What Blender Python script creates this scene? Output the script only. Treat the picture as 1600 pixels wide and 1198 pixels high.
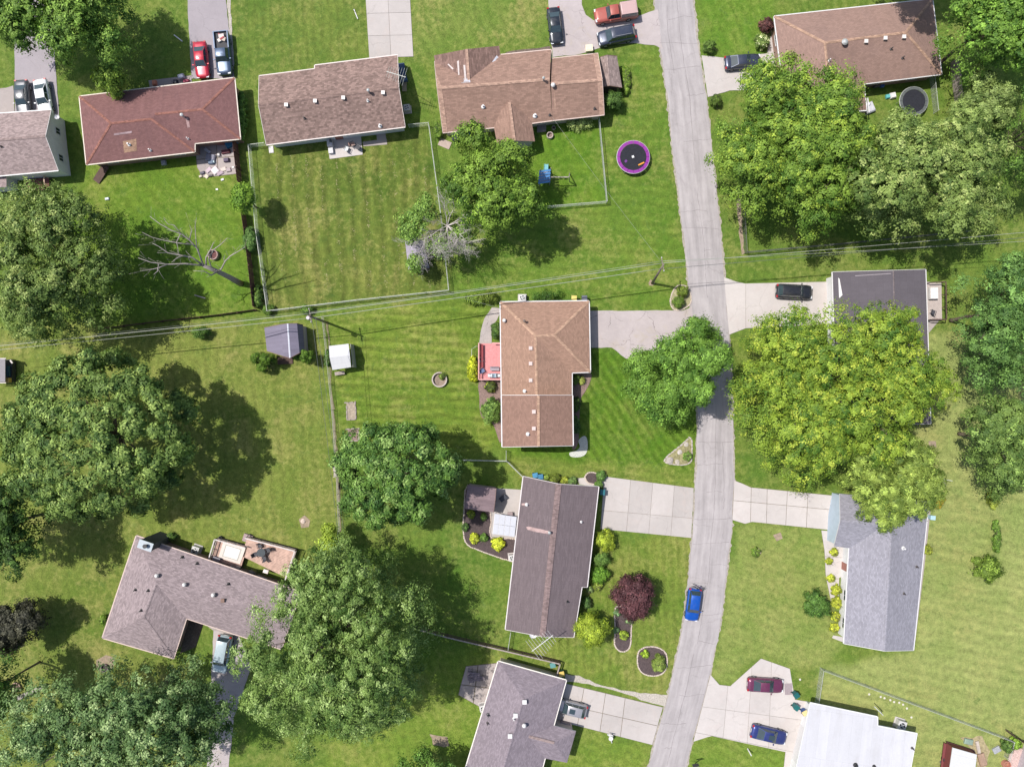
import bpy, bmesh, math, random
import numpy as np
from mathutils import Vector, Matrix
from mathutils.geometry import intersect_ray_tri

for o in list(bpy.data.objects):
    bpy.data.objects.remove(o, do_unlink=True)
scene = bpy.context.scene
COL = scene.collection

# ------------------------------------------------------------ camera, sky, sun, exposure
CAM_H = 92.0          # drone height above the lawns, metres
FPX = 1081.0          # focal length in photo pixels (photo 1600 px wide)
cam_data = bpy.data.cameras.new("camera")
cam_data.sensor_fit = 'HORIZONTAL'
cam_data.sensor_width = 36.0
cam_data.lens = 36.0 * FPX / 1600.0
cam_data.clip_start = 0.5
cam_data.clip_end = 3000.0
cam = bpy.data.objects.new("camera", cam_data)
cam.location = (0, 0, CAM_H)
cam.rotation_euler = (0, 0, 0)
COL.objects.link(cam)
scene.camera = cam

SUN_FROM = Vector((-0.52, 0.21, 1.0)).normalized()     # direction towards the sun
elev = math.asin(SUN_FROM.z)
azim = math.atan2(SUN_FROM.x, SUN_FROM.y)              # clockwise from +Y
world = bpy.data.worlds.new("World")
scene.world = world
world.use_nodes = True
wn = world.node_tree
for n in list(wn.nodes):
    wn.nodes.remove(n)
sky = wn.nodes.new('ShaderNodeTexSky')
sky.sky_type = 'NISHITA'
sky.sun_disc = False
sky.sun_elevation = elev
sky.sun_rotation = azim
sky.air_density = 1.0
sky.dust_density = 2.0
bg = wn.nodes.new('ShaderNodeBackground')
bg.inputs['Strength'].default_value = 0.115
wo = wn.nodes.new('ShaderNodeOutputWorld')
wn.links.new(sky.outputs[0], bg.inputs[0])
wn.links.new(bg.outputs[0], wo.inputs[0])

sun_data = bpy.data.lights.new("sun", 'SUN')
sun_data.energy = 4.1
sun_data.angle = math.radians(0.55)
sun_data.color = (1.0, 0.955, 0.90)
sun = bpy.data.objects.new("sun", sun_data)
sun.rotation_euler = SUN_FROM.to_track_quat('Z', 'Y').to_euler()
sun.location = (-40, 16, 80)
COL.objects.link(sun)

scene.view_settings.view_transform = 'Standard'
scene.view_settings.look = 'None'
scene.view_settings.exposure = 0.36
scene.view_settings.gamma = 1.0
scene.view_settings.use_curve_mapping = False
scene.render.engine = 'CYCLES'

# ------------------------------------------------------------ helpers
def P(px, py, z=0.0):
    """world point seen at photo pixel (px, py) when it stands z metres above the ground"""
    k = (CAM_H - z) / FPX
    return Vector(((px - 800.0) * k, (599.0 - py) * k, z))

def tag(o, label=None, cat=None, group=None, kind=None):
    if label: o['label'] = label
    if cat: o['category'] = cat
    if group: o['group'] = group
    if kind: o['kind'] = kind
    return o

def empty(name, loc, label=None, cat=None, group=None, kind=None):
    o = bpy.data.objects.new(name, None)
    o.empty_display_size = 0.3
    o.location = loc
    COL.objects.link(o)
    return tag(o, label, cat, group, kind)

def worigin(o):
    v = Vector((0, 0, 0))
    while o is not None:
        v += o.location
        o = o.parent
    return v

class MB:
    def __init__(self):
        self.v = []; self.f = []; self.m = []; self.uv = []
    def add(self, verts, faces, m=0):
        b = len(self.v)
        self.v += [Vector(p) for p in verts]
        for f in faces:
            self.f.append([i + b for i in f]); self.m.append(m)
        return self
    def box(self, c, s, rz=0.0, m=0, ry=0.0):
        hx, hy, hz = s[0]/2, s[1]/2, s[2]/2
        R = Matrix.Rotation(rz, 3, 'Z') @ Matrix.Rotation(ry, 3, 'Y')
        c = Vector(c)
        vs = [c + R @ Vector((x*hx, y*hy, z*hz)) for z in (-1, 1) for x, y in ((-1,-1),(1,-1),(1,1),(-1,1))]
        return self.add(vs, [(3,2,1,0),(4,5,6,7),(0,1,5,4),(1,2,6,5),(2,3,7,6),(3,0,4,7)], m)
    def beam(self, p0, p1, w, h, m=0):
        p0 = Vector(p0); p1 = Vector(p1)
        d = (p1 - p0)
        if d.length < 1e-6: return self
        d.normalize()
        up = Vector((0,0,1)) if abs(d.z) < 0.95 else Vector((1,0,0))
        s = d.cross(up).normalized(); u = s.cross(d).normalized()
        vs = []
        for p in (p0, p1):
            for a, b in ((-1,-1),(1,-1),(1,1),(-1,1)):
                vs.append(p + s*(a*w/2) + u*(b*h/2))
        return self.add(vs, [(0,1,2,3),(7,6,5,4),(4,5,1,0),(5,6,2,1),(6,7,3,2),(7,4,0,3)], m)
    def tube(self, pts, radii, n=6, m=0, cap=True):
        pts = [Vector(p) for p in pts]
        b = len(self.v)
        prev = None
        for i, p in enumerate(pts):
            d = (pts[min(i+1, len(pts)-1)] - pts[max(i-1, 0)])
            if d.length < 1e-6: d = Vector((0,0,1))
            d.normalize()
            if prev is None:
                a = Vector((1,0,0)) if abs(d.x) < 0.8 else Vector((0,1,0))
            else:
                a = prev
            s = (a - d * a.dot(d)).normalized(); prev = s
            t = d.cross(s)
            r = radii[i] if hasattr(radii, '__len__') else radii
            for k in range(n):
                an = 2*math.pi*k/n
                self.v.append(p + s*(r*math.cos(an)) + t*(r*math.sin(an)))
        for i in range(len(pts)-1):
            for k in range(n):
                k2 = (k+1) % n
                self.f.append([b+i*n+k, b+i*n+k2, b+(i+1)*n+k2, b+(i+1)*n+k]); self.m.append(m)
        if cap:
            self.f.append([b+k for k in range(n)][::-1]); self.m.append(m)
            e = b + (len(pts)-1)*n
            self.f.append([e+k for k in range(n)]); self.m.append(m)
        return self
    def lathe(self, c, prof, n=16, m=0, cap_top=True, cap_bot=True, sx=1.0, sy=1.0, rz=0.0):
        """prof: list of (radius, z)"""
        c = Vector(c); b = len(self.v)
        cr, sr = math.cos(rz), math.sin(rz)
        for r, z in prof:
            for k in range(n):
                a = 2*math.pi*k/n
                x, y = r*math.cos(a)*sx, r*math.sin(a)*sy
                self.v.append(c + Vector((x*cr - y*sr, x*sr + y*cr, z)))
        for i in range(len(prof)-1):
            for k in range(n):
                k2 = (k+1) % n
                self.f.append([b+i*n+k, b+i*n+k2, b+(i+1)*n+k2, b+(i+1)*n+k]); self.m.append(m)
        if cap_bot:
            self.f.append([b+k for k in range(n)][::-1]); self.m.append(m)
        if cap_top:
            e = b + (len(prof)-1)*n
            self.f.append([e+k for k in range(n)]); self.m.append(m)
        return self
    def prism(self, poly, z0, z1, m=0):
        n = len(poly); b = len(self.v)
        area = sum(poly[i][0]*poly[(i+1)%n][1] - poly[(i+1)%n][0]*poly[i][1] for i in range(n))
        if area < 0: poly = list(poly)[::-1]
        for z in (z0, z1):
            for p in poly: self.v.append(Vector((p[0], p[1], z)))
        self.f.append([b+i for i in range(n)][::-1]); self.m.append(m)
        self.f.append([b+n+i for i in range(n)]); self.m.append(m)
        for i in range(n):
            j = (i+1) % n
            self.f.append([b+i, b+j, b+n+j, b+n+i]); self.m.append(m)
        return self
    def sheet(self, poly, z, m=0):
        n = len(poly); b = len(self.v)
        area = sum(poly[i][0]*poly[(i+1)%n][1] - poly[(i+1)%n][0]*poly[i][1] for i in range(n))
        if area < 0: poly = list(poly)[::-1]
        for p in poly: self.v.append(Vector((p[0], p[1], z)))
        self.f.append([b+i for i in range(n)]); self.m.append(m)
        return self
    def build(self, name, mats, parent=None, smooth=False, origin=None, uvfn=None):
        if not isinstance(mats, (list, tuple)): mats = [mats]
        if parent is not None:
            org = worigin(parent); loc = Vector((0,0,0))
        else:
            if origin is None:
                xs = [p.x for p in self.v]; ys = [p.y for p in self.v]
                origin = Vector(((min(xs)+max(xs))/2, (min(ys)+max(ys))/2, min(p.z for p in self.v)))
            org = Vector(origin); loc = org
        me = bpy.data.meshes.new(name)
        me.from_pydata([tuple(p - org) for p in self.v], [], self.f)
        for mt in mats: me.materials.append(mt)
        me.polygons.foreach_set('material_index', self.m)
        if smooth: me.polygons.foreach_set('use_smooth', [True]*len(self.f))
        if uvfn is not None:
            ul = me.uv_layers.new(name='UVMap')
            for poly in me.polygons:
                for li in poly.loop_indices:
                    ul.data[li].uv = uvfn(self.v[me.loops[li].vertex_index], poly)
        me.update()
        o = bpy.data.objects.new(name, me)
        o.location = loc
        COL.objects.link(o)
        if parent is not None: o.parent = parent
        return o

def link_mesh(name, me, parent, loc, rz=0.0, scale=None):
    """another object on existing mesh data; loc is in world axes"""
    o = bpy.data.objects.new(name, me)
    COL.objects.link(o)
    if parent is not None:
        o.parent = parent; o.location = Vector(loc) - worigin(parent)
    else:
        o.location = loc
    o.rotation_euler = (0, 0, rz)
    if scale: o.scale = scale
    return o

def copy_tree(o, parent=None):
    c = o.copy(); COL.objects.link(c); c.parent = parent
    for ch in [x for x in ALLCH.get(o.name, [])]:
        copy_tree(ch, c)
    return c

def children_map():
    d = {}
    for x in bpy.data.objects:
        if x.parent: d.setdefault(x.parent.name, []).append(x)
    return d
ALLCH = {}

# ------------------------------------------------------------ materials
MATS = {}
def new_mat(name):
    m = bpy.data.materials.new(name); m.use_nodes = True
    nt = m.node_tree
    for n in list(nt.nodes): nt.nodes.remove(n)
    out = nt.nodes.new('ShaderNodeOutputMaterial')
    b = nt.nodes.new('ShaderNodeBsdfPrincipled')
    nt.links.new(b.outputs[0], out.inputs[0])
    return m, nt, b, out

def node(nt, typ, **kw):
    n = nt.nodes.new(typ)
    for k, v in kw.items():
        setattr(n, k, v)
    return n

def math_n(nt, op, a, b=None, clamp=False):
    n = nt.nodes.new('ShaderNodeMath'); n.operation = op; n.use_clamp = clamp
    for i, x in enumerate((a, b)):
        if x is None: continue
        if isinstance(x, (int, float)): n.inputs[i].default_value = x
        else: nt.links.new(x, n.inputs[i])
    return n.outputs[0]

def mix_c(nt, fac, a, b, typ='MIX'):
    n = nt.nodes.new('ShaderNodeMix'); n.data_type = 'RGBA'; n.blend_type = typ
    n.clamp_factor = True
    for idx, x in ((0, fac), (6, a), (7, b)):
        if isinstance(x, (int, float)): n.inputs[idx].default_value = x
        elif isinstance(x, tuple): n.inputs[idx].default_value = (x[0], x[1], x[2], 1)
        else: nt.links.new(x, n.inputs[idx])
    return n.outputs[2]

def noise(nt, vec, scale, detail=3.0, rough=0.55, dist=0.0):
    n = nt.nodes.new('ShaderNodeTexNoise')
    n.inputs['Scale'].default_value = scale
    n.inputs['Detail'].default_value = detail
    n.inputs['Roughness'].default_value = rough
    n.inputs['Distortion'].default_value = dist
    if vec is not None: nt.links.new(vec, n.inputs['Vector'])
    return n.outputs['Fac']

def ramp(nt, fac, lo, hi, clamp=True):
    n = nt.nodes.new('ShaderNodeMapRange')
    n.inputs['From Min'].default_value = lo; n.inputs['From Max'].default_value = hi
    n.clamp = clamp
    nt.links.new(fac, n.inputs['Value'])
    return n.outputs[0]

def scale_c(nt, col, val):
    """col * val (val is a socket)"""
    v = nt.nodes.new('ShaderNodeVectorMath'); v.operation = 'SCALE'
    if isinstance(col, tuple): v.inputs[0].default_value = col[:3]
    else: nt.links.new(col, v.inputs[0])
    if isinstance(val, (int, float)): v.inputs['Scale'].default_value = val
    else: nt.links.new(val, v.inputs['Scale'])
    return v.outputs[0]

def set_in(nt, b, name, v):
    if isinstance(v, tuple): b.inputs[name].default_value = (v[0], v[1], v[2], 1)
    elif isinstance(v, (int, float)): b.inputs[name].default_value = v
    else: nt.links.new(v, b.inputs[name])

def bump(nt, b, h, strength=0.3, dist=0.02):
    n = nt.nodes.new('ShaderNodeBump')
    n.inputs['Strength'].default_value = strength; n.inputs['Distance'].default_value = dist
    nt.links.new(h, n.inputs['Height']); nt.links.new(n.outputs[0], b.inputs['Normal'])

def plain(name, col, rough=0.6, metal=0.0, var=0.12, scale=4.0, spec=0.5, grime=None):
    """paint, wood, plastic: a colour with mild uneven wear"""
    if name in MATS: return MATS[name]
    m, nt, b, out = new_mat(name)
    tc = node(nt, 'ShaderNodeTexCoord')
    f = noise(nt, tc.outputs['Object'], scale, 4)
    v = ramp(nt, f, 0.25, 0.75)
    val = math_n(nt, 'MULTIPLY_ADD', v, 2*var); nt.nodes[-1].inputs[2].default_value = 1-var
    c = scale_c(nt, col, val)
    if grime:
        g = ramp(nt, noise(nt, tc.outputs['Object'], scale*0.35, 5), 0.5, 0.7)
        c = mix_c(nt, math_n(nt, 'MULTIPLY', g, 0.6), c, grime)
    set_in(nt, b, 'Base Color', c)
    b.inputs['Roughness'].default_value = rough
    b.inputs['Metallic'].default_value = metal
    b.inputs['Specular IOR Level'].default_value = spec
    MATS[name] = m
    return m

def roof_mat(name, col, mott=0.18, tab=(0.34, 0.16), streak=0.12, dark=None, brickvar=0.25):
    if name in MATS: return MATS[name]
    m, nt, b, out = new_mat(name)
    uv = node(nt, 'ShaderNodeUVMap'); uv.uv_map = 'UVMap'
    br = node(nt, 'ShaderNodeTexBrick')
    br.offset = 0.5
    br.inputs['Scale'].default_value = 1.0
    br.inputs['Brick Width'].default_value = tab[0]; br.inputs['Row Height'].default_value = tab[1]
    br.inputs['Mortar Size'].default_value = 0.008
    br.inputs['Color1'].default_value = (1-brickvar, 1-brickvar, 1-brickvar, 1)
    br.inputs['Color2'].default_value = (1+brickvar, 1+brickvar, 1+brickvar, 1)
    br.inputs['Mortar'].default_value = (0.7, 0.7, 0.7, 1)
    nt.links.new(uv.outputs[0], br.inputs['Vector'])
    geo = node(nt, 'ShaderNodeNewGeometry')
    n1 = noise(nt, geo.outputs['Position'], 0.5, 4, 0.65)
    n2 = noise(nt, geo.outputs['Position'], 5.0, 3, 0.7)
    mp = node(nt, 'ShaderNodeMapping'); mp.inputs['Scale'].default_value = (1.6, 0.14, 1)
    nt.links.new(uv.outputs[0], mp.inputs['Vector'])
    st = noise(nt, mp.outputs[0], 1.0, 4, 0.6)
    val = math_n(nt, 'ADD', math_n(nt, 'MULTIPLY', math_n(nt, 'SUBTRACT', n1, 0.5), mott*1.6),
                 math_n(nt, 'MULTIPLY', math_n(nt, 'SUBTRACT', n2, 0.5), mott*2.0))
    val = math_n(nt, 'ADD', val, math_n(nt, 'MULTIPLY', math_n(nt, 'SUBTRACT', st, 0.5), streak*2))
    val = math_n(nt, 'ADD', val, 1.0)
    c = mix_c(nt, 1.0, col, br.outputs['Color'], 'MULTIPLY')
    c = scale_c(nt, c, val)
    if dark:
        mp2 = node(nt, 'ShaderNodeMapping'); mp2.inputs['Scale'].default_value = (0.45, 0.16, 1)
        nt.links.new(uv.outputs[0], mp2.inputs['Vector'])
        dk = ramp(nt, noise(nt, mp2.outputs[0], 1.0, 5, 0.65), 0.52, 0.72)
        c = mix_c(nt, math_n(nt, 'MULTIPLY', dk, 0.45), c, dark)
    set_in(nt, b, 'Base Color', c)
    b.inputs['Roughness'].default_value = 0.9
    b.inputs['Specular IOR Level'].default_value = 0.25
    bump(nt, b, math_n(nt, 'ADD', n2, br.outputs['Fac']), 0.25, 0.01)
    MATS[name] = m
    return m

def pave_mat(name, col, stain=0.2, crack=0.0, crack_scale=0.35, grain=0.3, rnd=0.0, patch=0.0, stain_col=None):
    """concrete or asphalt seen from above"""
    if name in MATS: return MATS[name]
    m, nt, b, out = new_mat(name)
    geo = node(nt, 'ShaderNodeNewGeometry'); pos = geo.outputs['Position']
    n1 = noise(nt, pos, 0.22, 5, 0.65, 0.5)
    n2 = noise(nt, pos, 1.4, 5, 0.7)
    n3 = noise(nt, pos, 9.0, 3, 0.75)
    val = math_n(nt, 'ADD', math_n(nt, 'MULTIPLY', math_n(nt, 'SUBTRACT', n1, 0.5), stain*2.2),
                 math_n(nt, 'MULTIPLY', math_n(nt, 'SUBTRACT', n2, 0.5), stain*1.2))
    val = math_n(nt, 'ADD', val, math_n(nt, 'MULTIPLY', math_n(nt, 'SUBTRACT', n3, 0.5), grain))
    val = math_n(nt, 'ADD', val, 1.0)
    if rnd:
        oi = node(nt, 'ShaderNodeObjectInfo')
        val = math_n(nt, 'ADD', val, math_n(nt, 'MULTIPLY', math_n(nt, 'SUBTRACT', oi.outputs['Random'], 0.5), rnd))
    c = scale_c(nt, col, val)
    if stain_col:
        sfac = ramp(nt, noise(nt, pos, 0.5, 5, 0.7, 1.0), 0.54, 0.75)
        c = mix_c(nt, math_n(nt, 'MULTIPLY', sfac, 0.7), c, stain_col)
        oil = ramp(nt, noise(nt, pos, 1.1, 3, 0.6, 0.5), 0.70, 0.80)
        c = mix_c(nt, math_n(nt, 'MULTIPLY', oil, 0.5), c, (stain_col[0]*0.5, stain_col[1]*0.5, stain_col[2]*0.5))
    h = n3
    if crack > 0:
        nz = node(nt, 'ShaderNodeTexNoise'); nz.inputs['Scale'].default_value = 0.9; nz.inputs['Detail'].default_value = 4
        nt.links.new(pos, nz.inputs['Vector'])
        va = node(nt, 'ShaderNodeVectorMath'); va.operation = 'MULTIPLY_ADD'
        nt.links.new(nz.outputs['Color'], va.inputs[0]); va.inputs[1].default_value = (1.6, 1.6, 0)
        nt.links.new(pos, va.inputs[2])
        vo = node(nt, 'ShaderNodeTexVoronoi'); vo.feature = 'DISTANCE_TO_EDGE'; vo.voronoi_dimensions = '2D'
        vo.inputs['Scale'].default_value = crack_scale
        nt.links.new(va.outputs[0], vo.inputs['Vector'])
        cf = ramp(nt, vo.outputs['Distance'], 0.013, 0.004)
        gate = ramp(nt, noise(nt, pos, 0.35, 2), 0.42, 0.56)
        cf = math_n(nt, 'MULTIPLY', math_n(nt, 'MULTIPLY', cf, gate), crack)
        c = mix_c(nt, cf, c, (col[0]*0.28, col[1]*0.27, col[2]*0.26))
    set_in(nt, b, 'Base Color', c)
    b.inputs['Roughness'].default_value = 0.9
    b.inputs['Specular IOR Level'].default_value = 0.3
    bump(nt, b, h, 0.2, 0.01)
    MATS[name] = m
    return m

def leaf_mat(name, trans=0.13, gloss=0.25):
    if name in MATS: return MATS[name]
    m, nt, b, out = new_mat(name)
    at = node(nt, 'ShaderNodeAttribute'); at.attribute_name = 'leaf'
    nt.links.new(at.outputs['Color'], b.inputs['Base Color'])
    b.inputs['Roughness'].default_value = 0.6
    b.inputs['Specular IOR Level'].default_value = gloss
    tr = node(nt, 'ShaderNodeBsdfTranslucent')
    tc = mix_c(nt, 1.0, at.outputs['Color'], (1.25, 1.35, 0.55), 'MULTIPLY')
    nt.links.new(tc, tr.inputs['Color'])
    mx = node(nt, 'ShaderNodeMixShader'); mx.inputs[0].default_value = trans
    nt.links.new(b.outputs[0], mx.inputs[1]); nt.links.new(tr.outputs[0], mx.inputs[2])
    nt.links.new(mx.outputs[0], out.inputs[0])
    MATS[name] = m
    return m

def glass_mat(name, col=(0.03, 0.045, 0.055), rough=0.06):
    if name in MATS: return MATS[name]
    m, nt, b, out = new_mat(name)
    tc = node(nt, 'ShaderNodeTexCoord')
    f = noise(nt, tc.outputs['Object'], 2.0, 2)
    c = scale_c(nt, col, math_n(nt, 'ADD', math_n(nt, 'MULTIPLY', f, 0.6), 0.7))
    set_in(nt, b, 'Base Color', c)
    b.inputs['Roughness'].default_value = rough
    b.inputs['Specular IOR Level'].default_value = 0.8
    MATS[name] = m
    return m

def paint_mat(name, col, metal=0.25, rough=0.28):
    if name in MATS: return MATS[name]
    m, nt, b, out = new_mat(name)
    tc = node(nt, 'ShaderNodeTexCoord')
    f = noise(nt, tc.outputs['Object'], 1.5, 5, 0.7)
    c = mix_c(nt, math_n(nt, 'MULTIPLY', ramp(nt, f, 0.45, 0.8), 0.18), col, (0.25, 0.22, 0.19))
    set_in(nt, b, 'Base Color', c)
    b.inputs['Metallic'].default_value = metal
    nt.links.new(ramp(nt, f, 0.0, 1.0), b.inputs['Roughness'])
    nt.nodes[-1].inputs['To Min'].default_value = rough - 0.06
    nt.nodes[-1].inputs['To Max'].default_value = rough + 0.16
    b.inputs['Coat Weight'].default_value = 0.5
    b.inputs['Coat Roughness'].default_value = 0.12
    MATS[name] = m
    return m

WHITE = plain('white_trim', (0.60, 0.59, 0.585), 0.5, var=0.06)
CREAM = plain('cream_paint', (0.62, 0.55, 0.42), 0.6)
BARK = plain('bark', (0.13, 0.10, 0.075), 0.95, var=0.35, scale=6)
DEADWOOD = plain('weathered_dead_wood', (0.31, 0.275, 0.25), 0.9, var=0.3, scale=5)
DARKWOOD = plain('dark_stained_wood', (0.085, 0.05, 0.04), 0.85, var=0.3, scale=3)
REDWOOD = plain('red_brown_fence_wood', (0.13, 0.055, 0.042), 0.85, var=0.3, scale=3)
GREYWOOD = plain('grey_weathered_wood', (0.30, 0.255, 0.23), 0.9, var=0.28, scale=3)
TANWOOD = plain('tan_wood', (0.46, 0.33, 0.25), 0.85, var=0.25, scale=3)
GALV = plain('galvanised_steel', (0.50, 0.51, 0.50), 0.45, metal=0.5, var=0.12)
BLACK = plain('black_plastic', (0.02, 0.02, 0.022), 0.5)
DARKMETAL = plain('dark_metal', (0.06, 0.06, 0.065), 0.5, metal=0.4)
RUBBER = plain('rubber', (0.025, 0.025, 0.025), 0.8)
GLASS = glass_mat('window_glass')
MULCH = plain('dark_mulch', (0.075, 0.055, 0.055), 1.0, var=0.5, scale=9)
MULCH2 = plain('red_brown_mulch', (0.21, 0.145, 0.125), 1.0, var=0.4, scale=8)
DIRT = plain('bare_dirt', (0.27, 0.21, 0.15), 1.0, var=0.35, scale=2.5)
STONE = plain('edging_stone', (0.42, 0.37, 0.34), 0.9, var=0.25, scale=7)
LEAF = leaf_mat('leaves')
# ------------------------------------------------------------ ground, lawns
RNG = random.Random(7)


def ground_grass():
    m, nt, b, out = new_mat('mown_grass')
    geo = node(nt, 'ShaderNodeNewGeometry'); pos = geo.outputs['Position']
    def attr(n):
        a = node(nt, 'ShaderNodeAttribute'); a.attribute_name = n; return a
    ca, cb, gp, gd = attr('tone_a').outputs['Color'], attr('tone_b').outputs['Color'], attr('mow').outputs['Vector'], attr('dry').outputs['Fac']
    big = noise(nt, pos, 0.055, 3, 0.6)
    mid = noise(nt, pos, 0.32, 4, 0.65, 0.4)
    sml = noise(nt, pos, 1.5, 5, 0.7, 0.3)
    fine = noise(nt, pos, 6.5, 3, 0.7)
    f = math_n(nt, 'ADD', math_n(nt, 'MULTIPLY', big, 0.45), math_n(nt, 'MULTIPLY', mid, 0.65))
    c = mix_c(nt, ramp(nt, f, 0.38, 0.72), ca, cb)
    # clover and lusher, bluer clumps
    cl = ramp(nt, noise(nt, pos, 0.8, 4, 0.7, 0.8), 0.56, 0.70)
    c = mix_c(nt, math_n(nt, 'MULTIPLY', cl, 0.45), c, (0.070, 0.135, 0.030))
    # thin dry patches
    d = math_n(nt, 'ADD', math_n(nt, 'MULTIPLY', noise(nt, pos, 0.16, 4, 0.7, 0.6), 0.6), math_n(nt, 'MULTIPLY', sml, 0.5))
    c = mix_c(nt, math_n(nt, 'MULTIPLY', ramp(nt, d, 0.54, 0.70), gd), c, (0.27, 0.235, 0.085))
    # mowing stripes: phase along the mower's cross direction, carried by the lawn
    sp = node(nt, 'ShaderNodeSeparateXYZ'); nt.links.new(gp, sp.inputs[0])
    px = node(nt, 'ShaderNodeSeparateXYZ'); nt.links.new(pos, px.inputs[0])
    xw = math_n(nt, 'ADD', math_n(nt, 'MULTIPLY', px.outputs[0], sp.outputs[0]), math_n(nt, 'MULTIPLY', px.outputs[1], sp.outputs[1]))
    yw = math_n(nt, 'SUBTRACT', math_n(nt, 'MULTIPLY', px.outputs[1], sp.outputs[0]), math_n(nt, 'MULTIPLY', px.outputs[0], sp.outputs[1]))
    xw2 = math_n(nt, 'ADD', xw, math_n(nt, 'MULTIPLY', noise(nt, pos, 0.14, 2), 1.3))
    ph = math_n(nt, 'SINE', math_n(nt, 'MULTIPLY', xw2, 2*math.pi))
    ph = math_n(nt, 'MULTIPLY', ph, ramp(nt, mid, 0.25, 0.6))
    cv = node(nt, 'ShaderNodeCombineXYZ')
    nt.links.new(math_n(nt, 'MULTIPLY', xw2, 3.5), cv.inputs[0]); nt.links.new(math_n(nt, 'MULTIPLY', yw, 0.35), cv.inputs[1])
    streak = noise(nt, cv.outputs[0], 1.0, 4, 0.7)
    val = math_n(nt, 'MULTIPLY', ph, sp.outputs[2])
    val = math_n(nt, 'ADD', val, math_n(nt, 'MULTIPLY', math_n(nt, 'SUBTRACT', sml, 0.5), 1.3))
    val = math_n(nt, 'ADD', val, math_n(nt, 'MULTIPLY', math_n(nt, 'SUBTRACT', fine, 0.5), 1.3))
    val = math_n(nt, 'ADD', val, math_n(nt, 'MULTIPLY', math_n(nt, 'MULTIPLY', math_n(nt, 'SUBTRACT', streak, 0.5), 4.0), sp.outputs[2]))
    val = math_n(nt, 'ADD', val, 1.0)
    c = scale_c(nt, c, val)
    set_in(nt, b, 'Base Color', c)
    b.inputs['Roughness'].default_value = 0.85
    b.inputs['Specular IOR Level'].default_value = 0.15
    bump(nt, b, math_n(nt, 'ADD', fine, sml), 0.6, 0.14)
    return m

d2r = math.radians
# photo polygon, greener tone, yellower tone, stripe angle, stripe width, stripe strength, dryness
LAWNS = [
 ([(402,232),(668,200),(701,456),(422,488)], (0.082,0.108,0.028),(0.150,0.148,0.052), 4, 1.8, 0.13, 0.55),
 ([(508,492),(705,462),(783,478),(783,700),(700,716),(530,700)], (0.098,0.140,0.026),(0.165,0.182,0.048), 88, 1.25, 0.13, 0.40),
 ([(-90,505),(505,500),(530,830),(545,930),(330,900),(215,840),(-90,900)], (0.125,0.145,0.042),(0.200,0.192,0.075), 4, 1.5, 0.06, 0.50),
 ([(922,545),(955,543),(1084,560),(1088,750),(945,735),(790,720),(794,700)], (0.062,0.122,0.015),(0.112,0.158,0.028), 32, 1.1, 0.13, 0.25),
 ([(790,715),(1088,735),(1086,762),(945,748),(790,748)], (0.115,0.150,0.036),(0.185,0.190,0.064), 80, 1.2, 0.07, 0.6),
 ([(1432,520),(1700,520),(1700,1290),(1270,1290),(1277,1045),(1428,1018)], (0.225,0.220,0.115),(0.300,0.275,0.160), 78, 1.4, 0.06, 0.40),
 ([(938,829),(1080,841),(1078,900),(1050,1056),(1038,1102),(880,1050),(800,1000),(905,985)], (0.115,0.148,0.036),(0.190,0.192,0.064), 3, 1.1, 0.09, 0.45),
 ([(1147,822),(1175,817),(1285,826),(1312,900),(1318,1004),(1277,1045),(1230,1040),(1188,1026),(1140,1070),(1125,1070),(1110,1050),(1138,900)], (0.170,0.190,0.072),(0.245,0.234,0.115), 72, 1.2, 0.05, 0.35),
 ([(700,330),(827,328),(948,318),(935,190),(1000,60),(1036,78),(1056,300),(1078,476),(1056,484),(922,484),(922,468),(786,470),(705,456)], (0.088,0.142,0.028),(0.152,0.180,0.048), 86, 1.3, 0.06, 0.45),
 ([(780,200),(935,190),(948,318),(827,328)], (0.080,0.145,0.020),(0.135,0.182,0.034), 20, 1.3, 0.05, 0.35),
 ([(128,256),(370,225),(398,485),(165,512),(100,400)], (0.086,0.142,0.022),(0.140,0.178,0.036), 40, 1.6, 0.05, 0.32),
 ([(366,-90),(566,-90),(577,92),(405,118),(368,122)], (0.088,0.128,0.034),(0.150,0.164,0.054), 4, 1.1, 0.06, 0.40),
 ([(640,-90),(856,-90),(862,78),(782,74),(680,88),(648,90)], (0.115,0.152,0.042),(0.180,0.190,0.074), 20, 1.4, 0.05, 0.65),
 ([(1086,-90),(1212,-90),(1208,52),(1198,82),(1134,89),(1098,86)], (0.090,0.155,0.026),(0.145,0.185,0.044), 20, 1.2, 0.06, 0.3),
 ([(680,1010),(870,1035),(778,1035),(735,1170),(725,1290),(480,1290),(520,1150)], (0.125,0.165,0.036),(0.185,0.200,0.060), 14, 1.4, 0.05, 0.40),
 ([(-90,840),(215,840),(160,996),(330,1040),(300,1290),(-90,1290)], (0.120,0.145,0.040),(0.185,0.180,0.070), 10, 1.4, 0.04, 0.55),
 ([(885,1135),(1019,1163),(1000,1290),(860,1290)], (0.125,0.165,0.036),(0.185,0.200,0.060), 60, 1.2, 0.05, 0.35),
 ([(1083,1158),(1112,1151),(1227,1176),(1221,1290),(1060,1290)], (0.115,0.165,0.034),(0.170,0.198,0.056), 60, 1.2, 0.05, 0.25),
]
step = 0.5
xs_ = np.concatenate([[-900,-400,-160,-100], np.arange(-74, 74.01, step), [100,160,400,900]])
ys_ = np.concatenate([[-900,-400,-140,-80], np.arange(-58, 58.01, step), [80,140,400,900]])
GX, GY = np.meshgrid(xs_, ys_)
nx_, ny_ = len(xs_), len(ys_)
rs_ = np.random.RandomState(3)
def smooth_noise(n):
    a = rs_.randn(ny_, nx_)
    for _ in range(n):
        a = (a + np.roll(a,1,0) + np.roll(a,-1,0) + np.roll(a,1,1) + np.roll(a,-1,1))/5
    return a/a.std()
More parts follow.
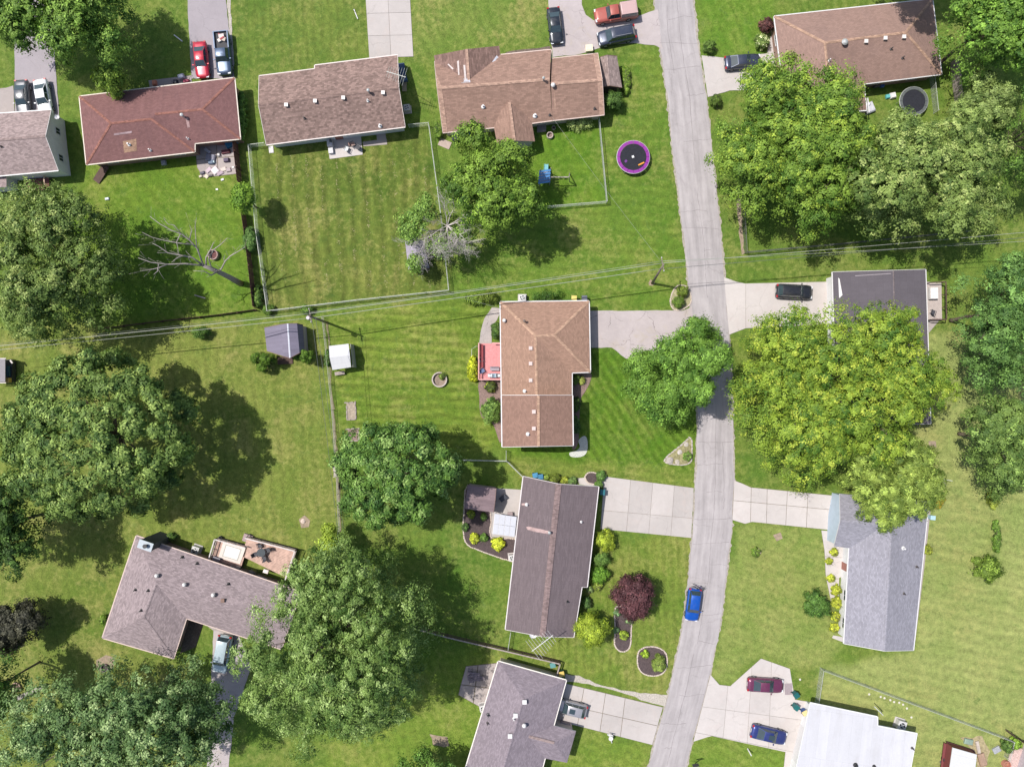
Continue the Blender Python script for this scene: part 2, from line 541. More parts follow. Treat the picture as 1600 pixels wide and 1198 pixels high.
WX = GX + smooth_noise(4)*0.28; WY = GY + smooth_noise(4)*0.28
def inside(poly):
    r = np.zeros(GX.shape, bool)
    n = len(poly)
    for i in range(n):
        x0, y0 = poly[i]; x1, y1 = poly[(i+1)%n]
        cond = ((y0 > WY) != (y1 > WY))
        with np.errstate(divide='ignore', invalid='ignore'):
            xi = (x1-x0)*(WY-y0)/(y1-y0+1e-12)+x0
        r ^= cond & (WX < xi)
    return r
TA = np.empty(GX.shape+(3,)); TA[:] = (0.088,0.136,0.032)
TB = np.empty(GX.shape+(3,)); TB[:] = (0.150,0.172,0.052)
MW = np.zeros(GX.shape+(3,)); MW[:] = (math.cos(0.1)/1.2, math.sin(0.1)/1.2, 0.03)
DR = np.full(GX.shape, 0.35)
for poly, ca, cb, ang, wid, amp, dry in LAWNS:
    k = inside([tuple(P(x, y).xy) for x, y in poly])
    TA[k] = ca; TB[k] = cb; DR[k] = dry
    a = d2r(ang)
    MW[k] = (math.cos(a)/wid, math.sin(a)/wid, amp*1.5)
def blur(a, n=1):
    for _ in range(n):
        p = np.pad(a, [(1,1),(1,1)] + [(0,0)]*(a.ndim-2), mode='edge')
        a = (p[1:-1,1:-1]*2 + p[:-2,1:-1] + p[2:,1:-1] + p[1:-1,:-2] + p[1:-1,2:])/6
    return a
TA = blur(TA, 2)*np.array([0.80,1.05,0.54]); TB = blur(TB, 2)*np.array([0.90,1.06,0.61]); DR = blur(DR, 2); MW[:,:,2] = blur(MW[:,:,2], 1)
gme = bpy.data.meshes.new('ground')
idx_ = np.arange(nx_*ny_).reshape(ny_, nx_)
quads = np.stack([idx_[:-1,:-1], idx_[:-1,1:], idx_[1:,1:], idx_[1:,:-1]], -1).reshape(-1,4)
vco = np.stack([GX, GY, np.zeros_like(GX)], -1).reshape(-1,3)
gme.vertices.add(len(vco)); gme.vertices.foreach_set('co', vco.ravel())
gme.loops.add(quads.size); gme.loops.foreach_set('vertex_index', quads.ravel().astype(np.int32))
gme.polygons.add(len(quads)); gme.polygons.foreach_set('loop_start', np.arange(0, quads.size, 4, dtype=np.int32))
gme.update(calc_edges=True)
def pcol(name, arr):
    a = gme.attributes.new(name, 'FLOAT_COLOR', 'POINT')
    a.data.foreach_set('color', np.concatenate([arr.reshape(-1,3), np.ones((nx_*ny_,1))], 1).ravel())
pcol('tone_a', TA); pcol('tone_b', TB)
a_ = gme.attributes.new('mow', 'FLOAT_VECTOR', 'POINT'); a_.data.foreach_set('vector', MW.reshape(-1,3).ravel())
a_ = gme.attributes.new('dry', 'FLOAT', 'POINT'); a_.data.foreach_set('value', DR.ravel())
gme.materials.append(ground_grass())
ground = bpy.data.objects.new('ground', gme); COL.objects.link(ground); tag(ground, kind='structure')

# ------------------------------------------------------------ road
ROAD = pave_mat('worn_asphalt', (0.345, 0.318, 0.318), stain=0.10, crack=0.14, crack_scale=0.13, grain=0.20)
nt = ROAD.node_tree
road_l = [(-220,998),(-60,1015),(0,1023),(75,1031),(150,1043),(225,1050),(300,1059),(400,1072),(475,1078),(560,1086),(660,1090),(750,1087),(825,1083),(900,1077),(975,1067),(1050,1052),(1100,1040),(1150,1025),(1198,1013),(1300,983),(1420,945)]
road_r = [(-220,1060),(-60,1076),(0,1083),(75,1091),(150,1103),(225,1111),(300,1119),(400,1129),(475,1135),(560,1141),(660,1145),(750,1147),(825,1143),(900,1135),(975,1125),(1050,1110),(1100,1097),(1150,1083),(1198,1072),(1300,1044),(1420,1008)]
def interp(tab, y):
    for (y0, x0), (y1, x1) in zip(tab, tab[1:]):
        if y0 <= y <= y1: return x0 + (x1-x0)*(y-y0)/(y1-y0)
    return tab[-1][1]
mb = MB()
ys = list(range(-220, 1421, 4))
def ragged(n, amp):
    a = [RNG.gauss(0, 1) for _ in range(n+8)]
    return [amp*(sum(a[i:i+7])/2.2 + 0.1*a[i+3]) for i in range(n)]
rag_l, rag_r = ragged(len(ys), 0.5), ragged(len(ys), 0.5)
nx = 5
for i, y in enumerate(ys):
    l = interp(road_l, y) + rag_l[i]; r = interp(road_r, y) + rag_r[i]
    for k in range(nx):
        t = k/(nx-1)
        p = P(l + (r-l)*t, y)
        mb.v.append(Vector((p.x, p.y, 0.03 + 0.05*(1-(2*t-1)**2))))
for i in range(len(ys)-1):
    for k in range(nx-1):
        a = i*nx+k
        mb.f.append([a+nx, a+nx+1, a+1, a]); mb.m.append(0)
road = mb.build('road', ROAD, smooth=True); tag(road, kind='structure')
at_ = road.data.attributes.new('lane', 'FLOAT_VECTOR', 'POINT')
at_.data.foreach_set('vector', np.array([[(k/(nx-1)), ys[i]*0.085, 0.0] for i in range(len(ys)) for k in range(nx)], dtype=np.float32).ravel())
_b = [n for n in nt.nodes if n.type == 'BSDF_PRINCIPLED'][0]
_src = _b.inputs['Base Color'].links[0].from_socket
_la = node(nt, 'ShaderNodeAttribute'); _la.attribute_name = 'lane'
_mp = node(nt, 'ShaderNodeMapping'); _mp.inputs['Scale'].default_value = (7.0, 0.11, 1)
nt.links.new(_la.outputs['Vector'], _mp.inputs['Vector'])
_ln = noise(nt, _mp.outputs[0], 1.0, 4, 0.6)
_mp2 = node(nt, 'ShaderNodeMapping'); _mp2.inputs['Scale'].default_value = (2.2, 0.35, 1)
nt.links.new(_la.outputs['Vector'], _mp2.inputs['Vector'])
_pt = noise(nt, _mp2.outputs[0], 1.0, 5, 0.7)
_v = math_n(nt, 'ADD', math_n(nt, 'MULTIPLY', math_n(nt, 'SUBTRACT', _ln, 0.5), 0.8), math_n(nt, 'MULTIPLY', math_n(nt, 'SUBTRACT', _pt, 0.5), 0.5))
nt.links.new(scale_c(nt, _src, math_n(nt, 'ADD', _v, 0.97)), _b.inputs['Base Color'])
# gravelly dirt shoulders, a ragged strip along both edges
mb = MB()
SHOULDER = plain('road_shoulder_dirt', (0.30, 0.27, 0.225), 1.0, var=0.4, scale=3)
for tab, sgn in ((road_l, -1), (road_r, 1)):
    b0 = len(mb.v)
    for i, y in enumerate(ys):
        x = interp(tab, y)
        p = P(x - sgn*2, y); q = P(x + sgn*(1.0 + max(0, RNG.gauss(1.0, 1.0))), y)
        mb.v.append(Vector((p.x, p.y, 0.022))); mb.v.append(Vector((q.x, q.y, 0.022)))
    for i in range(len(ys)-1):
        a = b0 + 2*i
        f = [a, a+1, a+3, a+2] if sgn < 0 else [a+2, a+3, a+1, a]
        mb.f.append(f); mb.m.append(0)
sh = mb.build('road_shoulder', SHOULDER); tag(sh, kind='structure')
# fix winding (all faces up)
for ob in (road, sh):
    bm = bmesh.new(); bm.from_mesh(ob.data)
    for f in bm.faces:
        f.normal_update()
        if f.normal.z < 0: f.normal_flip()
    bm.to_mesh(ob.data); bm.free()
# long tar seams and cross cracks, as thin filler strips lying on the asphalt
TAR = plain('tar_crack_filler', (0.19, 0.17, 0.172), 0.8, var=0.2)
mb = MB()
def road_pt(t, y, z=0.0):
    l = interp(road_l, y); r = interp(road_r, y)
    p = P(l + (r-l)*t, y)
    return Vector((p.x, p.y, 0.034 + 0.05*(1-(2*t-1)**2) + z))
def strip(pts, w):
    b0 = len(mb.v)
    for i, p in enumerate(pts):
        d = pts[min(i+1, len(pts)-1)] - pts[max(0, i-1)]; d.z = 0
        if d.length < 1e-5: d = Vector((1,0,0))
        d.normalize(); s = Vector((-d.y, d.x, 0))
        ww = w*RNG.uniform(0.4, 1.1)
        mb.v.append(p + s*ww/2); mb.v.append(p - s*ww/2)
    for i in range(len(pts)-1):
        a = b0+2*i
        mb.f.append([a, a+1, a+3, a+2]); mb.m.append(0)
for (t0, y0, y1) in ((0.52,-100,260),(0.50,300,470),(0.53,640,1010),(0.30,10,120),(0.72,690,800),(0.46,1020,1200)):
    t = t0; pts = []
    for y in range(y0, y1, 5):
        t += RNG.uniform(-0.012, 0.012); t = min(max(t, t0-.05), t0+.05)
        pts.append(road_pt(t, y))
    strip(pts, 0.055)
for y in (30, 66, 110, 150, 222, 268, 330, 356, 392, 440, 462, 655, 690, 728, 770, 812, 850, 882, 908, 960, 1000, 1042, 1085, 1130, 1170):
    a, b = sorted((RNG.choice([0.02, 0.02, 0.3, 0.5]), RNG.choice([0.98, 0.98, 0.7, 0.5])))
    pts = []; yy = y
    n = 9
    for k in range(n):
        yy += RNG.uniform(-1.6, 1.6)
        pts.append(road_pt(a + (b-a)*k/(n-1), yy))
    strip(pts, 0.05)
cr = mb.build('crack_filler', TAR, parent=road); cr['kind'] = 'stuff'
bm = bmesh.new(); bm.from_mesh(cr.data)
for f in bm.faces:
    f.normal_update()
    if f.normal.z < 0: f.normal_flip()
bm.to_mesh(cr.data); bm.free()

# ------------------------------------------------------------ driveways, walks, patios
def poly_area_up(bm):
    for f in bm.faces:
        f.normal_update()
        if f.normal.z < 0: f.normal_flip()

def paving(name, poly, mat, cuts=(), top=0.06, gap=0.035, base_mat=None, jitter=0.006, wob=0.0):
    """a paved sheet; with cuts (pairs of photo points) it is laid as separate slabs"""
    pts = [P(x, y) for x, y in poly]
    if wob:
        q = []
        for i, p in enumerate(pts):
            r = pts[(i+1) % len(pts)]
            n = max(1, int((r-p).length/0.7))
            for k in range(n):
                a = p.lerp(r, k/n)
                q.append(a + Vector((RNG.uniform(-wob, wob), RNG.uniform(-wob, wob), 0)))
        pts = q
    if not cuts:
        mb = MB(); mb.prism([p.xy for p in pts], 0.0, top, 0)
        o = mb.build(name, mat); o['kind'] = 'structure'
        return o
    mb = MB(); mb.prism([p.xy for p in pts], 0.0, top*0.45, 0)
    root = mb.build(name, base_mat or MATS['joint_dirt']); root['kind'] = 'structure'
    bm = bmesh.new()
    f = bm.faces.new([bm.verts.new((p.x, p.y, 0)) for p in pts])
    for (a, b) in cuts:
        pa, pb = P(*a), P(*b)
        d = (pb-pa).normalized()
        bmesh.ops.bisect_plane(bm, geom=bm.verts[:]+bm.edges[:]+bm.faces[:], plane_co=pa, plane_no=Vector((-d.y, d.x, 0)), dist=1e-4)
    poly_area_up(bm)
    for f in bm.faces:
        vs = [v.co.copy() for v in f.verts]
        n = len(vs)
        if f.calc_area() < 0.15: continue
        ins = []
        for i in range(n):
            p0, p1, p2 = vs[i-1], vs[i], vs[(i+1) % n]
            d1 = (p1-p0).normalized(); d2 = (p2-p1).normalized()
            n1 = Vector((-d1.y, d1.x, 0)); n2 = Vector((-d2.y, d2.x, 0))
            k = n1 + n2
            den = max(0.35, k.length_squared/2)
            ins.append(p1 + k * (gap/2/den))
        mb = MB(); mb.prism([p.xy for p in ins], 0.01, top + RNG.uniform(-jitter, jitter))
        mb.build('slab', mat, parent=root)
    bm.free()
    return root

plain('joint_dirt', (0.16, 0.135, 0.10), 1.0, var=0.4, scale=3)
CONC = pave_mat('concrete_slabs', (0.40, 0.367, 0.348), stain=0.16, crack=0.2, crack_scale=0.22, grain=0.2, rnd=0.16, stain_col=(0.42,0.36,0.33))
CONC_W = pave_mat('pale_concrete', (0.45, 0.415, 0.395), stain=0.15, crack=0.18, crack_scale=0.2, grain=0.18, rnd=0.13, stain_col=(0.44,0.38,0.36))
CONC_O = pave_mat('old_grey_concrete', (0.33, 0.29, 0.275), stain=0.18, crack=0.3, crack_scale=0.25, grain=0.2, rnd=0.12, stain_col=(0.30,0.26,0.235))
ASPH = pave_mat('old_driveway_asphalt', (0.385, 0.34, 0.335), stain=0.2, crack=0.6, crack_scale=0.3, grain=0.25, stain_col=(0.36,0.31,0.25))
ASPH_D = pave_mat('dark_driveway_asphalt', (0.30, 0.27, 0.285), stain=0.16, crack=0.2, crack_scale=0.3, grain=0.22)
GRAVEL = plain('gravel', (0.38, 0.345, 0.30), 1.0, var=0.4, scale=7)

paving('driveway', [(20,-120),(80,-120),(84,60),(93,190),(24,190),(23,60)], ASPH_D, top=0.045, wob=0.05)
paving('driveway_apron', [(-60,142),(10,138),(21,134),(23,190),(-60,190)], CONC_O, top=0.04, wob=0.04)
paving('driveway', [(291,-120),(352,-120),(353,0),(366,123),(300,123),(294,30)], ASPH_D, top=0.045, wob=0.05)
paving('driveway_edge', [(353,-120),(360,-120),(361,20),(366,100),(363,122),(355,2)], GRAVEL, top=0.03, wob=0.08)
paving('driveway', [(566,-90),(636,-90),(646,89),(577,91)], CONC, cuts=[((602,-90),(611,90)),((560,57),(650,55)),((560,22),(650,20)),((560,-14),(650,-16)),((560,-50),(650,-52))])
paving('driveway', [(856,-90),(904,-90),(909,8),(916,24),(928,33),(990,28),(1029,14),(1036,78),(1024,71),(990,68),(950,71),(928,79),(906,85),(864,90),(861,70),(857,20)], ASPH, top=0.04, wob=0.06)
paving('driveway', [(1096,87),(1134,91),(1198,84),(1204,58),(1213,52),(1222,140),(1140,142),(1106,152)], CONC_W, top=0.06, wob=0.03)
paving('driveway', [(922,486),(1052,485),(1066,486),(1081,478),(1089,566),(1052,552),(1010,547),(992,560),(978,560),(956,543),(922,543)], ASPH, top=0.05, wob=0.05)
paving('driveway', [(1131,433),(1150,440),(1164,443),(1302,440),(1304,506),(1165,513),(1139,523)], CONC_W, cuts=[((1165,430),(1165,530)),((1232,430),(1234,530))])
paving('driveway', [(944,744),(1084,762),(1080,840),(938,826)], CONC,
       cuts=[((986,740),(978,840)),((1021,740),(1013,840)),((1055,740),(1047,850)),((930,796),(1090,810))])
paving('driveway', [(1147,750),(1160,755),(1173,761),(1305,774),(1300,828),(1175,815),(1164,818),(1144,812)], CONC_W,
       cuts=[((1174,750),(1172,830)),((1199,750),(1197,830)),((1231,750),(1227,830)),((1263,750),(1259,840)),((1140,781),(1310,797))], gap=0.06)
paving('walkway', [(1283,828),(1306,830),(1326,858),(1320,900),(1311,902),(1310,935),(1298,938),(1290,900),(1288,860)], CONC_W, cuts=[((1280,868),(1330,872)),((1280,902),(1330,905))])
paving('driveway', [(1110,1053),(1124,1069),(1141,1071),(1189,1028),(1234,1044),(1242,1092),(1272,1097),(1250,1230),(1221,1230),(1227,1174),(1112,1149),(1104,1151),(1083,1158)], CONC_W,
       cuts=[((1140,1040),(1128,1170)),((1176,1020),(1166,1180)),((1206,1020),(1200,1180)),((1110,1105),(1260,1125)),((1100,1146),(1270,1180))])
paving('driveway', [(880,1066),(1036,1104),(1019,1163),(893,1131),(864,1135)], CONC,
       cuts=[((915,1060),(900,1145)),((948,1070),(936,1150)),((978,1080),(968,1160)),((860,1095),(1040,1136))], gap=0.07)
paving('gravel_path', [(884,1052),(905,1056),(930,1066),(960,1075),(1000,1082),(1042,1085),(1040,1104),(1010,1095),(975,1082),(940,1074),(910,1066),(882,1064)], GRAVEL, top=0.025, wob=0.12)
paving('driveway', [(334,984),(372,990),(392,1040),(380,1080),(366,1120),(350,1260),(318,1260),(326,1160),(329,1080),(332,1020)], ASPH, top=0.04, wob=0.06)
paving('walkway', [(318,962),(362,980),(360,990),(333,984),(317,972)], CONC_O, top=0.05)
# patios
paving('patio', [(511,214),(564,211),(567,242),(515,249)], CONC_W, cuts=[((511,231),(566,227))])
paving('walkway', [(588,209),(602,207),(604,222),(590,224)], CONC_O, top=0.05)
paving('walkway', [(567,222),(604,217),(605,226),(568,229)], CONC_O, top=0.045)
paving('patio', [(768,762),(820,765),(812,840),(806,842),(767,838),(764,800)], CONC, top=0.05)
paving('patio', [(728,1040),(776,1035),(764,1100),(752,1105),(716,1085),(719,1072)], CONC_O, cuts=[((748,1030),(738,1110)),((715,1068),(780,1076))], gap=0.12)
paving('patio', [(305,228),(372,220),(371,272),(318,278),(308,262)], CONC_O, cuts=[((305,250),(375,244)),((338,220),(342,280))], gap=0.1)
paving('patio', [(232,126),(300,118),(300,140),(236,148)], CONC_O, cuts=[((266,110),(270,150))], gap=0.06)
paving('walkway', [(769,480),(783,482),(783,487),(776,500),(769,512),(768,537),(749,537),(751,518),(757,497)], pave_mat('stone_walk', (0.36,0.32,0.30), stain=0.3, crack=0.9, crack_scale=1.1, grain=0.3), top=0.04, wob=0.03)
paving('walkway', [(902,747),(920,745),(945,752),(940,762),(905,756)], CONC_W, top=0.05)
paving('walkway', [(1448,784),(1455,786),(1444,885),(1430,1000),(1425,1000),(1436,900)], CONC_O, top=0.04)
paving('strip_of_bare_soil', [(1302,992),(1318,995),(1318,1003),(1300,996)], CONC_W, top=0.03)
paving('patio', [(1447,440),(1462,442),(1468,500),(1451,520)], CONC_O, top=0.04)

# worn soil patches and the weedy strip under the field fence
def soil(poly, mat=DIRT, top=0.018, wob=0.12):
    return paving('bare_soil', poly, mat, top=top, wob=wob)
WEEDY = plain('weedy_strip_soil', (0.205,0.18,0.10), 1.0, var=0.45, scale=2.0)
soil([(519,640),(522,640),(531,760),(533,832),(530,832),(527,760)], mat=WEEDY, wob=0.13)
soil([(510,505),(512.5,505),(519,620),(522,640),(518,640)], mat=WEEDY, wob=0.13)
soil([(1012,441),(1017,437),(1022,441),(1020,447),(1014,447)])
soil([(150,1030),(165,1022),(180,1028),(176,1044),(160,1050),(152,1042)])
soil([(468,810),(476,806),(484,812),(482,822),(472,824)])
soil([(1208,836),(1220,832),(1224,842),(1214,846)])
soil([(1150,300),(1157,300),(1163,394),(1158,398)])
soil([(520,728),(530,726),(531,742),(522,746)], mat=GRAVEL)
soil([(672,1146),(700,1150),(702,1166),(676,1164)], top=0.014)
soil([(1452,690),(1462,688),(1464,700),(1452,702)])
# ------------------------------------------------------------ houses
def poly_inset(pts, d):
    """pts: list of 2D vectors (any winding) -> inset towards the inside"""
    n = len(pts)
    area = sum(pts[i].x*pts[(i+1)%n].y - pts[(i+1)%n].x*pts[i].y for i in range(n))
    sg = 1 if area > 0 else -1
    res = []
    for i in range(n):
        p0, p1, p2 = pts[i-1], pts[i], pts[(i+1)%n]
        d1 = (p1-p0).normalized(); d2 = (p2-p1).normalized()
        n1 = Vector((-d1.y, d1.x))*sg; n2 = Vector((-d2.y, d2.x))*sg
        k = n1+n2
        den = max(0.4, k.length_squared/2)
        res.append(p1 + k*(d/den))
    return res

def roof_uv(fverts):
    n = Vector((0,0,0))
    for i in range(len(fverts)):
        a, b = fverts[i], fverts[(i+1)%len(fverts)]
        n += a.cross(b)
    n.normalize()
    if n.z < 0: n = -n
    t = Vector((0,0,1)).cross(n)
    if t.length < 1e-3: t = Vector((1,0,0))
    t.normalize(); b = n.cross(t)
    return t, b, n

def roof_slab(name, W, faces, mat, parent, thick=0.16, edge_mat=None):
    """W: list of world vertices, faces: index lists; builds top, underside and fascia"""
    nv = len(W)
    me = bpy.data.meshes.new(name)
    fs = []
    for f in faces:
        t, b, n = roof_uv([W[i] for i in f])
        nn = Vector((0,0,0))
        for i in range(len(f)): nn += W[f[i]].cross(W[f[(i+1)%len(f)]])
        fs.append(list(f) if nn.z > 0 else list(f)[::-1])
    ec = {}
    for f in fs:
        for i in range(len(f)):
            a, c = f[i], f[(i+1)%len(f)]
            ec.setdefault((min(a,c), max(a,c)), []).append((a, c))
    allf = list(fs); mi = [0]*len(fs)
    for f in fs: allf.append([i+nv for i in f][::-1]); mi.append(1)
    for k, l in ec.items():
        if len(l) == 1:
            a, c = l[0]
            allf.append([c, a, a+nv, c+nv]); mi.append(1)
    org = worigin(parent)
    verts = [tuple(p-org) for p in W] + [tuple(p-org-Vector((0,0,thick))) for p in W]
    me.from_pydata(verts, [], allf)
    me.materials.append(mat); me.materials.append(edge_mat or WHITE)
    me.polygons.foreach_set('material_index', mi)
    ul = me.uv_layers.new(name='UVMap')
    for poly in me.polygons:
        vs = [Vector(me.vertices[me.loops[l].vertex_index].co)+org for l in poly.loop_indices]
        t, b, n = roof_uv(vs)
        for l, p in zip(poly.loop_indices, vs):
            ul.data[l].uv = (p.dot(t), p.dot(b))
    me.update()
    o = bpy.data.objects.new(name, me); COL.objects.link(o); o.parent = parent
    return o

# shared window and door meshes (local: x along the wall, y out of the wall)
def make_window_meshes(w, h):
    f = MB()
    f.box((0, 0.02, h/2-0.04), (w+0.16, 0.06, 0.08)); f.box((0, 0.02, -h/2+0.04-0.08), (w+0.2, 0.10, 0.08))
    for s in (-1, 1): f.box((s*(w/2+0.04), 0.02, -0.04), (0.08, 0.06, h-0.08))
    f.box((0, 0.02, -0.04), (0.05, 0.05, h-0.08))
    fo = f.build('window', WHITE, origin=(0,0,0)); fm = fo.data; bpy.data.objects.remove(fo)
    p = MB()
    for s in (-1, 1): p.box((s*w/4, 0.012, -0.04), (w/2-0.05, 0.02, h-0.1))
    po = p.build('pane', GLASS, origin=(0,0,0)); pm = po.data; bpy.data.objects.remove(po)
    return fm, pm
WIN = make_window_meshes(1.3, 1.1)
WIN_S = make_window_meshes(0.8, 0.9)
def make_door_mesh():
    d = MB(); d.box((0, 0.02, 1.0), (1.0, 0.05, 2.05)); d.box((0, 0.05, 1.5), (0.5, 0.03, 0.7))
    o = d.build('door', [plain('door_paint', (0.30, 0.12, 0.09), 0.5)], origin=(0,0,0)); m = o.data
    bpy.data.objects.remove(o); return m
DOOR = make_door_mesh()
def make_garage_mesh():
    d = MB()
    for k in range(4): d.box((0, 0.02, 0.27+0.53*k), (4.6, 0.04, 0.51))
    d.box((0, 0.03, 2.18), (4.8, 0.08, 0.1))
    o = d.build('garage_door', [WHITE], origin=(0,0,0)); m = o.data
    bpy.data.objects.remove(o); return m
GARAGE = make_garage_mesh()

CAMPOS = Vector((0, 0, CAM_H))
class House:
    def __init__(self, name, label, V, faces, outline, wall, roof, cat='house', trim=None, inset=0.42, ridges=(), valleys=(),
                 cap_w=0.34, cap_mat=None, gutters=True, doors=(), garage=(), windows=True, wall_z0=0.0, thick=0.16, group=None, no_gutter=()):
        trim = trim or WHITE
        keys = list(V.keys()); idx = {k: i for i, k in enumerate(keys)}
        W = [P(*V[k]) for k in keys]; self.W = W; self.idx = idx
        self.faces = [[idx[k] for k in f] for f in faces]
        ol = [W[idx[k]] for k in outline]
        c = sum(ol, Vector((0,0,0)))/len(ol)
        self.root = empty(name, (c.x, c.y, wall_z0), label, cat, group)
        self.roof = roof_slab('roof', W, self.faces, roof, self.root, thick, trim)
        # walls
        ins = poly_inset([p.xy for p in ol], inset)
        n = len(ol)
        mb = MB()
        area = sum(ins[i].x*ins[(i+1)%n].y - ins[(i+1)%n].x*ins[i].y for i in range(n))
        order = list(range(n)) if area > 0 else list(range(n))[::-1]
        bot = [Vector((ins[i].x, ins[i].y, wall_z0)) for i in order]
        top = [Vector((ins[i].x, ins[i].y, ol[i].z - thick + 0.02 - (0.0))) for i in order]
        m = len(order)
        mb.add(bot+top, [[i, (i+1)%m, m+(i+1)%m, m+i] for i in range(m)])
        self.wall = mb.build('wall', wall, parent=self.root)
        # gutters on level edges, rake boards on sloping ones
        for i in range(n):
            a, b = ol[i], ol[(i+1)%n]
            nmk = (outline[i], outline[(i+1)%n])
            out = ((ins[i]-a.xy) + (ins[(i+1)%n]-b.xy))
            ov = -Vector((out.x, out.y, 0)).normalized() if out.length > 1e-6 else Vector((0,0,0))
            if nmk in no_gutter or (nmk[1], nmk[0]) in no_gutter: continue
            mb = MB()
            if abs(a.z-b.z) < 0.25:
                mb.beam(a + ov*0.065 + Vector((0,0,-0.075)), b + ov*0.065 + Vector((0,0,-0.075)), 0.12, 0.11)
                if gutters: mb.build('gutter', trim, parent=self.root)
            else:
                mb.beam(a + ov*0.025 + Vector((0,0,-0.06)), b + ov*0.025 + Vector((0,0,-0.06)), 0.05, 0.16)
                mb.build('rake_board', trim, parent=self.root)
        # ridge and hip caps
        for (ka, kb) in ridges:
            a, b = W[idx[ka]], W[idx[kb]]
            mb = MB()
            d = (b-a).normalized()
            s = d.cross(Vector((0,0,1))).normalized()
            dz = Vector((0,0,0.035))
            e = Vector((0,0,-0.07 if abs(d.z) < 0.05 else -0.045))
            l0, l1 = a + s*cap_w/2 + e, b + s*cap_w/2 + e
            r0, r1 = a - s*cap_w/2 + e, b - s*cap_w/2 + e
            q = Vector((0,0,0.05))
            mb.add([l0+q, l1+q, b+dz, a+dz, r1+q, r0+q], [(0,3,2,1),(3,5,4,2)])
            # face up
            for k in range(2):
                f = mb.f[k]; vs = [mb.v[i] for i in f]
                nn = (vs[1]-vs[0]).cross(vs[2]-vs[0])
                if nn.z < 0: mb.f[k] = f[::-1]
            mb.add([l0, l1, r1, r0], [(0,1,2,3)])
            mb.build('ridge_cap', cap_mat or roof, parent=self.roof, uvfn=lambda p, poly: (p.x, p.y))
        # windows and doors per wall edge
        self.edges = []
        cc = Vector((sum(p.x for p in ins)/n, sum(p.y for p in ins)/n))
        i = 0
        done = set()
        for i in range(n):
            a, b = ins[i], ins[(i+1)%n]
            za, zb = ol[i].z, ol[(i+1)%n].z
            L = (b-a).length
            d = (b-a)/L if L > 1e-6 else Vector((1,0))
            nrm = Vector((d.y, -d.x))
            mid = (a+b)/2
            if area < 0: nrm = -nrm
            ang = math.atan2(d.y, d.x)
            if nrm.dot(Vector((-d.y, d.x))) < 0: ang += math.pi     # local +y is outward
            self.edges.append((outline[i], outline[(i+1)%n], a, b, nrm, ang))
            if not windows or L < 2.2: continue
            key = (outline[i], outline[(i+1)%n])
            z0 = min(za, zb)
            def put(mesh, name, t, z, pane=None):
                p = a + (b-a)*t
                o = link_mesh(name, mesh, self.root, (p.x, p.y, z), ang)
                if pane is not None:
                    q = bpy.data.objects.new('pane', pane); COL.objects.link(q); q.parent = o
                return o
            if key in garage or (key[1], key[0]) in garage:
                put(GARAGE, 'garage_door', 0.5, wall_z0); continue
            cnt = max(1, int(L/3.4))
            for k in range(cnt):
                t = (k+0.5)/cnt
                if (key in doors or (key[1], key[0]) in doors) and k == cnt//2:
                    put(DOOR, 'door', t, wall_z0); continue
                for zz in ([1.55] if z0 < 4.2 else [1.2, 3.8]):
                    if z0 - zz > 0.7: put(WIN[0], 'window', t, wall_z0+zz, WIN[1])
    def hit(self, px, py):
        d = (P(px, py) - CAMPOS).normalized()
        best = None
        for f in self.faces:
            for i in range(1, len(f)-1):
                h = intersect_ray_tri(self.W[f[0]], self.W[f[i]], self.W[f[i+1]], d, CAMPOS, True)
                if h and (best is None or h.z > best.z): best = h
        return best if best else P(px, py, 3.0)
    def vent(self, px, py, kind='box', mat=None, s=1.0, rz=0.0):
        h = self.hit(px, py); mb = MB()
        if kind == 'box':
            mb.box(h + Vector((0,0,0.10)), (0.34*s, 0.34*s, 0.26), rz); mb.box(h + Vector((0,0,0.26)), (0.46*s, 0.46*s, 0.07), rz)
            nm = 'roof_vent'; mat = mat or plain('vent_metal', (0.62,0.58,0.55), 0.5)
        elif kind == 'turbine':
            mb.lathe(h, [(0.16*s,-0.1),(0.16*s,0.2),(0.30*s,0.28),(0.32*s,0.42),(0.2*s,0.58),(0.05,0.62)], 12)
            nm = 'turbine_vent'; mat = mat or GALV
        elif kind == 'pipe':
            mb.lathe(h, [(0.20*s,-0.05),(0.16*s,0.06),(0.075*s,0.1),(0.075*s,0.5)], 10)
            nm = 'vent_pipe'; mat = mat or plain('vent_pipe_dark', (0.07,0.06,0.06), 0.7)
        elif kind == 'flue':
            mb.lathe(h, [(0.13*s,-0.1),(0.13*s,0.7),(0.22*s,0.72),(0.22*s,0.82),(0.05,0.92)], 12)
            nm = 'flue_pipe'; mat = mat or GALV
        mb.build(nm, mat, parent=self.roof)
    def patch(self, pts, mat, name='shingle_patch', dz=0.02):
        vs = [self.hit(x, y) + Vector((0,0,dz)) for x, y in pts]
        mb = MB(); n = len(vs)
        mb.add(vs + [v - Vector((0,0,dz*0.8)) for v in vs], [list(range(n)), list(range(2*n-1, n-1, -1))] + [[i, (i+1)%n, n+(i+1)%n, n+i] for i in range(n)])
        mb.build(name, mat, parent=self.roof, uvfn=lambda p, poly: (p.x, p.y))

def siding(name, col): return plain(name, col, 0.7, var=0.07, scale=1.5)
W_WHITE = siding('white_siding', (0.66, 0.66, 0.66))
W_BLUE = siding('pale_blue_siding', (0.40, 0.48, 0.56))
W_BRICK = siding('brown_brick_wall', (0.30, 0.19, 0.15))
W_TAN = siding('tan_siding', (0.50, 0.43, 0.36))
W_GREY = siding('grey_siding', (0.42, 0.41, 0.41))
T_CREAM = plain('cream_trim', (0.60, 0.53, 0.45), 0.6)
T_BROWN = plain('brown_trim', (0.17, 0.10, 0.075), 0.6)
T_PINK = plain('pinkish_trim', (0.55, 0.43, 0.38), 0.6)

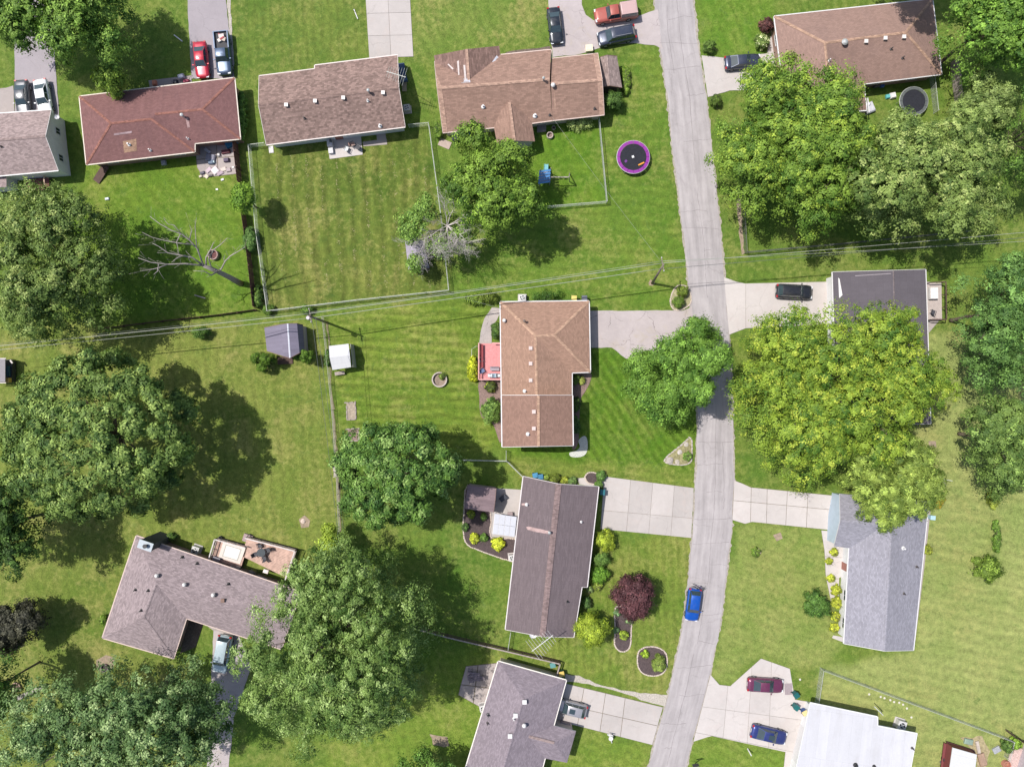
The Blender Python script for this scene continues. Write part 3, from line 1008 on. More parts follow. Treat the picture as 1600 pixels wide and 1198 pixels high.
# white gabled house, upper left
R = roof_mat('pale_tan_shingles', (0.285, 0.222, 0.215), mott=0.12, streak=0.16)
h1 = House('house', 'white house with pale pinkish roof and white gable wall beside two parked cars',
    dict(a=(80,172,2.9), b=(91,266,2.9), r=(71,213,4.6), a2=(-90,184,2.9), b2=(-72,281,2.9), r2=(-95,226,4.6)),
    [('a','r','r2','a2'), ('b','b2','r2','r')], ['a','r','b','b2','r2','a2'], W_WHITE, R, ridges=[('r','r2')], inset=0.18, windows=False,
    cap_mat=roof_mat('pale_tan_cap', (0.25,0.19,0.18)))
for (x, y) in ((87,206),(90,238)):
    # gable windows that face the yard
    e = [e for e in h1.edges if set(e[:2]) in ({'a','r'}, {'r','b'})]
    e0 = e[0] if y < 215 else e[1]
    p = e0[2]*0.45 + e0[3]*0.55 if y < 215 else e0[2]*0.5 + e0[3]*0.5
    o = link_mesh('window', WIN_S[0], h1.root, (p.x, p.y, 1.75), e0[5]); q = bpy.data.objects.new('pane', WIN_S[1]); COL.objects.link(q); q.parent = o
h1.vent(2,229,'pipe')
# lower rear wing of that house
mb = MB(); pl = [P(10,268,2.3), P(10,292,2.3), P(-60,298,2.3), P(-60,274,2.3)]
roof_slab('wing_roof', pl, [(0,1,2,3)], R, h1.root)
mb.prism([(pl[0]+Vector((-.2,0,0))).xy, (pl[1]+Vector((-.2,.2,0))).xy, pl[2].xy, pl[3].xy], 0, 2.12); mb.build('wing_wall', W_WHITE, parent=h1.root)

# red-brown hip roof
R = roof_mat('red_brown_shingles', (0.178, 0.092, 0.088), mott=0.14, streak=0.2, dark=(0.105, 0.058, 0.062), brickvar=0.12)
RC = roof_mat('red_brown_caps', (0.235, 0.108, 0.085), mott=0.2)
h2 = House('house', 'long house with red-brown hip roof and light patched spot, next to cluttered patio',
    dict(A=(124,151,2.6), B=(366,122,2.6), C=(375,217,2.6), D=(304,224,2.6), E=(304,237,2.6), F=(135,257,2.6),
         R1=(173,193,4.15), R2=(236,186,4.15), R3=(242,178.5,3.9), R4=(316,171,3.9)),
    [('A','R1','R2','R3','R4','B'), ('A','F','R1'), ('F','E','R2','R1'), ('R2','E','D','R3'), ('R3','D','C','R4'), ('R4','C','B')],
    ['A','F','E','D','C','B'], W_BRICK, R, trim=T_CREAM, ridges=[('A','R1'),('F','R1'),('R1','R2'),('R2','E'),('R3','R4'),('R4','B'),('R4','C')],
    cap_mat=RC, cap_w=0.3, doors=[('D','C')])
h2.vent(288,183,'flue'); h2.vent(202,226,'pipe', WHITE, 1.3); h2.vent(235,235,'pipe', WHITE, 1.0); h2.vent(294,217,'pipe', WHITE, .8)
h2.patch([(192,221),(213,217),(214,236),(194,239)], roof_mat('tan_new_shingles', (0.30,0.19,0.13), mott=0.25), 'shingle_patch')
h2.patch([(178,209),(206,205),(206,208),(178,212)], roof_mat('grey_worn_shingles', (0.30,0.22,0.23), mott=0.25), 'worn_streak')
h2.patch([(290,185),(293,200),(297,199),(294,184)], roof_mat('pink_worn_shingles', (0.36,0.24,0.23), mott=0.2), 'worn_streak')

# mottled brown gable roof
R = roof_mat('mottled_brown_shingles', (0.215, 0.148, 0.128), mott=0.35, tab=(0.36, 0.22), streak=0.08, brickvar=0.30)
h3 = House('house', 'long house with mottled brown gable roof above small concrete patio in fenced yard',
    dict(nw=(405,119,2.55), n1=(492,108,2.55), n2=(492,102.5,2.45), ne=(621,86.5,2.45), er=(623,137,4.25), se=(633,198,2.55), sw=(416,226,2.55), wr=(404,164,4.25)),
    [('nw','wr','er','ne','n2','n1'), ('sw','se','er','wr')], ['nw','n1','n2','ne','er','se','sw','wr'], W_WHITE, R, trim=plain('pinkish_white_trim', (0.62,0.55,0.52), 0.6),
    ridges=[('wr','er')], cap_mat=R, doors=[('sw','se')])
for x, y in ((448,165),(493,159),(537,154),(599,146)): h3.vent(x, y, 'box')
h3.vent(577,145,'flue', s=0.9); h3.vent(575,158,'pipe', WHITE); h3.vent(594,197,'pipe', WHITE, 1.4); h3.vent(476,185,'pipe')

# brown house with several gables
R = roof_mat('tan_brown_shingles', (0.255, 0.162, 0.126), mott=0.16, tab=(0.5, 0.2), streak=0.14, brickvar=0.16)
RP = roof_mat('pink_tan_caps', (0.36, 0.235, 0.18), mott=0.15)
h4 = House('house', 'sprawling brown house with cross gables and attached garage beside purple trampoline yard',
    dict(nw=(679,97,2.6), wr=(683,138,4.5), er=(859,124,4.5), ne=(861,78,2.6), n1=(782,86,2.6), se=(863,188,2.6), w2=(833,192,2.6), w1=(773,199,2.6), sw=(692,207,2.6),
         ne2=(934,84,2.6), er2=(941,125,4.32), gr=(861,131,4.32), gn=(861,92,2.6), se2=(944,179,2.6)),
    [('nw','wr','er','ne','n1'), ('sw','w1','w2','se','er','wr'), ('gn','gr','er2','ne2'), ('gr','se','se2','er2')],
    ['nw','wr','sw','w1','w2','se','se2','er2','ne2','gn','ne','n1'], W_TAN, R, trim=T_PINK, ridges=[('wr','er'),('gr','er2')], cap_mat=RP, cap_w=0.4,
    garage=[('gn','ne2')], doors=[('sw','w1')])
def sub_gable(h, V, faces, outline, wall, roof, ridges, cap, trim=WHITE, nm='wing_roof', inset=0.3):
    keys = list(V); idx = {k:i for i,k in enumerate(keys)}
    W = [P(*V[k]) for k in keys]
    F = [[idx[k] for k in f] for f in faces]
    b = len(h.W); h.W += W; h.faces += [[i+b for i in f] for f in F]
    ro = roof_slab(nm, W, F, roof, h.root, 0.16, trim)
    ol = [W[idx[k]] for k in outline]
    ins = poly_inset([p.xy for p in ol], inset); n = len(ol)
    mb = MB()
    mb.add([Vector((p.x,p.y,0)) for p in ins] + [Vector((ins[i].x,ins[i].y,ol[i].z-0.15)) for i in range(n)], [[i,(i+1)%n,n+(i+1)%n,n+i] for i in range(n)])
    mb.build('wing_wall', wall, parent=h.root)
    for a, c in ridges:
        a, c = W[idx[a]], W[idx[c]]
        mb = MB(); mb.beam(a+Vector((0,0,0.0)), c+Vector((0,0,0.0)), 0.34, 0.06); mb.build('ridge_cap', cap, parent=ro, uvfn=lambda p, poly: (p.x, p.y))
    return ro
RN = roof_mat('worn_brown_shingles', (0.185, 0.118, 0.098), mott=0.25, tab=(0.5,0.2), streak=0.3)
sub_gable(h4, dict(l0=(678,87,2.6), a=(729,77,4.15), b=(733,131,4.15), l1=(686,140,2.6), r0=(780,72,2.6), r1=(787,126,2.6)),
    [('l0','l1','b','a'), ('a','b','r1','r0')], ['l0','a','r0','r1','l1'], W_TAN, RN, [('a','b')], RP, T_PINK)
sub_gable(h4, dict(l0=(770,188,2.6), a=(796,160,3.95), b=(804,220,3.95), l1=(777,226,2.6), r0=(830,186,2.6), r1=(836,221,2.6)),
    [('l0','l1','b','a'), ('a','b','r1','r0')], ['l0','l1','b','r1','r0'], siding('grey_gable_siding',(0.45,0.42,0.42)), R, [('a','b')], RP, T_PINK)
def rake_border(h, a, b, inward, w=0.62, mat=None):
    """lighter border course of shingles along a rake"""
    p, q = P(*a), P(*b)
    s = Vector((inward, 0, 0))*w
    mb = MB(); up = Vector((0,0,0.03))
    mb.add([p+up, q+up, q+s+up, p+s+up, p, q, q+s, p+s], [(0,1,2,3),(4,7,6,5),(0,4,5,1),(1,5,6,2),(2,6,7,3),(3,7,4,0)])
    for k, f in enumerate(mb.f[:1]):
        vs = [mb.v[i] for i in f]
        if (vs[1]-vs[0]).cross(vs[2]-vs[0]).z < 0: mb.f[k] = f[::-1]
    mb.build('rake_border', mat, parent=h.roof, uvfn=lambda p, poly: (p.x, p.y))
rake_border(h4, (683,138,4.5), (692,207,2.6), 1, mat=RP); rake_border(h4, (679,104,2.88), (683,138,4.5), 1, mat=RP)
rake_border(h4, (941,125,4.32), (944,179,2.6), -1, mat=RP); rake_border(h4, (934,84,2.6), (941,125,4.32), -1, mat=RP)
h4.vent(755,167,'pipe', WHITE, 1.4); h4.vent(849,126,'flue', s=0.8); h4.vent(864,135,'turbine', WHITE, 0.9); h4.vent(836,181,'pipe', WHITE, 1.6); h4.vent(859,180,'pipe'); h4.vent(929,170,'pipe')
PALE = plain('pale_roof_cement', (0.48, 0.42, 0.40), 0.9, var=0.2)
h4.patch([(699,101),(701,100),(709,108),(707,109)], PALE, 'roof_cement'); h4.patch([(714,96),(717,95),(718,117),(716,118)], PALE, 'roof_cement')
h4.patch([(724,102),(727,102),(729,126),(726,127)], PALE, 'roof_cement'); h4.patch([(720,124),(734,123),(735,129),(721,130)], plain('flashing_grey',(0.42,0.42,0.46),0.5), 'flashing')
h4.patch([(769,97),(776,87),(779,90),(773,98)], plain('flashing_grey',(0.42,0.42,0.46),0.5), 'flashing')
h4.patch([(861,140),(866,140),(869,171),(866,171)], RP, 'worn_streak')

# brown hip roof, upper right
R = roof_mat('dusty_brown_shingles', (0.250, 0.164, 0.136), mott=0.12, streak=0.14, brickvar=0.1, dark=(0.20,0.135,0.12))
RC = roof_mat('dusty_brown_caps', (0.34,0.22,0.16), mott=0.15)
h5 = House('house', 'brown hip roofed house partly under trees, with dark car on its pale driveway',
    dict(nw=(1210,26,2.6), ne=(1457,-1,2.6), se=(1471,116,2.6), v=(1350,131,2.6), ws=(1354,172,2.6), ww=(1230,180,2.6), r1=(1289,67,4.65), r2=(1415,51,4.45), r3=(1295,126,4.65)),
    [('nw','r1','r2','ne'), ('r2','se','ne'), ('r1','v','se','r2'), ('r1','r3','ws','v'), ('r3','ww','ws'), ('nw','ww','r3','r1')],
    ['nw','ww','ws','v','se','ne'], W_BRICK, R, ridges=[('nw','r1'),('r1','r2'),('r2','ne'),('r2','se'),('r1','r3')], cap_mat=RC, doors=[('nw','ww')])
h5.vent(1318,68,'turbine', s=1.3); h5.vent(1352,66,'box'); h5.vent(1382,61,'box'); h5.vent(1411,59,'box'); h5.vent(1392,77,'pipe'); h5.vent(1295,95,'pipe', WHITE); h5.vent(1295,122,'pipe', WHITE); h5.vent(1410,91,'pipe')

# central split-level house
R = roof_mat('warm_brown_shingles', (0.285, 0.178, 0.130), mott=0.12, streak=0.14, brickvar=0.13)
RC = roof_mat('warm_brown_caps', (0.37, 0.24, 0.17), mott=0.12)
h6 = House('house', 'central split-level house with warm brown roof and pink deck on its back',
    dict(nw=(782,472,2.7), ne=(920,470.5,2.7), se=(922,581,2.7), nt=(893.5,582,2.7), s1=(893.5,622,2.7), s0=(784,622,2.7), rs=(839,622,4.25), r1=(837,525,4.25), r2=(866,523.5,4.25)),
    [('nw','r1','r2','ne'), ('nw','s0','rs','r1'), ('r1','rs','s1','nt'), ('r1','nt','se','r2'), ('r2','se','ne')],
    ['nw','s0','s1','nt','se','ne'], W_TAN, R, ridges=[('nw','r1'),('r1','r2'),('r2','ne'),('r2','se'),('r1','rs')], cap_mat=RC, garage=[('ne','se')], doors=[('nt','s1')],
    no_gutter=[('s0','s1')])
RL = roof_mat('warm_brown_shingles_dusky', (0.232, 0.142, 0.110), mott=0.13, streak=0.14, brickvar=0.13)
up = House.__new__(House)
sub = sub_gable(h6, dict(a=(784,617.5,5.0), ra=(841,617.5,6.5), b=(894,617.5,5.0), c=(785,698,5.0), rc=(841.5,697,6.5), d=(895,696,5.0)),
    [('a','c','rc','ra'), ('ra','rc','d','b')], ['a','ra','b','d','rc','c'], W_TAN, RL, [('ra','rc')], RC, WHITE, nm='upper_roof', inset=0.3)
for a, b in (((784,617.5,5.0),(785,698,5.0)), ((894,617.5,5.0),(895,696,5.0))):
    mb = MB(); s = -1 if a[0] < 800 else 1
    mb.beam(P(*a)+Vector((s*.065,0,-.07)), P(*b)+Vector((s*.065,0,-.07)), 0.13, 0.12); mb.build('gutter', WHITE, parent=h6.root)
for a, b in (((784,617.5,5.0),(841,617.5,6.5)), ((841,617.5,6.5),(894,617.5,5.0)), ((785,698,5.0),(841.5,697,6.5)), ((841.5,697,6.5),(895,696,5.0))):
    mb = MB(); s = 1 if a[1] < 650 else -1
    mb.beam(P(*a)+Vector((0,s*.025,-.06)), P(*b)+Vector((0,s*.025,-.06)), 0.05, 0.17); mb.build('rake_board', WHITE, parent=h6.root)
for x, y in ((829,544),(829,568),(829,594)): h6.vent(x, y, 'box', plain('pink_vent',(0.55,0.43,0.40),0.6))
h6.vent(820,611,'pipe', WHITE, 1.4); h6.vent(834,643,'box', plain('pink_vent',(0.55,0.43,0.40),0.6)); h6.vent(834,669,'box', plain('pink_vent',(0.55,0.43,0.40),0.6)); h6.vent(825,678,'pipe', WHITE, 1.4)
h6.vent(819,502,'flue', plain('flue_dark',(0.16,0.12,0.10),0.6), 0.8); h6.vent(788,501,'turbine', WHITE, 0.8)

# dark brown gable roof
R = roof_mat('dark_plum_shingles', (0.138, 0.110, 0.117), mott=0.12, tab=(0.9, 0.16), streak=0.05, brickvar=0.10)
RC = roof_mat('worn_ridge_shingles', (0.20, 0.145, 0.14), mott=0.2)
h7 = House('house', 'long house with dark plum-brown gable roof and worn pinkish ridge by wide concrete driveway',
    dict(nw=(818,744,2.6), nr=(873,756,4.2), ne=(935,760,2.6), e1=(917,917,2.6), e2=(909,916.5,2.85), se=(896,995,2.85), sr=(847.5,994,4.2), sw=(790,983,2.6)),
    [('nw','sw','sr','nr'), ('nr','sr','se','e2','e1','ne')], ['nw','sw','sr','se','e2','e1','ne','nr'], W_TAN, R, trim=plain('dusty_white_trim',(0.60,0.56,0.55),0.6),
    ridges=[('nr','sr')], cap_mat=RC, cap_w=0.75, garage=[('ne','e1')], doors=[('nw','sw')])
h7.vent(858,830,'flue', s=0.9); h7.vent(823,788,'pipe', WHITE, 1.3); h7.vent(908,815,'pipe', WHITE); h7.vent(886,939,'pipe', BLACK, 1.2)
h7.patch([(822,823),(826,822),(857,829),(856,834),(834,830),(824,827)], roof_mat('pink_streak', (0.36,0.26,0.25), mott=0.2), 'worn_streak')
h7.patch([(815,786),(821,786),(821,790),(815,789)], roof_mat('pink_streak', (0.36,0.26,0.25), mott=0.2), 'worn_streak')

# dark grey low roof partly under the yellow-green tree
R = roof_mat('charcoal_membrane', (0.105, 0.094, 0.108), mott=0.14, tab=(1.0, 1.0), streak=0.05, brickvar=0.03)
h8 = House('house', 'house with low charcoal roof and white edging, half hidden by yellow-green tree',
    dict(nw=(1301,425,2.8), nr=(1396,422.5,3.5), ne=(1446,421,2.8), se=(1454,662,2.8), sr=(1403,663,3.5), sw=(1308,665,2.8)),
    [('nw','sw','sr','nr'), ('nr','sr','se','ne')], ['nw','sw','sr','se','ne','nr'], W_WHITE, R, ridges=[('nr','sr')], cap_mat=roof_mat('charcoal_cap',(0.16,0.135,0.14)), cap_w=0.22,
    garage=[('nw','sw')], doors=[('ne','se')])
h8.vent(1411,492,'turbine', WHITE, 0.9)
h8.patch([(1309.5,434),(1311.5,436),(1316,461),(1311,466)], WHITE, 'white_flashing', 0.06)
h8.patch([(1336,430.5),(1392,427),(1392,428),(1336,431.5)], plain('seam_grey',(0.3,0.27,0.29),0.7), 'roof_seam')

# pale blue-grey roof on the right
R = roof_mat('pale_blue_grey_shingles', (0.252, 0.246, 0.280), mott=0.15, streak=0.06, brickvar=0.14)
h9 = House('house', 'house with pale blue-grey roof and blue garage front, right of the road',
    dict(nw=(1331,776,2.6), nr=(1396,780,4.2), ne=(1451,784,2.6), se=(1427,1015.5,2.6), sr=(1382.5,1016.5,4.2), sw=(1319,1005,2.6)),
    [('nw','sw','sr','nr'), ('nr','sr','se','ne')], ['nw','sw','sr','se','ne','nr'], W_WHITE, R, ridges=[('nr','sr')], cap_mat=R, doors=[('nw','sw')])
sub_gable(h9, dict(a=(1312,771,2.6), ra=(1313,813,3.95), b=(1303,853,2.6), rb=(1391,819,3.95), c=(1380,778,2.6), d=(1372,862,2.6)),
    [('a','ra','rb','c'), ('ra','b','d','rb')], ['a','ra','b','d','c'], W_BLUE, R, [('ra','rb')], R, WHITE, inset=0.25)
h9.vent(1411,856,'pipe', WHITE, 1.5); h9.vent(1432,885,'pipe'); h9.vent(1412,927,'pipe')
g = link_mesh('garage_door', GARAGE, h9.root, P(1309.5,808,0) + Vector((-0.02,0,0.0)), math.radians(98), (0.95,1,1)); g['label'] = 'pale garage door facing the road'

# white flat roof, bottom right
R = roof_mat('white_membrane', (0.47, 0.47, 0.495), mott=0.08, tab=(1.4, 6.0), streak=0.10, brickvar=0.03, dark=(0.36,0.35,0.35))
h10 = House('house', 'house with bright white low roof at the bottom, beside two cars on its driveway',
    dict(nw=(1266,1098,2.8), n1=(1371,1120,2.8), n2=(1371,1134,2.84), ne=(1433,1146,2.84), e=(1414,1250,3.5), w=(1235,1240,3.5), se=(1395,1360,2.8), sw=(1205,1330,2.8)),
    [('nw','w','e','ne','n2','n1'), ('w','sw','se','e')], ['nw','w','sw','se','e','ne','n2','n1'], W_WHITE, R, trim=plain('bright_white_trim',(0.66,0.66,0.66),0.5), garage=[('nw','w')], inset=0.85)
h10.vent(1337,1195,'pipe', BLACK, 1.6); h10.vent(1366,1197,'pipe', BLACK, 1.2); h10.vent(1425,1168,'pipe')

# grey house, bottom centre
R = roof_mat('mauve_grey_shingles', (0.215, 0.182, 0.205), mott=0.16, streak=0.07, brickvar=0.16)
h11 = House('house', 'mauve-grey roofed house at the bottom edge, with silver car nosed under its eave',
    dict(nw=(778.5,1033,2.6), ne=(884.5,1062.5,2.6), e=(865,1133,2.6), se=(823,1290,2.6), sw=(700,1290,2.6), r1=(818,1092,4.4), r2=(775,1240,4.4)),
    [('nw','r1','ne'), ('nw','sw','r2','r1'), ('r1','r2','se','e','ne'), ('r2','sw','se')], ['nw','sw','se','e','ne'], W_TAN, R, trim=plain('cream_white_trim',(0.70,0.66,0.60),0.6),
    ridges=[('r1','r2')], cap_mat=R, garage=[('ne','e')])
sub_gable(h11, dict(a=(846,1128,2.6), b=(900,1142,2.6), c=(886,1191,2.6), d=(830,1180,2.6), r=(866,1160,3.6), q=(818,1148,3.6)),
    [('a','b','r','q'), ('b','c','r'), ('c','d','q','r')], ['a','b','c','d'], W_TAN, R, [('q','r')], roof_mat('brown_valley',(0.26,0.20,0.19)), WHITE)
for x, y in ((819.5,1095),(805.5,1116),(797,1148)): h11.vent(x, y, 'box', WHITE, 1.2)
h11.vent(819,1131,'turbine', WHITE, 0.9); h11.vent(803,1122,'pipe', WHITE); h11.vent(763,1116,'pipe', DARKMETAL, 1.3); h11.vent(762,1129,'pipe')

# L-shaped grey house, lower left
R = roof_mat('pinkish_grey_shingles', (0.255, 0.208, 0.216), mott=0.20, streak=0.08, brickvar=0.22)
h12 = House('house', 'L-shaped house with pinkish grey roof, blue-grey chimney and wooden deck behind',
    dict(nw=(213,837,2.6), ne=(470,925,2.6), ap=(452,979,4.3), se=(440,1014,2.6), v=(291,965.5,2.6), sl=(271,1028,2.6), sw=(160,996,2.6), r1=(244,911,4.3), r2=(224.5,963.5,4.3)),
    [('nw','r1','ap','ne'), ('nw','sw','r2','r1'), ('sw','sl','r2'), ('r1','r2','sl','v'), ('r1','v','se','ap')],
    ['nw','sw','sl','v','se','ap','ne'], W_BRICK, R, trim=T_PINK, ridges=[('r1','ap'),('r1','r2'),('sw','r2'),('sl','r2')], cap_mat=R, cap_w=0.3, doors=[('nw','ne')])
for x, y in ((247,898),(290,912),(335,928)): h12.vent(x, y, 'turbine', WHITE, 0.85)
for x, y in ((308,880),(285,870),(357,912),(212,921),(232,922),(221,953)): h12.vent(x, y, 'pipe', BLACK, 1.1)
h12.vent(349,937,'box', T_BROWN)
# blue-grey wood chimney chase
mb = MB(); ang = math.radians(-19)
c0 = P(227, 852, 5.0); c0.z = 0
mb.box(c0 + Vector((0,0,2.45)), (1.7, 0.95, 4.9), ang)
ch = mb.build('chimney', plain('charcoal_chase', (0.06,0.065,0.075),0.8), parent=h12.root); ch['label'] = 'dark boxed chimney with blue-grey top'
mb = MB(); mb.box(c0 + Vector((0,0,4.96)), (1.85,1.1,0.12), ang); mb.build('chimney_cap', plain('cap_grey',(0.36,0.41,0.45),0.5), parent=ch)
mb = MB(); mb.lathe(c0 + Vector((0.15,0,5.02)), [(0.16,0),(0.16,0.35),(0.27,0.36),(0.27,0.45)], 12); mb.build('flue', BLACK, parent=ch)
# ------------------------------------------------------------ sheds and covers
def shed(name, label, V, faces, outline, wall, roof, trim=None, inset=0.12, cat='shed', gutters=False, ridges=(), cap=None, door=None, thick=0.08, cap_w=0.2):
    return House(name, label, V, faces, outline, wall, roof, cat=cat, trim=trim or T_BROWN, inset=inset, ridges=ridges, cap_mat=cap, windows=False, gutters=gutters, thick=thick, cap_w=cap_w)
R = roof_mat('grey_brown_shed_shingles', (0.255,0.195,0.180), mott=0.25, tab=(0.4,0.22), brickvar=0.25)
s1 = shed('garden_shed', 'brown wood garden shed beside the garage wing and its dark bush',
    dict(nw=(937,90,2.0), nr=(949,86.5,2.7), ne=(964,88,2.0), se=(972,137,2.0), sr=(953,134,2.7), sw=(941,136,2.0)),
    [('nw','sw','sr','nr'), ('nr','sr','se','ne')], ['nw','sw','sr','se','ne','nr'], plain('dark_brown_boards',(0.07,0.05,0.045),0.85,var=.2), R, ridges=[('nr','sr')], cap=R)
R = roof_mat('slate_metal_roof', (0.165,0.15,0.195), mott=0.14, tab=(0.5,8.0), brickvar=0.08)
RD = R
s2 = shed('garden_shed', 'grey gambrel-roofed shed with arborvitae at its front, near the white canopy',
    dict(nw=(413,512,2.0), n1=(439,507,3.0), nr=(449.5,505.5,3.45), n2=(464,505.5,3.0), ne=(473,507.5,2.0), se=(476,547,2.0), s2=(468,551,3.0), sr=(453,559,3.45), s1=(442,556,3.0), sw=(417,548,2.0)),
    [('nw','sw','s1','n1'), ('n1','s1','sr','nr'), ('nr','sr','s2','n2'), ('n2','s2','se','ne')],
    ['nw','sw','s1','sr','s2','se','ne','n2','nr','n1'], plain('pinkish_grey_boards',(0.36,0.31,0.32),0.8,var=.15), R, ridges=[('nr','sr')], cap=plain('pale_ridge_metal',(0.55,0.56,0.62),0.4))
mb = MB(); q = P(446,563,0); mb.box(q+Vector((0,0,0.12)), (2.0,1.0,0.1), 0.05, ry=0); mb.build('ramp', DARKWOOD, parent=s2.root)
RW = roof_mat('white_canopy_cloth', (0.52,0.52,0.53), mott=0.04, tab=(3,3), brickvar=0.0)
can = empty('garden_canopy', P(533,560,0), 'white-topped garden canopy on posts beside the grey shed', 'canopy')
cv = [P(514,540.5,2.15), P(544.5,537,2.15), P(548.5,573.5,2.15), P(519.5,578,2.15), P(515,558.5,2.75), P(546.5,555,2.75)]
roof_slab('canopy_top', cv, [(0,4,5,1),(4,3,2,5)], RW, can, 0.05, plain('canopy_underside',(0.5,0.5,0.5),0.7))
for p in (cv[0], cv[1], cv[2], cv[3]):
    mb = MB(); g = Vector((p.x, p.y, 0)); c = sum((Vector((v.x, v.y, 0)) for v in cv[:4]), Vector())/4
    g = g.lerp(c, 0.06); mb.box(g+Vector((0,0,1.05)), (0.09,0.09,2.1)); mb.build('post', GREYWOOD, parent=can)
mb = MB(); a, b = cv[1].lerp(cv[0], .02), cv[2].lerp(cv[3], .02)
mb.beam(Vector((a.x,a.y,1.0))+Vector((.25,0,0)), Vector((b.x,b.y,1.0))+Vector((.25,0,0)), 0.06, 1.9); mb.build('side_screen', plain('grey_screen',(0.33,0.32,0.30),0.8), parent=can)
ta = empty('bench', P(532,582,0), 'weathered wooden bench and junk in front of the white canopy', 'bench')
mb = MB(); mb.box(P(532,583,0)+Vector((0,0,.45)), (1.3,0.45,.06), .15); mb.build('seat', GREYWOOD, parent=ta)
for dx in (-.5,.5):
    mb = MB(); mb.box(P(532,583,0)+Vector((dx,0,.21)), (.08,.4,.42), .15); mb.build('leg', DARKWOOD, parent=ta)
R = roof_mat('lilac_grey_shed_roof', (0.30,0.27,0.33), mott=0.2, tab=(0.5,3), brickvar=0.1)
s4 = shed('garden_shed', 'small lilac-grey shed beneath the half dead tree',
    dict(nw=(633,377,1.9), nr=(647,374,2.5), ne=(661,376,1.9), se=(671,419,1.9), sr=(654,419,2.5), sw=(638,421,1.9)),
    [('nw','sw','sr','nr'), ('nr','sr','se','ne')], ['nw','sw','sr','se','ne','nr'], plain('dark_shed_wall',(0.10,0.09,0.10),0.8), R)
R = roof_mat('plum_shed_shingles', (0.225,0.165,0.175), mott=0.15, tab=(0.9,0.15), brickvar=0.12)
s5 = shed('garden_shed', 'plum roofed shed dappled by tree shade in the dark back bed',
    dict(nw=(731,757.5,2.2), ne=(775,763,2.2), er=(773.5,783,3.0), se=(771,800,2.2), sw=(726,794.5,2.2), wr=(728,777,3.0)),
    [('nw','wr','er','ne'), ('wr','sw','se','er')], ['nw','wr','sw','se','er','ne'], plain('mauve_shed_wall',(0.28,0.22,0.22),0.8), R, ridges=[('wr','er')], cap=R)
# white ribbed patio awning
aw = empty('patio_awning', P(788,822,0), 'white ribbed patio awning beside the plum roofed house', 'awning')
A, B, C, D = P(773,802,2.3), P(807.5,807,2.45), P(804,838.5,2.45), P(769.5,834,2.3)
WP = plain('white_awning_panel',(0.44,0.45,0.49),0.45,var=0.05)
for i in range(4):
    for j in range(2):
        def q(u, v): return A.lerp(B, u).lerp(D.lerp(C, u), v)
        e = 0.012
        c4 = [q(i/4+e, j/2+e*.6), q((i+1)/4-e, j/2+e*.6), q((i+1)/4-e, (j+1)/2-e*.6), q(i/4+e, (j+1)/2-e*.6)]
        mb = MB(); mb.add([p for p in c4] + [p-Vector((0,0,.05)) for p in c4], [(3,2,1,0),(4,5,6,7),(0,1,5,4),(1,2,6,5),(2,3,7,6),(3,0,4,7)]); mb.build('panel', WP, parent=aw)
for i in range(5):
    mb = MB(); mb.beam(A.lerp(B, min(.995,max(.005,i/4)))-Vector((0,0,.09)), D.lerp(C, min(.995,max(.005,i/4)))-Vector((0,0,.09)), .06, .07); mb.build('rafter', WHITE, parent=aw)
for p in (A, D):
    mb = MB(); mb.box(Vector((p.x+.15, p.y+(-.15 if p is A else .15), 1.08)), (.09,.09,2.16)); mb.build('post', WHITE, parent=aw)

# ------------------------------------------------------------ fences
mesh_cache = {}
def chain_mesh(L, h, rad, mat):
    key = (round(L, 1), h, rad, mat.name)
    if key in mesh_cache: return mesh_cache[key]
    mb = MB(); sp = 0.16
    n = int((L+h)/sp)
    for k in range(n):
        for s in (1, -1):
            x0 = -h + k*sp if s == 1 else k*sp
            # line from (x0,0) rising with slope s
            pts = []
            xa, za, xb, zb = x0, 0.0, x0 + s*h, h
            if xa < 0: t = (0-xa)/(xb-xa); xa, za = 0, t*h
            if xb > L: t = (L-x0)/(s*h); xb, zb = L, t*h
            if xa > L: t = (L-x0)/(s*h); xa, za = L, t*h
            if xb < 0: t = (0-x0)/(s*h); xb, zb = 0, t*h
            if abs(xb-xa) < 0.02: continue
            mb.beam((xa, 0.004*s, za+0.03), (xb, 0.004*s, zb+0.03), rad*2, rad*2)
    o = mb.build('wire_mesh', mat, origin=(0,0,0)); me = o.data; bpy.data.objects.remove(o)
    mesh_cache[key] = me
    return me
def chain_fence(label, pts, h=1.2, mat=None, span=3.0, rail=0.028, wire=0.004, group=None):
    mat = mat or GALV
    W = [P(x, y, 0) for x, y in pts]
    root = empty('chain_link_fence', W[0], label, 'fence', group)
    pm = MB(); pm.lathe((0,0,0), [(0.035,0),(0.035,h+0.05),(0.05,h+0.06),(0.03,h+0.13)], 8); po = pm.build('post', mat, origin=(0,0,0)); pme = po.data; bpy.data.objects.remove(po)
    first = True
    for a, b in zip(W, W[1:]):
        L = (b-a).length; n = max(1, round(L/span)); d = (b-a)/n; ang = math.atan2(d.y, d.x)
        for i in range(n):
            p = a + d*i
            if first or i > 0 or True: link_mesh('post', pme, root, p)
            m = link_mesh('wire_mesh', chain_mesh(d.length, h, wire, mat), root, p, ang); m['kind'] = 'stuff'
        mb = MB(); mb.tube([a+Vector((0,0,h+.02)), b+Vector((0,0,h+.02))], rail, 6); mb.build('top_rail', mat, parent=root)
    link_mesh('post', pme, root, W[-1])
    return root
PALEGALV = plain('pale_galvanised', (0.47,0.49,0.45), 0.5, metal=0.2, var=0.1)
chain_fence('chain-link fence enclosing three sides of the back yard with clipping rows', [(417,228),(393,231),(404,360),(422,487),(560,470),(702,455),(690,340),(671,197),(640,200)], mat=PALEGALV)
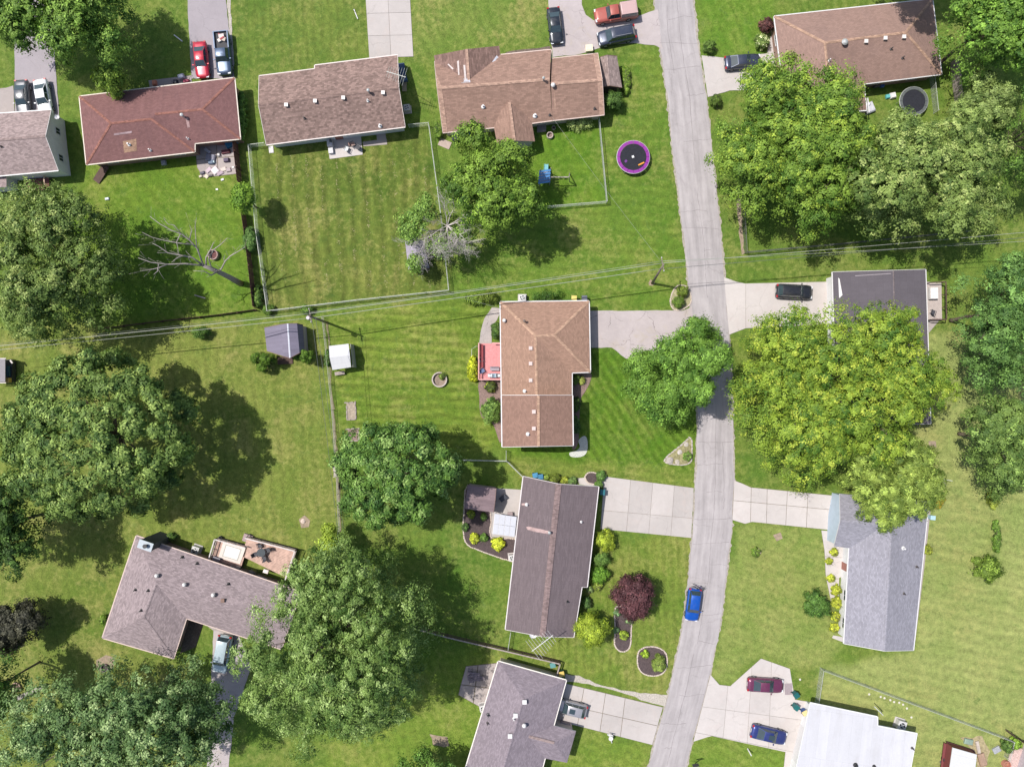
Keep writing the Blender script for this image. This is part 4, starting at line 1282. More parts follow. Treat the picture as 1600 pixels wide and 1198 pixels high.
chain_fence('chain-link fence around the play yard beside the purple trampoline', [(935,190),(947,318),(828,328)], mat=PALEGALV)
chain_fence('short chain-link fence joining the central house to the plum roofed house', [(700,717),(791,719),(791,703)], mat=PALEGALV)
chain_fence('slanting chain-link run ending at the plum roofed house corner', [(792,719),(819,746)], mat=PALEGALV)
chain_fence('low wire fence running down from the utility pole beside the open field', [(506,496),(513,560),(521,640),(528,740),(532,832)], h=1.0, mat=plain('old_wire',(0.40,0.38,0.34),0.7), rail=0.022)
chain_fence('long chain-link fence crossing the pale lawn in the lower right', [(1273,1096),(1281,1042),(1420,1094),(1575,1152),(1568,1180)], mat=PALEGALV)
chain_fence('dark chain-link fence under the trees right of the road', [(1157,292),(1163,396),(1300,384),(1520,362)], mat=plain('dark_fence_metal',(0.10,0.10,0.10),0.6), rail=0.035)
chain_fence('short chain-link gate fence behind the hip roofed house, by the black trampoline', [(1452,122),(1458,178)], mat=PALEGALV)

def board_fence(label, pts, h=1.8, mat=REDWOOD, bw=0.145, gap=0.012, group=None):
    W = [P(x, y, 0) for x, y in pts]
    root = empty('board_fence', W[0], label, 'fence', group)
    rs = random.Random(len(pts)*7+int(h*10))
    bm_ = MB(); bm_.box((0,0,h/2+.03), (bw,.022,h)); bo = bm_.build('board', mat, origin=(0,0,0)); bme = bo.data; bpy.data.objects.remove(bo)
    cnt = 0; rest = MB()
    for a, b in zip(W, W[1:]):
        L = (b-a).length; d = (b-a)/L; ang = math.atan2(d.y, d.x)
        for k in range(int(L/(bw+gap))):
            p = a + d*((k+.5)*(bw+gap)) + Vector((rs.uniform(-.012,.012), rs.uniform(-.012,.012), rs.uniform(-.03,.02)))
            if cnt < 300: link_mesh('board', bme, root, p, ang + rs.uniform(-.05,.05))
            else: rest.box(p + Vector((0,0,h/2+.03)), (bw,.022,h), ang)
            cnt += 1
        s = Vector((-d.y, d.x, 0))
        for z in (0.35, h-0.3):
            mb = MB(); mb.beam(a+s*.045+Vector((0,0,z)), b+s*.045+Vector((0,0,z)), .05, .09); mb.build('rail', mat, parent=root)
        n = max(1, round(L/2.4))
        for k in range(n+1):
            p = a.lerp(b, k/n); mb = MB(); mb.box(p+s*.115+Vector((0,0,h/2)), (.09,.09,h), ang); mb.build('post', mat, parent=root)
    if rest.v: o = rest.build('board', mat, parent=root); o['kind'] = 'stuff'
    return root
board_fence('red-brown board fence between the cluttered patio and the fenced yard', [(371,219),(379,290)], h=1.9)
board_fence('red-brown board fence running down to the corner behind the dead tree', [(384,335),(391,385),(402,482)], h=1.7)
board_fence('low dark wooden edging fence along the back of the lush yard', [(402,484),(345,492),(255,502),(165,513)], h=0.75, mat=plain('dark_red_edging',(0.10,0.05,0.042),0.9,var=.3))
board_fence('grey wooden privacy fence leaning along the right side of the hip roofed house', [(1484,99),(1494,182)], h=1.8, mat=GREYWOOD)
board_fence('dark board fence fragment between the glossy tree and the open field', [(534,728),(534,762)], h=1.7, mat=DARKWOOD)
board_fence('dark board fence in the bottom right corner', [(1570,1140),(1612,1168)], h=1.8, mat=DARKWOOD)

def rail_fence(label, pts, h=1.25, mat=DARKWOOD, light=None):
    W = [P(x, y, 0) for x, y in pts]
    root = empty('rail_fence', W[0], label, 'fence')
    for a, b in zip(W, W[1:]):
        L = (b-a).length; n = max(1, round(L/2.4)); d = (b-a)/L; ang = math.atan2(d.y, d.x)
        s = Vector((-d.y, d.x, 0))
        for k in range(n):
            p, q = a.lerp(b, k/n), a.lerp(b, (k+1)/n)
            for z in (.35, .75, 1.1):
                mb = MB(); mb.beam(p+s*.06+Vector((0,0,z)), q+s*.06+Vector((0,0,z)), .04, .15); mb.build('rail', mat, parent=root)
            mb = MB(); mb.beam(p+Vector((0,0,h+.03)), q+Vector((0,0,h+.03)), .16, .04); mb.build('cap_rail', light or GREYWOOD, parent=root)
        for k in range(n+1):
            p = a.lerp(b, k/n); mb = MB(); mb.box(p+Vector((0,0,h/2)), (.1,.1,h), ang); mb.build('post', mat, parent=root)
    return root
rail_fence('dark three-rail wooden fence between the plum and mauve roofed houses', [(640,974),(700,990),(874,1031),(868,1052)])
chain_fence('short wire fence from the plum house corner to the three-rail fence', [(798,984),(794,1010)], mat=PALEGALV, h=1.1)

# ------------------------------------------------------------ utility poles and wires
POLE = plain('pole_wood', (0.20,0.165,0.135), 0.9, var=0.25, scale=3)
def pole(label, base, top, arm_ang=None, xf=False):
    root = empty('utility_pole', base, label, 'utility pole')
    mb = MB(); mb.tube([base+Vector((0,0,-.2)), base.lerp(top,.5), top+Vector((0,0,.3))], [.17,.145,.11], 10); mb.build('pole_shaft', POLE, parent=root, smooth=True)
    if arm_ang is not None:
        c = top + Vector((0,0,-.25)); d = Vector((math.cos(arm_ang), math.sin(arm_ang), 0))
        mb = MB(); mb.beam(c-d*.9+Vector((.0,.12,0)), c+d*.9+Vector((0,.12,0)), .1, .12); mb.build('cross_arm', POLE, parent=root)
        for t in (-.8, .8):
            mb = MB(); mb.lathe(c+d*t+Vector((0,.12,.06)), [(.05,0),(.07,.06),(.04,.12),(.07,.16),(.03,.22)], 8); mb.build('insulator', WHITE, parent=root)
    if xf:
        mb = MB(); mb.lathe(top+Vector((-.42,-.1,-1.5)), [(.24,0),(.27,.05),(.27,.75),(.2,.85)], 12); mb.build('transformer', plain('transformer_grey',(.52,.46,.50),.5), parent=root)
        mb = MB(); mb.box(top+Vector((-.2,-.05,-1.1)), (.2,.08,.5)); mb.build('bracket', DARKMETAL, parent=root)
    return root
pb2, pt2 = P(511,504,0), P(484,494,8.5)
pb1, pt1 = P(1019,443,0), P(1036,414,8.3)
pole('utility pole at the corner of the fenced yard, above the grey shed', pb2, pt2, math.radians(100), True)
pole('leaning utility pole on the roadside lawn', pb1, pt1, math.radians(100))
WIRE = plain('aluminium_wire', (0.36,0.37,0.33), 0.6, metal=0.2, var=0.05)
WIRE_D = plain('dark_cable', (0.10,0.11,0.11), 0.7)
def wire(label, a, b, sag=0.5, r=0.035, mat=None, n=14):
    mb = MB(); pts = []
    for i in range(n+1):
        t = i/n; p = a.lerp(b, t); p.z -= sag*4*t*(1-t); pts.append(p)
    mb.tube(pts, r*0.85, 5); o = mb.build('overhead_wire', mat or WIRE, smooth=True); tag(o, label, 'wire', 'overhead wires along the back lots')
LFT, RGT = P(-60,546,8.4), P(1680,356,8.6)
wire('upper bright overhead wire crossing the left field to the pole', LFT, pt2+Vector((0,.3,.2)), .5, .040)
wire('lower overhead wire crossing the left field to the pole', P(-60,552,7.4), pt2+Vector((0,-.1,-1.0)), .6, .030, WIRE)
wire('third dark cable crossing the left field to the pole', P(-60,543,8.0), pt2+Vector((0,.55,0)), .55, .022, WIRE_D)
wire('upper bright overhead wire between the two utility poles', pt2+Vector((0,.3,.2)), pt1+Vector((0,.2,.2)), .55, .040)
wire('lower overhead cable between the two utility poles', pt2+Vector((0,-.1,-1.0)), pt1+Vector((-.3,-.3,-1.2)), .5, .036, WIRE)
wire('third thin wire between the two utility poles', pt2+Vector((0,.5,-.2)), pt1+Vector((0,.5,-.1)), .6, .022, WIRE)
wire('upper overhead wire from the leaning pole to the right edge', pt1+Vector((0,.2,.2)), RGT, .5, .032, WIRE)
wire('lower dark overhead cable from the leaning pole over the road', pt1+Vector((-.3,-.3,-1.2)), P(1680,364,7.4), .6, .032, WIRE_D)
wire('third overhead wire from the leaning pole over the wooded yard', pt1+Vector((0,.5,-.1)), P(1680,372,8.2), .7, .026, WIRE)
wire('western overhead line running south from the yard-corner pole', pt2+Vector((.15,0,-.2)), P(545,1010,7.5), .8, .024, WIRE_D)
wire('eastern overhead line running south from the yard-corner pole', pt2+Vector((.6,0,-.3)), P(556,1010,7.5), .9, .024, WIRE_D)
wire('service drop to the central house corner', P(700,459,7.4), P(784,482,3.0), .2, .020, WIRE)
wire('service drop from the leaning pole to the cross-gabled house', pt1+Vector((0,.3,-.4)), P(862,182,3.2), .5, .011, WIRE)

# ------------------------------------------------------------ decks
def deck(name, label, corners, z, mat, railmat, sides, board_dir=0, bw=0.14, rail_h=0.95, cat='deck', baluster=True):
    """corners: four photo points (at deck height), sides: indices of edges that carry a railing"""
    C4 = [P(x, y, z) for x, y in corners]
    c = sum(C4, Vector())/4
    root = empty(name, (c.x, c.y, 0), label, cat)
    a, b, cc, d = C4
    u = (b-a) if board_dir == 0 else (d-a)
    n = max(2, int(((d-a) if board_dir == 0 else (b-a)).length/bw))
    mb = MB()
    for k in range(n):
        e = 0.04
        if board_dir == 0: q = [a.lerp(d,(k+e)/n), b.lerp(cc,(k+e)/n), b.lerp(cc,(k+1-e)/n), a.lerp(d,(k+1-e)/n)]
        else: q = [a.lerp(b,(k+e)/n), d.lerp(cc,(k+e)/n), d.lerp(cc,(k+1-e)/n), a.lerp(b,(k+1-e)/n)]
        area = (q[1]-q[0]).cross(q[2]-q[0]).z
        if area < 0: q = q[::-1]
        dn = Vector((0,0,-.035))
        mb.add(q + [p+dn for p in q], [(0,1,2,3),(7,6,5,4),(4,5,1,0),(5,6,2,1),(6,7,3,2),(7,4,0,3)])
    o = mb.build('deck_boards', mat, parent=root); o['kind'] = 'stuff'
    mb = MB()
    cen = sum(C4, Vector())/4
    ins = [p.lerp(cen, .02) for p in C4]
    mb.prism([p.xy for p in ins], 0, z-.05); mb.build('skirt', DARKWOOD, parent=root)
    for i in sides:
        p, q = C4[i], C4[(i+1)%4]
        mb = MB(); mb.beam(p+Vector((0,0,rail_h)), q+Vector((0,0,rail_h)), .14, .045); mb.build('handrail', railmat, parent=root)
        L = (q-p).length; m = max(1, round(L/1.6))
        for k in range(m+1):
            r = p.lerp(q, k/m); mb = MB(); mb.box(r+Vector((0,0,rail_h/2)), (.09,.09,rail_h-.03)); mb.build('post', railmat, parent=root)
        if baluster:
            mb = MB(); nb = int(L/.16)
            for k in range(1, nb):
                r = p.lerp(q, k/nb); mb.box(r+Vector((0,0,rail_h/2)), (.035,.035,rail_h-.1))
            mb.beam(p+Vector((0,0,.12)), q+Vector((0,0,.12)), .04, .08)
            o = mb.build('baluster', railmat, parent=root); o['kind'] = 'stuff'
    return root
PINK = plain('pink_stained_deck', (0.58,0.235,0.235), 0.75, var=0.15, scale=3)
PINKR = plain('pink_rail', (0.58,0.30,0.29), 0.7, var=0.12)
deck('deck', 'pink stained deck with railings on the back of the central house', [(748.5,536.5),(783,536.5),(783,593),(748.5,593)], 0.7, PINK, PINKR, [2,3], board_dir=1)
mb = MB(); p, q = P(769,536.5,.7), P(783,536.5,.7)
dk = bpy.data.objects['deck']
mb.beam(p+Vector((0,0,.95)), q+Vector((0,0,.95)), .14, .045); mb.build('handrail', PINKR, parent=dk)
# red bench along the railing, table, chairs, cooler
def chair(label, px, py, z, col, ang, group=None, s=1.0):
    m = plain('chair_'+label.split()[0]+'_cloth', col, 0.7)
    c = P(px, py, z); root = empty('patio_chair', c, label, 'chair', group)
    R = Matrix.Rotation(ang, 3, 'Z')
    def V(x, y, zz): return c + R @ Vector((x*s, y*s, zz*s))
    mb = MB(); mb.box(V(0,0,.42), (.52*s,.50*s,.05), ang); mb.build('seat', m, parent=root)

    mb = MB(); w = .25
    vs = [V(-.24,-w,.44), V(-.24,w,.44), V(-.40,w,.95), V(-.40,-w,.95)]; off = R @ Vector((-.05,0,0))
    mb.add(vs+[v+off for v in vs], [(0,1,2,3),(7,6,5,4),(4,5,1,0),(5,6,2,1),(6,7,3,2),(7,4,0,3)]); mb.build('backrest', m, parent=root)
    for x in (-.22,.22):
        for y in (-.22,.22):
            mb = MB(); mb.box(V(x,y,.2), (.04*s,.04*s,.4*s), ang); mb.build('leg', DARKMETAL, parent=root)
    for y in (-.28,.28):
        mb = MB(); mb.beam(V(-.28,y,.62), V(.24,y,.62), .05, .04); mb.build('armrest', DARKMETAL, parent=root)
    return root
bn = empty('deck_bench', P(752,556,.7), 'long red bench along the outer rail of the pink deck', 'bench')
mb = MB(); mb.beam(P(752.5,538,1.15), P(752.5,574,1.15), .42, .05); mb.build('seat', plain('deep_red_wood',(0.22,0.03,0.035),.7), parent=bn)
for y in (540,556,572):
    mb = MB(); mb.box(P(752.5,y,.92), (.36,.08,.4)); mb.build('leg', plain('deep_red_wood',(0.22,0.03,0.035),.7), parent=bn)
tb = empty('patio_table', P(771.5,586.5,.7), 'small glass-topped table with white cushions on the pink deck', 'table')
mb = MB(); mb.box(P(771.5,586.5,1.15), (.85,.55,.05)); mb.build('table_top', plain('blue_glass_top',(0.22,0.30,0.36),.15), parent=tb)
for dx in (-.36,.36):
    for dy in (-.2,.2):
        mb = MB(); mb.box(P(771.5,586.5,.92)+Vector((dx,dy,0)), (.04,.04,.42)); mb.build('leg', DARKMETAL, parent=tb)
chair('white cushioned chair left of the small deck table', 765,586.5,.7,(0.62,0.64,0.66),math.pi, s=.8)
chair('pale cushioned chair right of the small deck table', 779,586.5,.7,(0.58,0.60,0.62),0.0, s=.8)
chair('blue chair in the corner of the pink deck', 754,579,.7,(0.10,0.14,0.26),0.6)
chair('white chair at the end of the red deck bench', 753,562,.7,(0.62,0.62,0.62),0.3, s=.8)
sw = empty('glider_bench', P(773,576,.7), 'grey glider bench on the pink deck beside the wall', 'bench')
mb = MB(); mb.box(P(773,576,1.1), (1.2,.5,.06)); mb.build('seat', plain('grey_mesh',(0.30,0.25,0.28),.7), parent=sw)
mb = MB(); mb.box(P(773,573,1.35), (1.2,.06,.45)); mb.build('backrest', plain('grey_mesh',(0.30,0.25,0.28),.7), parent=sw)
for dx in (-.5,.5):
    mb = MB(); mb.box(P(773,576,.9)+Vector((dx,0,0)), (.06,.45,.4)); mb.build('leg', DARKMETAL, parent=sw)
tr = empty('trellis', P(743,545,0), 'thin wire trellis standing beside the pink deck', 'trellis')
for x, y in ((737,545),(737,557),(744,541),(748,541)):
    mb = MB(); mb.tube([P(x,y,0), P(x,y,1.5)], .02, 5); mb.build('post', GALV, parent=tr)
for z in (.6,1.1,1.5):
    mb = MB(); mb.tube([P(737,557,z), P(737,545,z), P(744,541,z), P(748,541,z)], .015, 5); mb.build('rail', GALV, parent=tr)

# L-shaped house deck: two bays
DK = plain('salmon_worn_deck', (0.46,0.31,0.25), 0.85, var=0.3, scale=2)
RLW = plain('grey_white_rail', (0.52,0.48,0.47), 0.7, var=0.15)
deck('deck', 'wooden deck bay with dark round table behind the L-shaped house', [(387,838),(464,858),(449,903),(377,868)], 0.75, DK, RLW, [0,1], board_dir=0)
deck('deck', 'narrow railed deck bay holding a pale square rug', [(340,840),(387,853),(376,888),(330,873)], 0.75, DK, RLW, [0,3], board_dir=0)
mb = MB(); pl = [P(349,845,.79), P(384,855.5,.79), P(375,881,.79), P(341,871,.79)]; mb.prism([p.xy for p in pl], .775, .80)
rug = mb.build('outdoor_rug', plain('rug_cream',(0.60,0.53,0.48),.9,var=.08)); tag(rug, 'cream outdoor rug with grey border on the narrow deck bay', 'rug')
def rugq(s): 
    c = sum(pl, Vector())/4; return [c.lerp(p, s) for p in pl]
mb = MB(); mb.prism([p.xy for p in rugq(.72)], .801, .806); mb.build('border_band', plain('rug_grey',(0.36,0.36,0.33),.9), parent=rug)
mb = MB(); mb.prism([p.xy for p in rugq(.62)], .807, .811); mb.build('rug_field', plain('rug_white',(0.68,0.64,0.60),.9), parent=rug)
rt = empty('patio_table', P(411,861,.75), 'dark round patio table on the wooden deck bay', 'table')
mb = MB(); mb.lathe(P(411,861,.75)+Vector((0,0,.68)), [(.55,0),(.56,.04)], 20); mb.build('table_top', plain('smoked_glass',(0.06,0.07,0.075),.2), parent=rt)
mb = MB(); mb.lathe(P(411,861,.75), [(.28,0),(.05,.06),(.05,.68)], 12); mb.build('pedestal', DARKMETAL, parent=rt)
for i, a in enumerate((20,110,200,290)):
    an = math.radians(a); c = P(411,861,.75) + Vector((math.cos(an)*.85, math.sin(an)*.85, 0))
    k = (CAM_H-.75)/FPX
    chair(['dark chair east of the dark round table','dark chair north of the dark round table','dark chair west of the dark round table','dark chair south of the dark round table'][i], 800+c.x/k, 599-c.y/k, .75, (0.05,0.05,0.06), an+math.pi, group='chairs around the dark deck table')
gr = empty('grill', P(397,893.5,.75), 'black covered grill against the L-shaped house', 'grill')
mb = MB(); mb.lathe(P(397,893,.75), [(.32,0),(.40,.5),(.45,.85),(.38,1.05),(.15,1.15)], 14, sx=1.5, sy=.9, rz=math.radians(-19)); mb.build('cover', BLACK, parent=gr, smooth=True)
mb = MB(); mb.box(P(397,893,.75)+Vector((0,0,.05)), (.9,.5,.1), math.radians(-19)); mb.build('base', DARKMETAL, parent=gr)
def crate(name, label, px, py, z, s, col, rz=0, cat='box', group=None, lid=None):
    c = P(px, py, z); root = empty(name, c, label, cat, group)
    m = plain(name+'_'+'_'.join('%02d' % int(x*99) for x in col), col, .6)
    mb = MB(); mb.box(c+Vector((0,0,s[2]/2)), s, rz); mb.build('body', m, parent=root)
    mb = MB(); mb.box(c+Vector((0,0,s[2]+.035)), (s[0]+.06,s[1]+.06,.07), rz)
    mb.box(c+Vector((0,0,s[2]+.085)), (s[0]*.7,s[1]*.7,.03), rz)
    mb.build('lid', plain('lid_'+'_'.join('%02d' % int(x*99) for x in (lid or col)), lid or col, .5), parent=root)
    return root
crate('cooler', 'white cooler on the wooden deck bay', 417,891,.75,(.6,.4,.4),(0.66,0.58,0.54), -.3)
crate('storage_box', 'small brown box beside the deck rug', 374,885,.75,(.5,.3,.4),(0.40,0.32,0.28), -.3)
crate('storage_box', 'dark box at the house end of the narrow deck bay', 340,872,.75,(.9,.45,.45),(0.20,0.19,0.22), -.33)

def ac_unit(label, px, py, s=.85, ang=0, group='air conditioner units'):
    c = P(px, py, 0); root = empty('air_conditioner', c, label, 'air conditioner', group)
    m = plain('ac_grey', (0.46,0.45,0.44), .5)
    mb = MB(); mb.box(c+Vector((0,0,.06)), (s+.25,s+.25,.12), ang); mb.build('pad', plain('ac_pad',(0.45,0.42,0.40),.9), parent=root)
    mb = MB(); mb.box(c+Vector((0,0,.50)), (s,s,.76), ang); mb.build('cabinet', m, parent=root)
    mb = MB(); mb.lathe(c+Vector((0,0,.88)), [(s*.43,0),(s*.43,.04),(s*.36,.05)], 18, cap_top=False); mb.build('fan_ring', plain('ac_light',(0.6,0.6,0.6),.5), parent=root)
    mb = MB(); mb.lathe(c+Vector((0,0,.885)), [(s*.36,0),(s*.36,.01)], 18); mb.build('fan_well', BLACK, parent=root)
    for k in range(4):
        an = k*math.pi/2+.4; mb = MB(); mb.beam(c+Vector((math.cos(an)*.04,math.sin(an)*.04,.905)), c+Vector((math.cos(an)*s*.33,math.sin(an)*s*.33,.905)), .12, .012); mb.build('fan_blade', GALV, parent=root)
    return root
ac_unit('air conditioner at the north wall of the central house', 816,466.5, .9)
ac_unit('air conditioner behind the L-shaped house near its chimney', 309,857, .95, -.33)
ac_unit('air conditioner in the corner of the dark back bed', 800,869, .8, .1)
ac_unit('air conditioner beside the mottled brown roof gable end', 637,172, .8, .1)
ac_unit('air conditioner partly under the mauve-grey eave', 755,1102, .85, .2)
ac_unit('air conditioner tipped pad by the white roofed house', 1404,1128, 1.1, -.3)
# ------------------------------------------------------------ vehicles
LAMP = plain('headlamp_lens', (0.62,0.64,0.66), .15)
TAIL = plain('tail_lamp_red', (0.35,0.012,0.015), .25)
CARGLASS = glass_mat('car_glass', (0.035,0.055,0.065), .05)
RIM = plain('alloy_rim', (0.42,0.42,0.43), .3, metal=.7)
SPEC = {
 'sedan':   dict(L=4.75, W=1.82, H=1.45, cowl=.285, rf=.43, rr=.67, rb=.85, hood=((0,.62),(.04,.74),(.28,.93),(.85,.98),(.97,.95),(1,.80))),
 'suv':     dict(L=4.75, W=1.88, H=1.70, cowl=.27, rf=.385, rr=.88, rb=.965, hood=((0,.70),(.04,.88),(.27,1.05),(.9,1.08),(.97,1.05),(1,.9))),
 'hatch':   dict(L=4.35, W=1.80, H=1.56, cowl=.27, rf=.40, rr=.84, rb=.955, hood=((0,.66),(.04,.80),(.27,.98),(.9,1.02),(.97,1.0),(1,.85))),
 'minivan': dict(L=5.0, W=1.96, H=1.75, cowl=.215, rf=.345, rr=.90, rb=.97, hood=((0,.66),(.04,.82),(.22,1.05),(.9,1.1),(.97,1.08),(1,.9))),
 'pickup':  dict(L=5.7, W=1.98, H=1.86, cowl=.27, rf=.345, rr=.535, rb=.575, hood=((0,.85),(.03,1.02),(.27,1.14),(.585,1.16),(.59,.80),(.985,.80),(1,.75))),
}
def lerp_tab(tab, s):
    for (a, x), (b, y) in zip(tab, tab[1:]):
        if a <= s <= b: return x + (y-x)*(s-a)/(b-a+1e-9)
    return tab[-1][1]
WHEELS = {}
def wheel_mesh():
    if WHEELS: return WHEELS
    t = MB()
    prof = [(.20,-.11),(.31,-.115),(.335,-.08),(.335,.08),(.31,.115),(.20,.11)]
    n = 18; b = 0
    for r, y in prof:
        for k in range(n):
            a = 2*math.pi*k/n; t.v.append(Vector((r*math.cos(a), y, r*math.sin(a))))
    for i in range(len(prof)-1):
        for k in range(n):
            k2 = (k+1)%n; t.f.append([i*n+k, (i+1)*n+k, (i+1)*n+k2, i*n+k2]); t.m.append(0)
    o = t.build('tyre', RUBBER, origin=(0,0,0), smooth=True); WHEELS['tyre'] = o.data; bpy.data.objects.remove(o)
    r = MB()
    for s in (-1, 1):
        b = len(r.v); r.v.append(Vector((0, s*.10, 0)))
        for k in range(n):
            a = 2*math.pi*k/n; r.v.append(Vector((.21*math.cos(a), s*.095, .21*math.sin(a))))
        for k in range(n):
            f = [b, b+1+k, b+1+(k+1)%n]; r.f.append(f if s < 0 else f[::-1]); r.m.append(0)
        for k in range(5):
            a = 2*math.pi*k/5; r.beam((0, s*.105, 0), (.19*math.cos(a), s*.105, .19*math.sin(a)), .05, .02)
    o = r.build('rim', RIM, origin=(0,0,0)); WHEELS['rim'] = o.data; bpy.data.objects.remove(o)
    return WHEELS
def vehicle(name, label, kind, front, rear, paint, cat, cap=False, rack=False, roof_paint=None, sunroof=False, load=None, scale=1.0):
    """front, rear: photo points of the two ends at bonnet height"""
    S = SPEC[kind]; L, W, H = S['L']*scale, S['W'], S['H']
    a, b = P(front[0], front[1], .9), P(rear[0], rear[1], .9)
    c = (a+b)/2; ang = math.atan2((a-b).y, (a-b).x)
    root = empty(name, (0,0,0), label, cat)
    # body: lofted sections
    NS = 22; mb = MB()
    ss = sorted(set([i/(NS-1) for i in range(NS)] + ([.585,.592] if kind == 'pickup' else [])))
    nring = 0; rings = []
    for s in ss:
        x = L/2 - s*L
        w = W/2*(1 - .20*max(0,(.13-s)/.13)**2 - .13*max(0,(s-.9)/.1)**2)
        zt = lerp_tab(S['hood'], s)
        zb = .26 + .10*max(0,(.06-s)/.06) + .10*max(0,(s-.95)/.05)
        half = [(.82*w, zb), (.99*w, zb+.14), (w, .50*zt+.10), (.985*w, zt-.16), (.90*w, zt-.03), (.5*w, zt+.015), (0, zt+.025)]
        ring = [Vector((x, y, z)) for y, z in half] + [Vector((x, -y, z)) for y, z in half[-2::-1]]
        rings.append(ring)
    n = len(rings[0])
    for r in rings: mb.v += r
    for i in range(len(rings)-1):
        for k in range(n-1):
            mb.f.append([i*n+k, i*n+k+1, (i+1)*n+k+1, (i+1)*n+k]); mb.m.append(0)
        mb.f.append([i*n+n-1, i*n, (i+1)*n, (i+1)*n+n-1]); mb.m.append(0)
    mb.f.append(list(range(n))[::-1]); mb.m.append(0)
    e = (len(rings)-1)*n; mb.f.append([e+k for k in range(n)]); mb.m.append(0)
    body = mb.build('body', paint, parent=root, smooth=True)
    bm = bmesh.new(); bm.from_mesh(body.data); bmesh.ops.recalc_face_normals(bm, faces=bm.faces); bm.to_mesh(body.data); bm.free()
    # greenhouse
    X = lambda s: L/2 - s*L
    zc, zr = lerp_tab(S['hood'], S['cowl']), lerp_tab(S['hood'], S['rb'] if kind != 'pickup' else .57)
    wb, wt = W/2*.90, W/2*(.70 if kind != 'minivan' else .74)
    B = [Vector((X(S['cowl']), wb*.93, zc-.02)), Vector((X(S['cowl']), -wb*.93, zc-.02)), Vector((X(S['rb']), -wb*.93, zr-.02)), Vector((X(S['rb']), wb*.93, zr-.02))]
    T = [Vector((X(S['rf']), wt*.94, H-.07)), Vector((X(S['rf']), -wt*.94, H-.07)), Vector((X(S['rr']), -wt*.94, H-.06)), Vector((X(S['rr']), wt*.94, H-.06))]
    mb = MB(); mb.add(B+T, [(0,1,5,4),(1,2,6,5),(2,3,7,6),(3,0,4,7)]); 
    bmx = mb.build('pillars', paint, parent=root)
    mid = [Vector(((T[0].x)-.12, wt*.80, H-.01)), Vector((T[0].x-.12, -wt*.80, H-.01)), Vector((T[2].x+.15, -wt*.80, H-.01)), Vector((T[2].x+.15, wt*.80, H-.01))]
    top = [Vector((T[0].x-.5, wt*.4, H+.02)), Vector((T[0].x-.5, -wt*.4, H+.02)), Vector((T[2].x+.5, -wt*.4, H+.02)), Vector((T[2].x+.5, wt*.4, H+.02))]
    mb = MB(); mb.add(T+mid+top, [(0,1,5,4),(1,2,6,5),(2,3,7,6),(3,0,4,7),(4,5,9,8),(5,6,10,9),(6,7,11,10),(7,4,8,11),(8,9,10,11)])
    ro = mb.build('roof', roof_paint or paint, parent=root, smooth=True)
    for ob in (bmx, ro):
        bm = bmesh.new(); bm.from_mesh(ob.data); bmesh.ops.recalc_face_normals(bm, faces=bm.faces)
        up = sum((f.normal.z*f.calc_area() for f in bm.faces))
        if up < 0: bmesh.ops.reverse_faces(bm, faces=bm.faces)
        bm.to_mesh(ob.data); bm.free()
    def pane(nm, q, ins=.06, mat=None):
        cc = sum(q, Vector())/4
        nr = (q[1]-q[0]).cross(q[3]-q[0]).normalized()
        if nr.dot(cc - Vector((X(.55), 0, .8))) < 0: nr = -nr
        vs = [v.lerp(cc, ins) + nr*.014 for v in q]
        mb = MB(); mb.add(vs + [v - nr*.02 for v in vs], [(0,1,2,3),(4,5,6,7),(0,1,5,4),(1,2,6,5),(2,3,7,6),(3,0,4,7)])
        o = mb.build(nm, mat or CARGLASS, parent=root)
        bm = bmesh.new(); bm.from_mesh(o.data); bmesh.ops.recalc_face_normals(bm, faces=bm.faces); bm.to_mesh(o.data); bm.free()
        return o
    pane('windshield', [B[0],B[1],T[1],T[0]], .05); pane('rear_window', [B[2],B[3],T[3],T[2]], .08)
    ns = 2 if kind in ('sedan','pickup') else 3
    for i0, i1 in ((0,3),(1,2)):
        for k in range(ns):
            u0, u1 = k/ns, (k+1)/ns
            pane('side_window', [B[i0].lerp(B[i1],u0), B[i0].lerp(B[i1],u1), T[i0].lerp(T[i1],u1), T[i0].lerp(T[i1],u0)], .09)
    wm = wheel_mesh()
    for s in (.175, .80 if kind != 'pickup' else .78):
        for sy in (1, -1):
            r = 1.0 if kind in ('sedan','hatch') else 1.1
            t = bpy.data.objects.new('wheel', wm['tyre']); COL.objects.link(t); t.parent = root
            t.location = (X(s), sy*(W/2-.095), .335*r); t.scale = (r, 1, r)
            q = bpy.data.objects.new('rim', wm['rim']); COL.objects.link(q); q.parent = t
    for sy in (1, -1):
        mb = MB(); mb.box((L/2-.13, sy*W*.34, lerp_tab(S['hood'],.02)-.07), (.22, W*.19, .13)); mb.build('headlight', LAMP, parent=root)
        mb = MB(); mb.box((-L/2+.075, sy*W*.39, lerp_tab(S['hood'],.97)-.14 if kind != 'pickup' else .82), (.17, W*.15, .17)); mb.build('tail_light', TAIL, parent=root)
        mb = MB(); mb.box((X(S['cowl']+.06), sy*(W/2+.07), lerp_tab(S['hood'],.3)+.06), (.12, .20, .14)); mb.build('wing_mirror', paint, parent=root)
    mb = MB(); mb.box((-L/2-.005, 0, .62), (.03, .52, .13)); mb.build('license_plate', WHITE, parent=root)
    mb = MB(); mb.box((L/2-.03, 0, .50), (.07, W*.55, .16)); mb.build('grille', BLACK, parent=root)
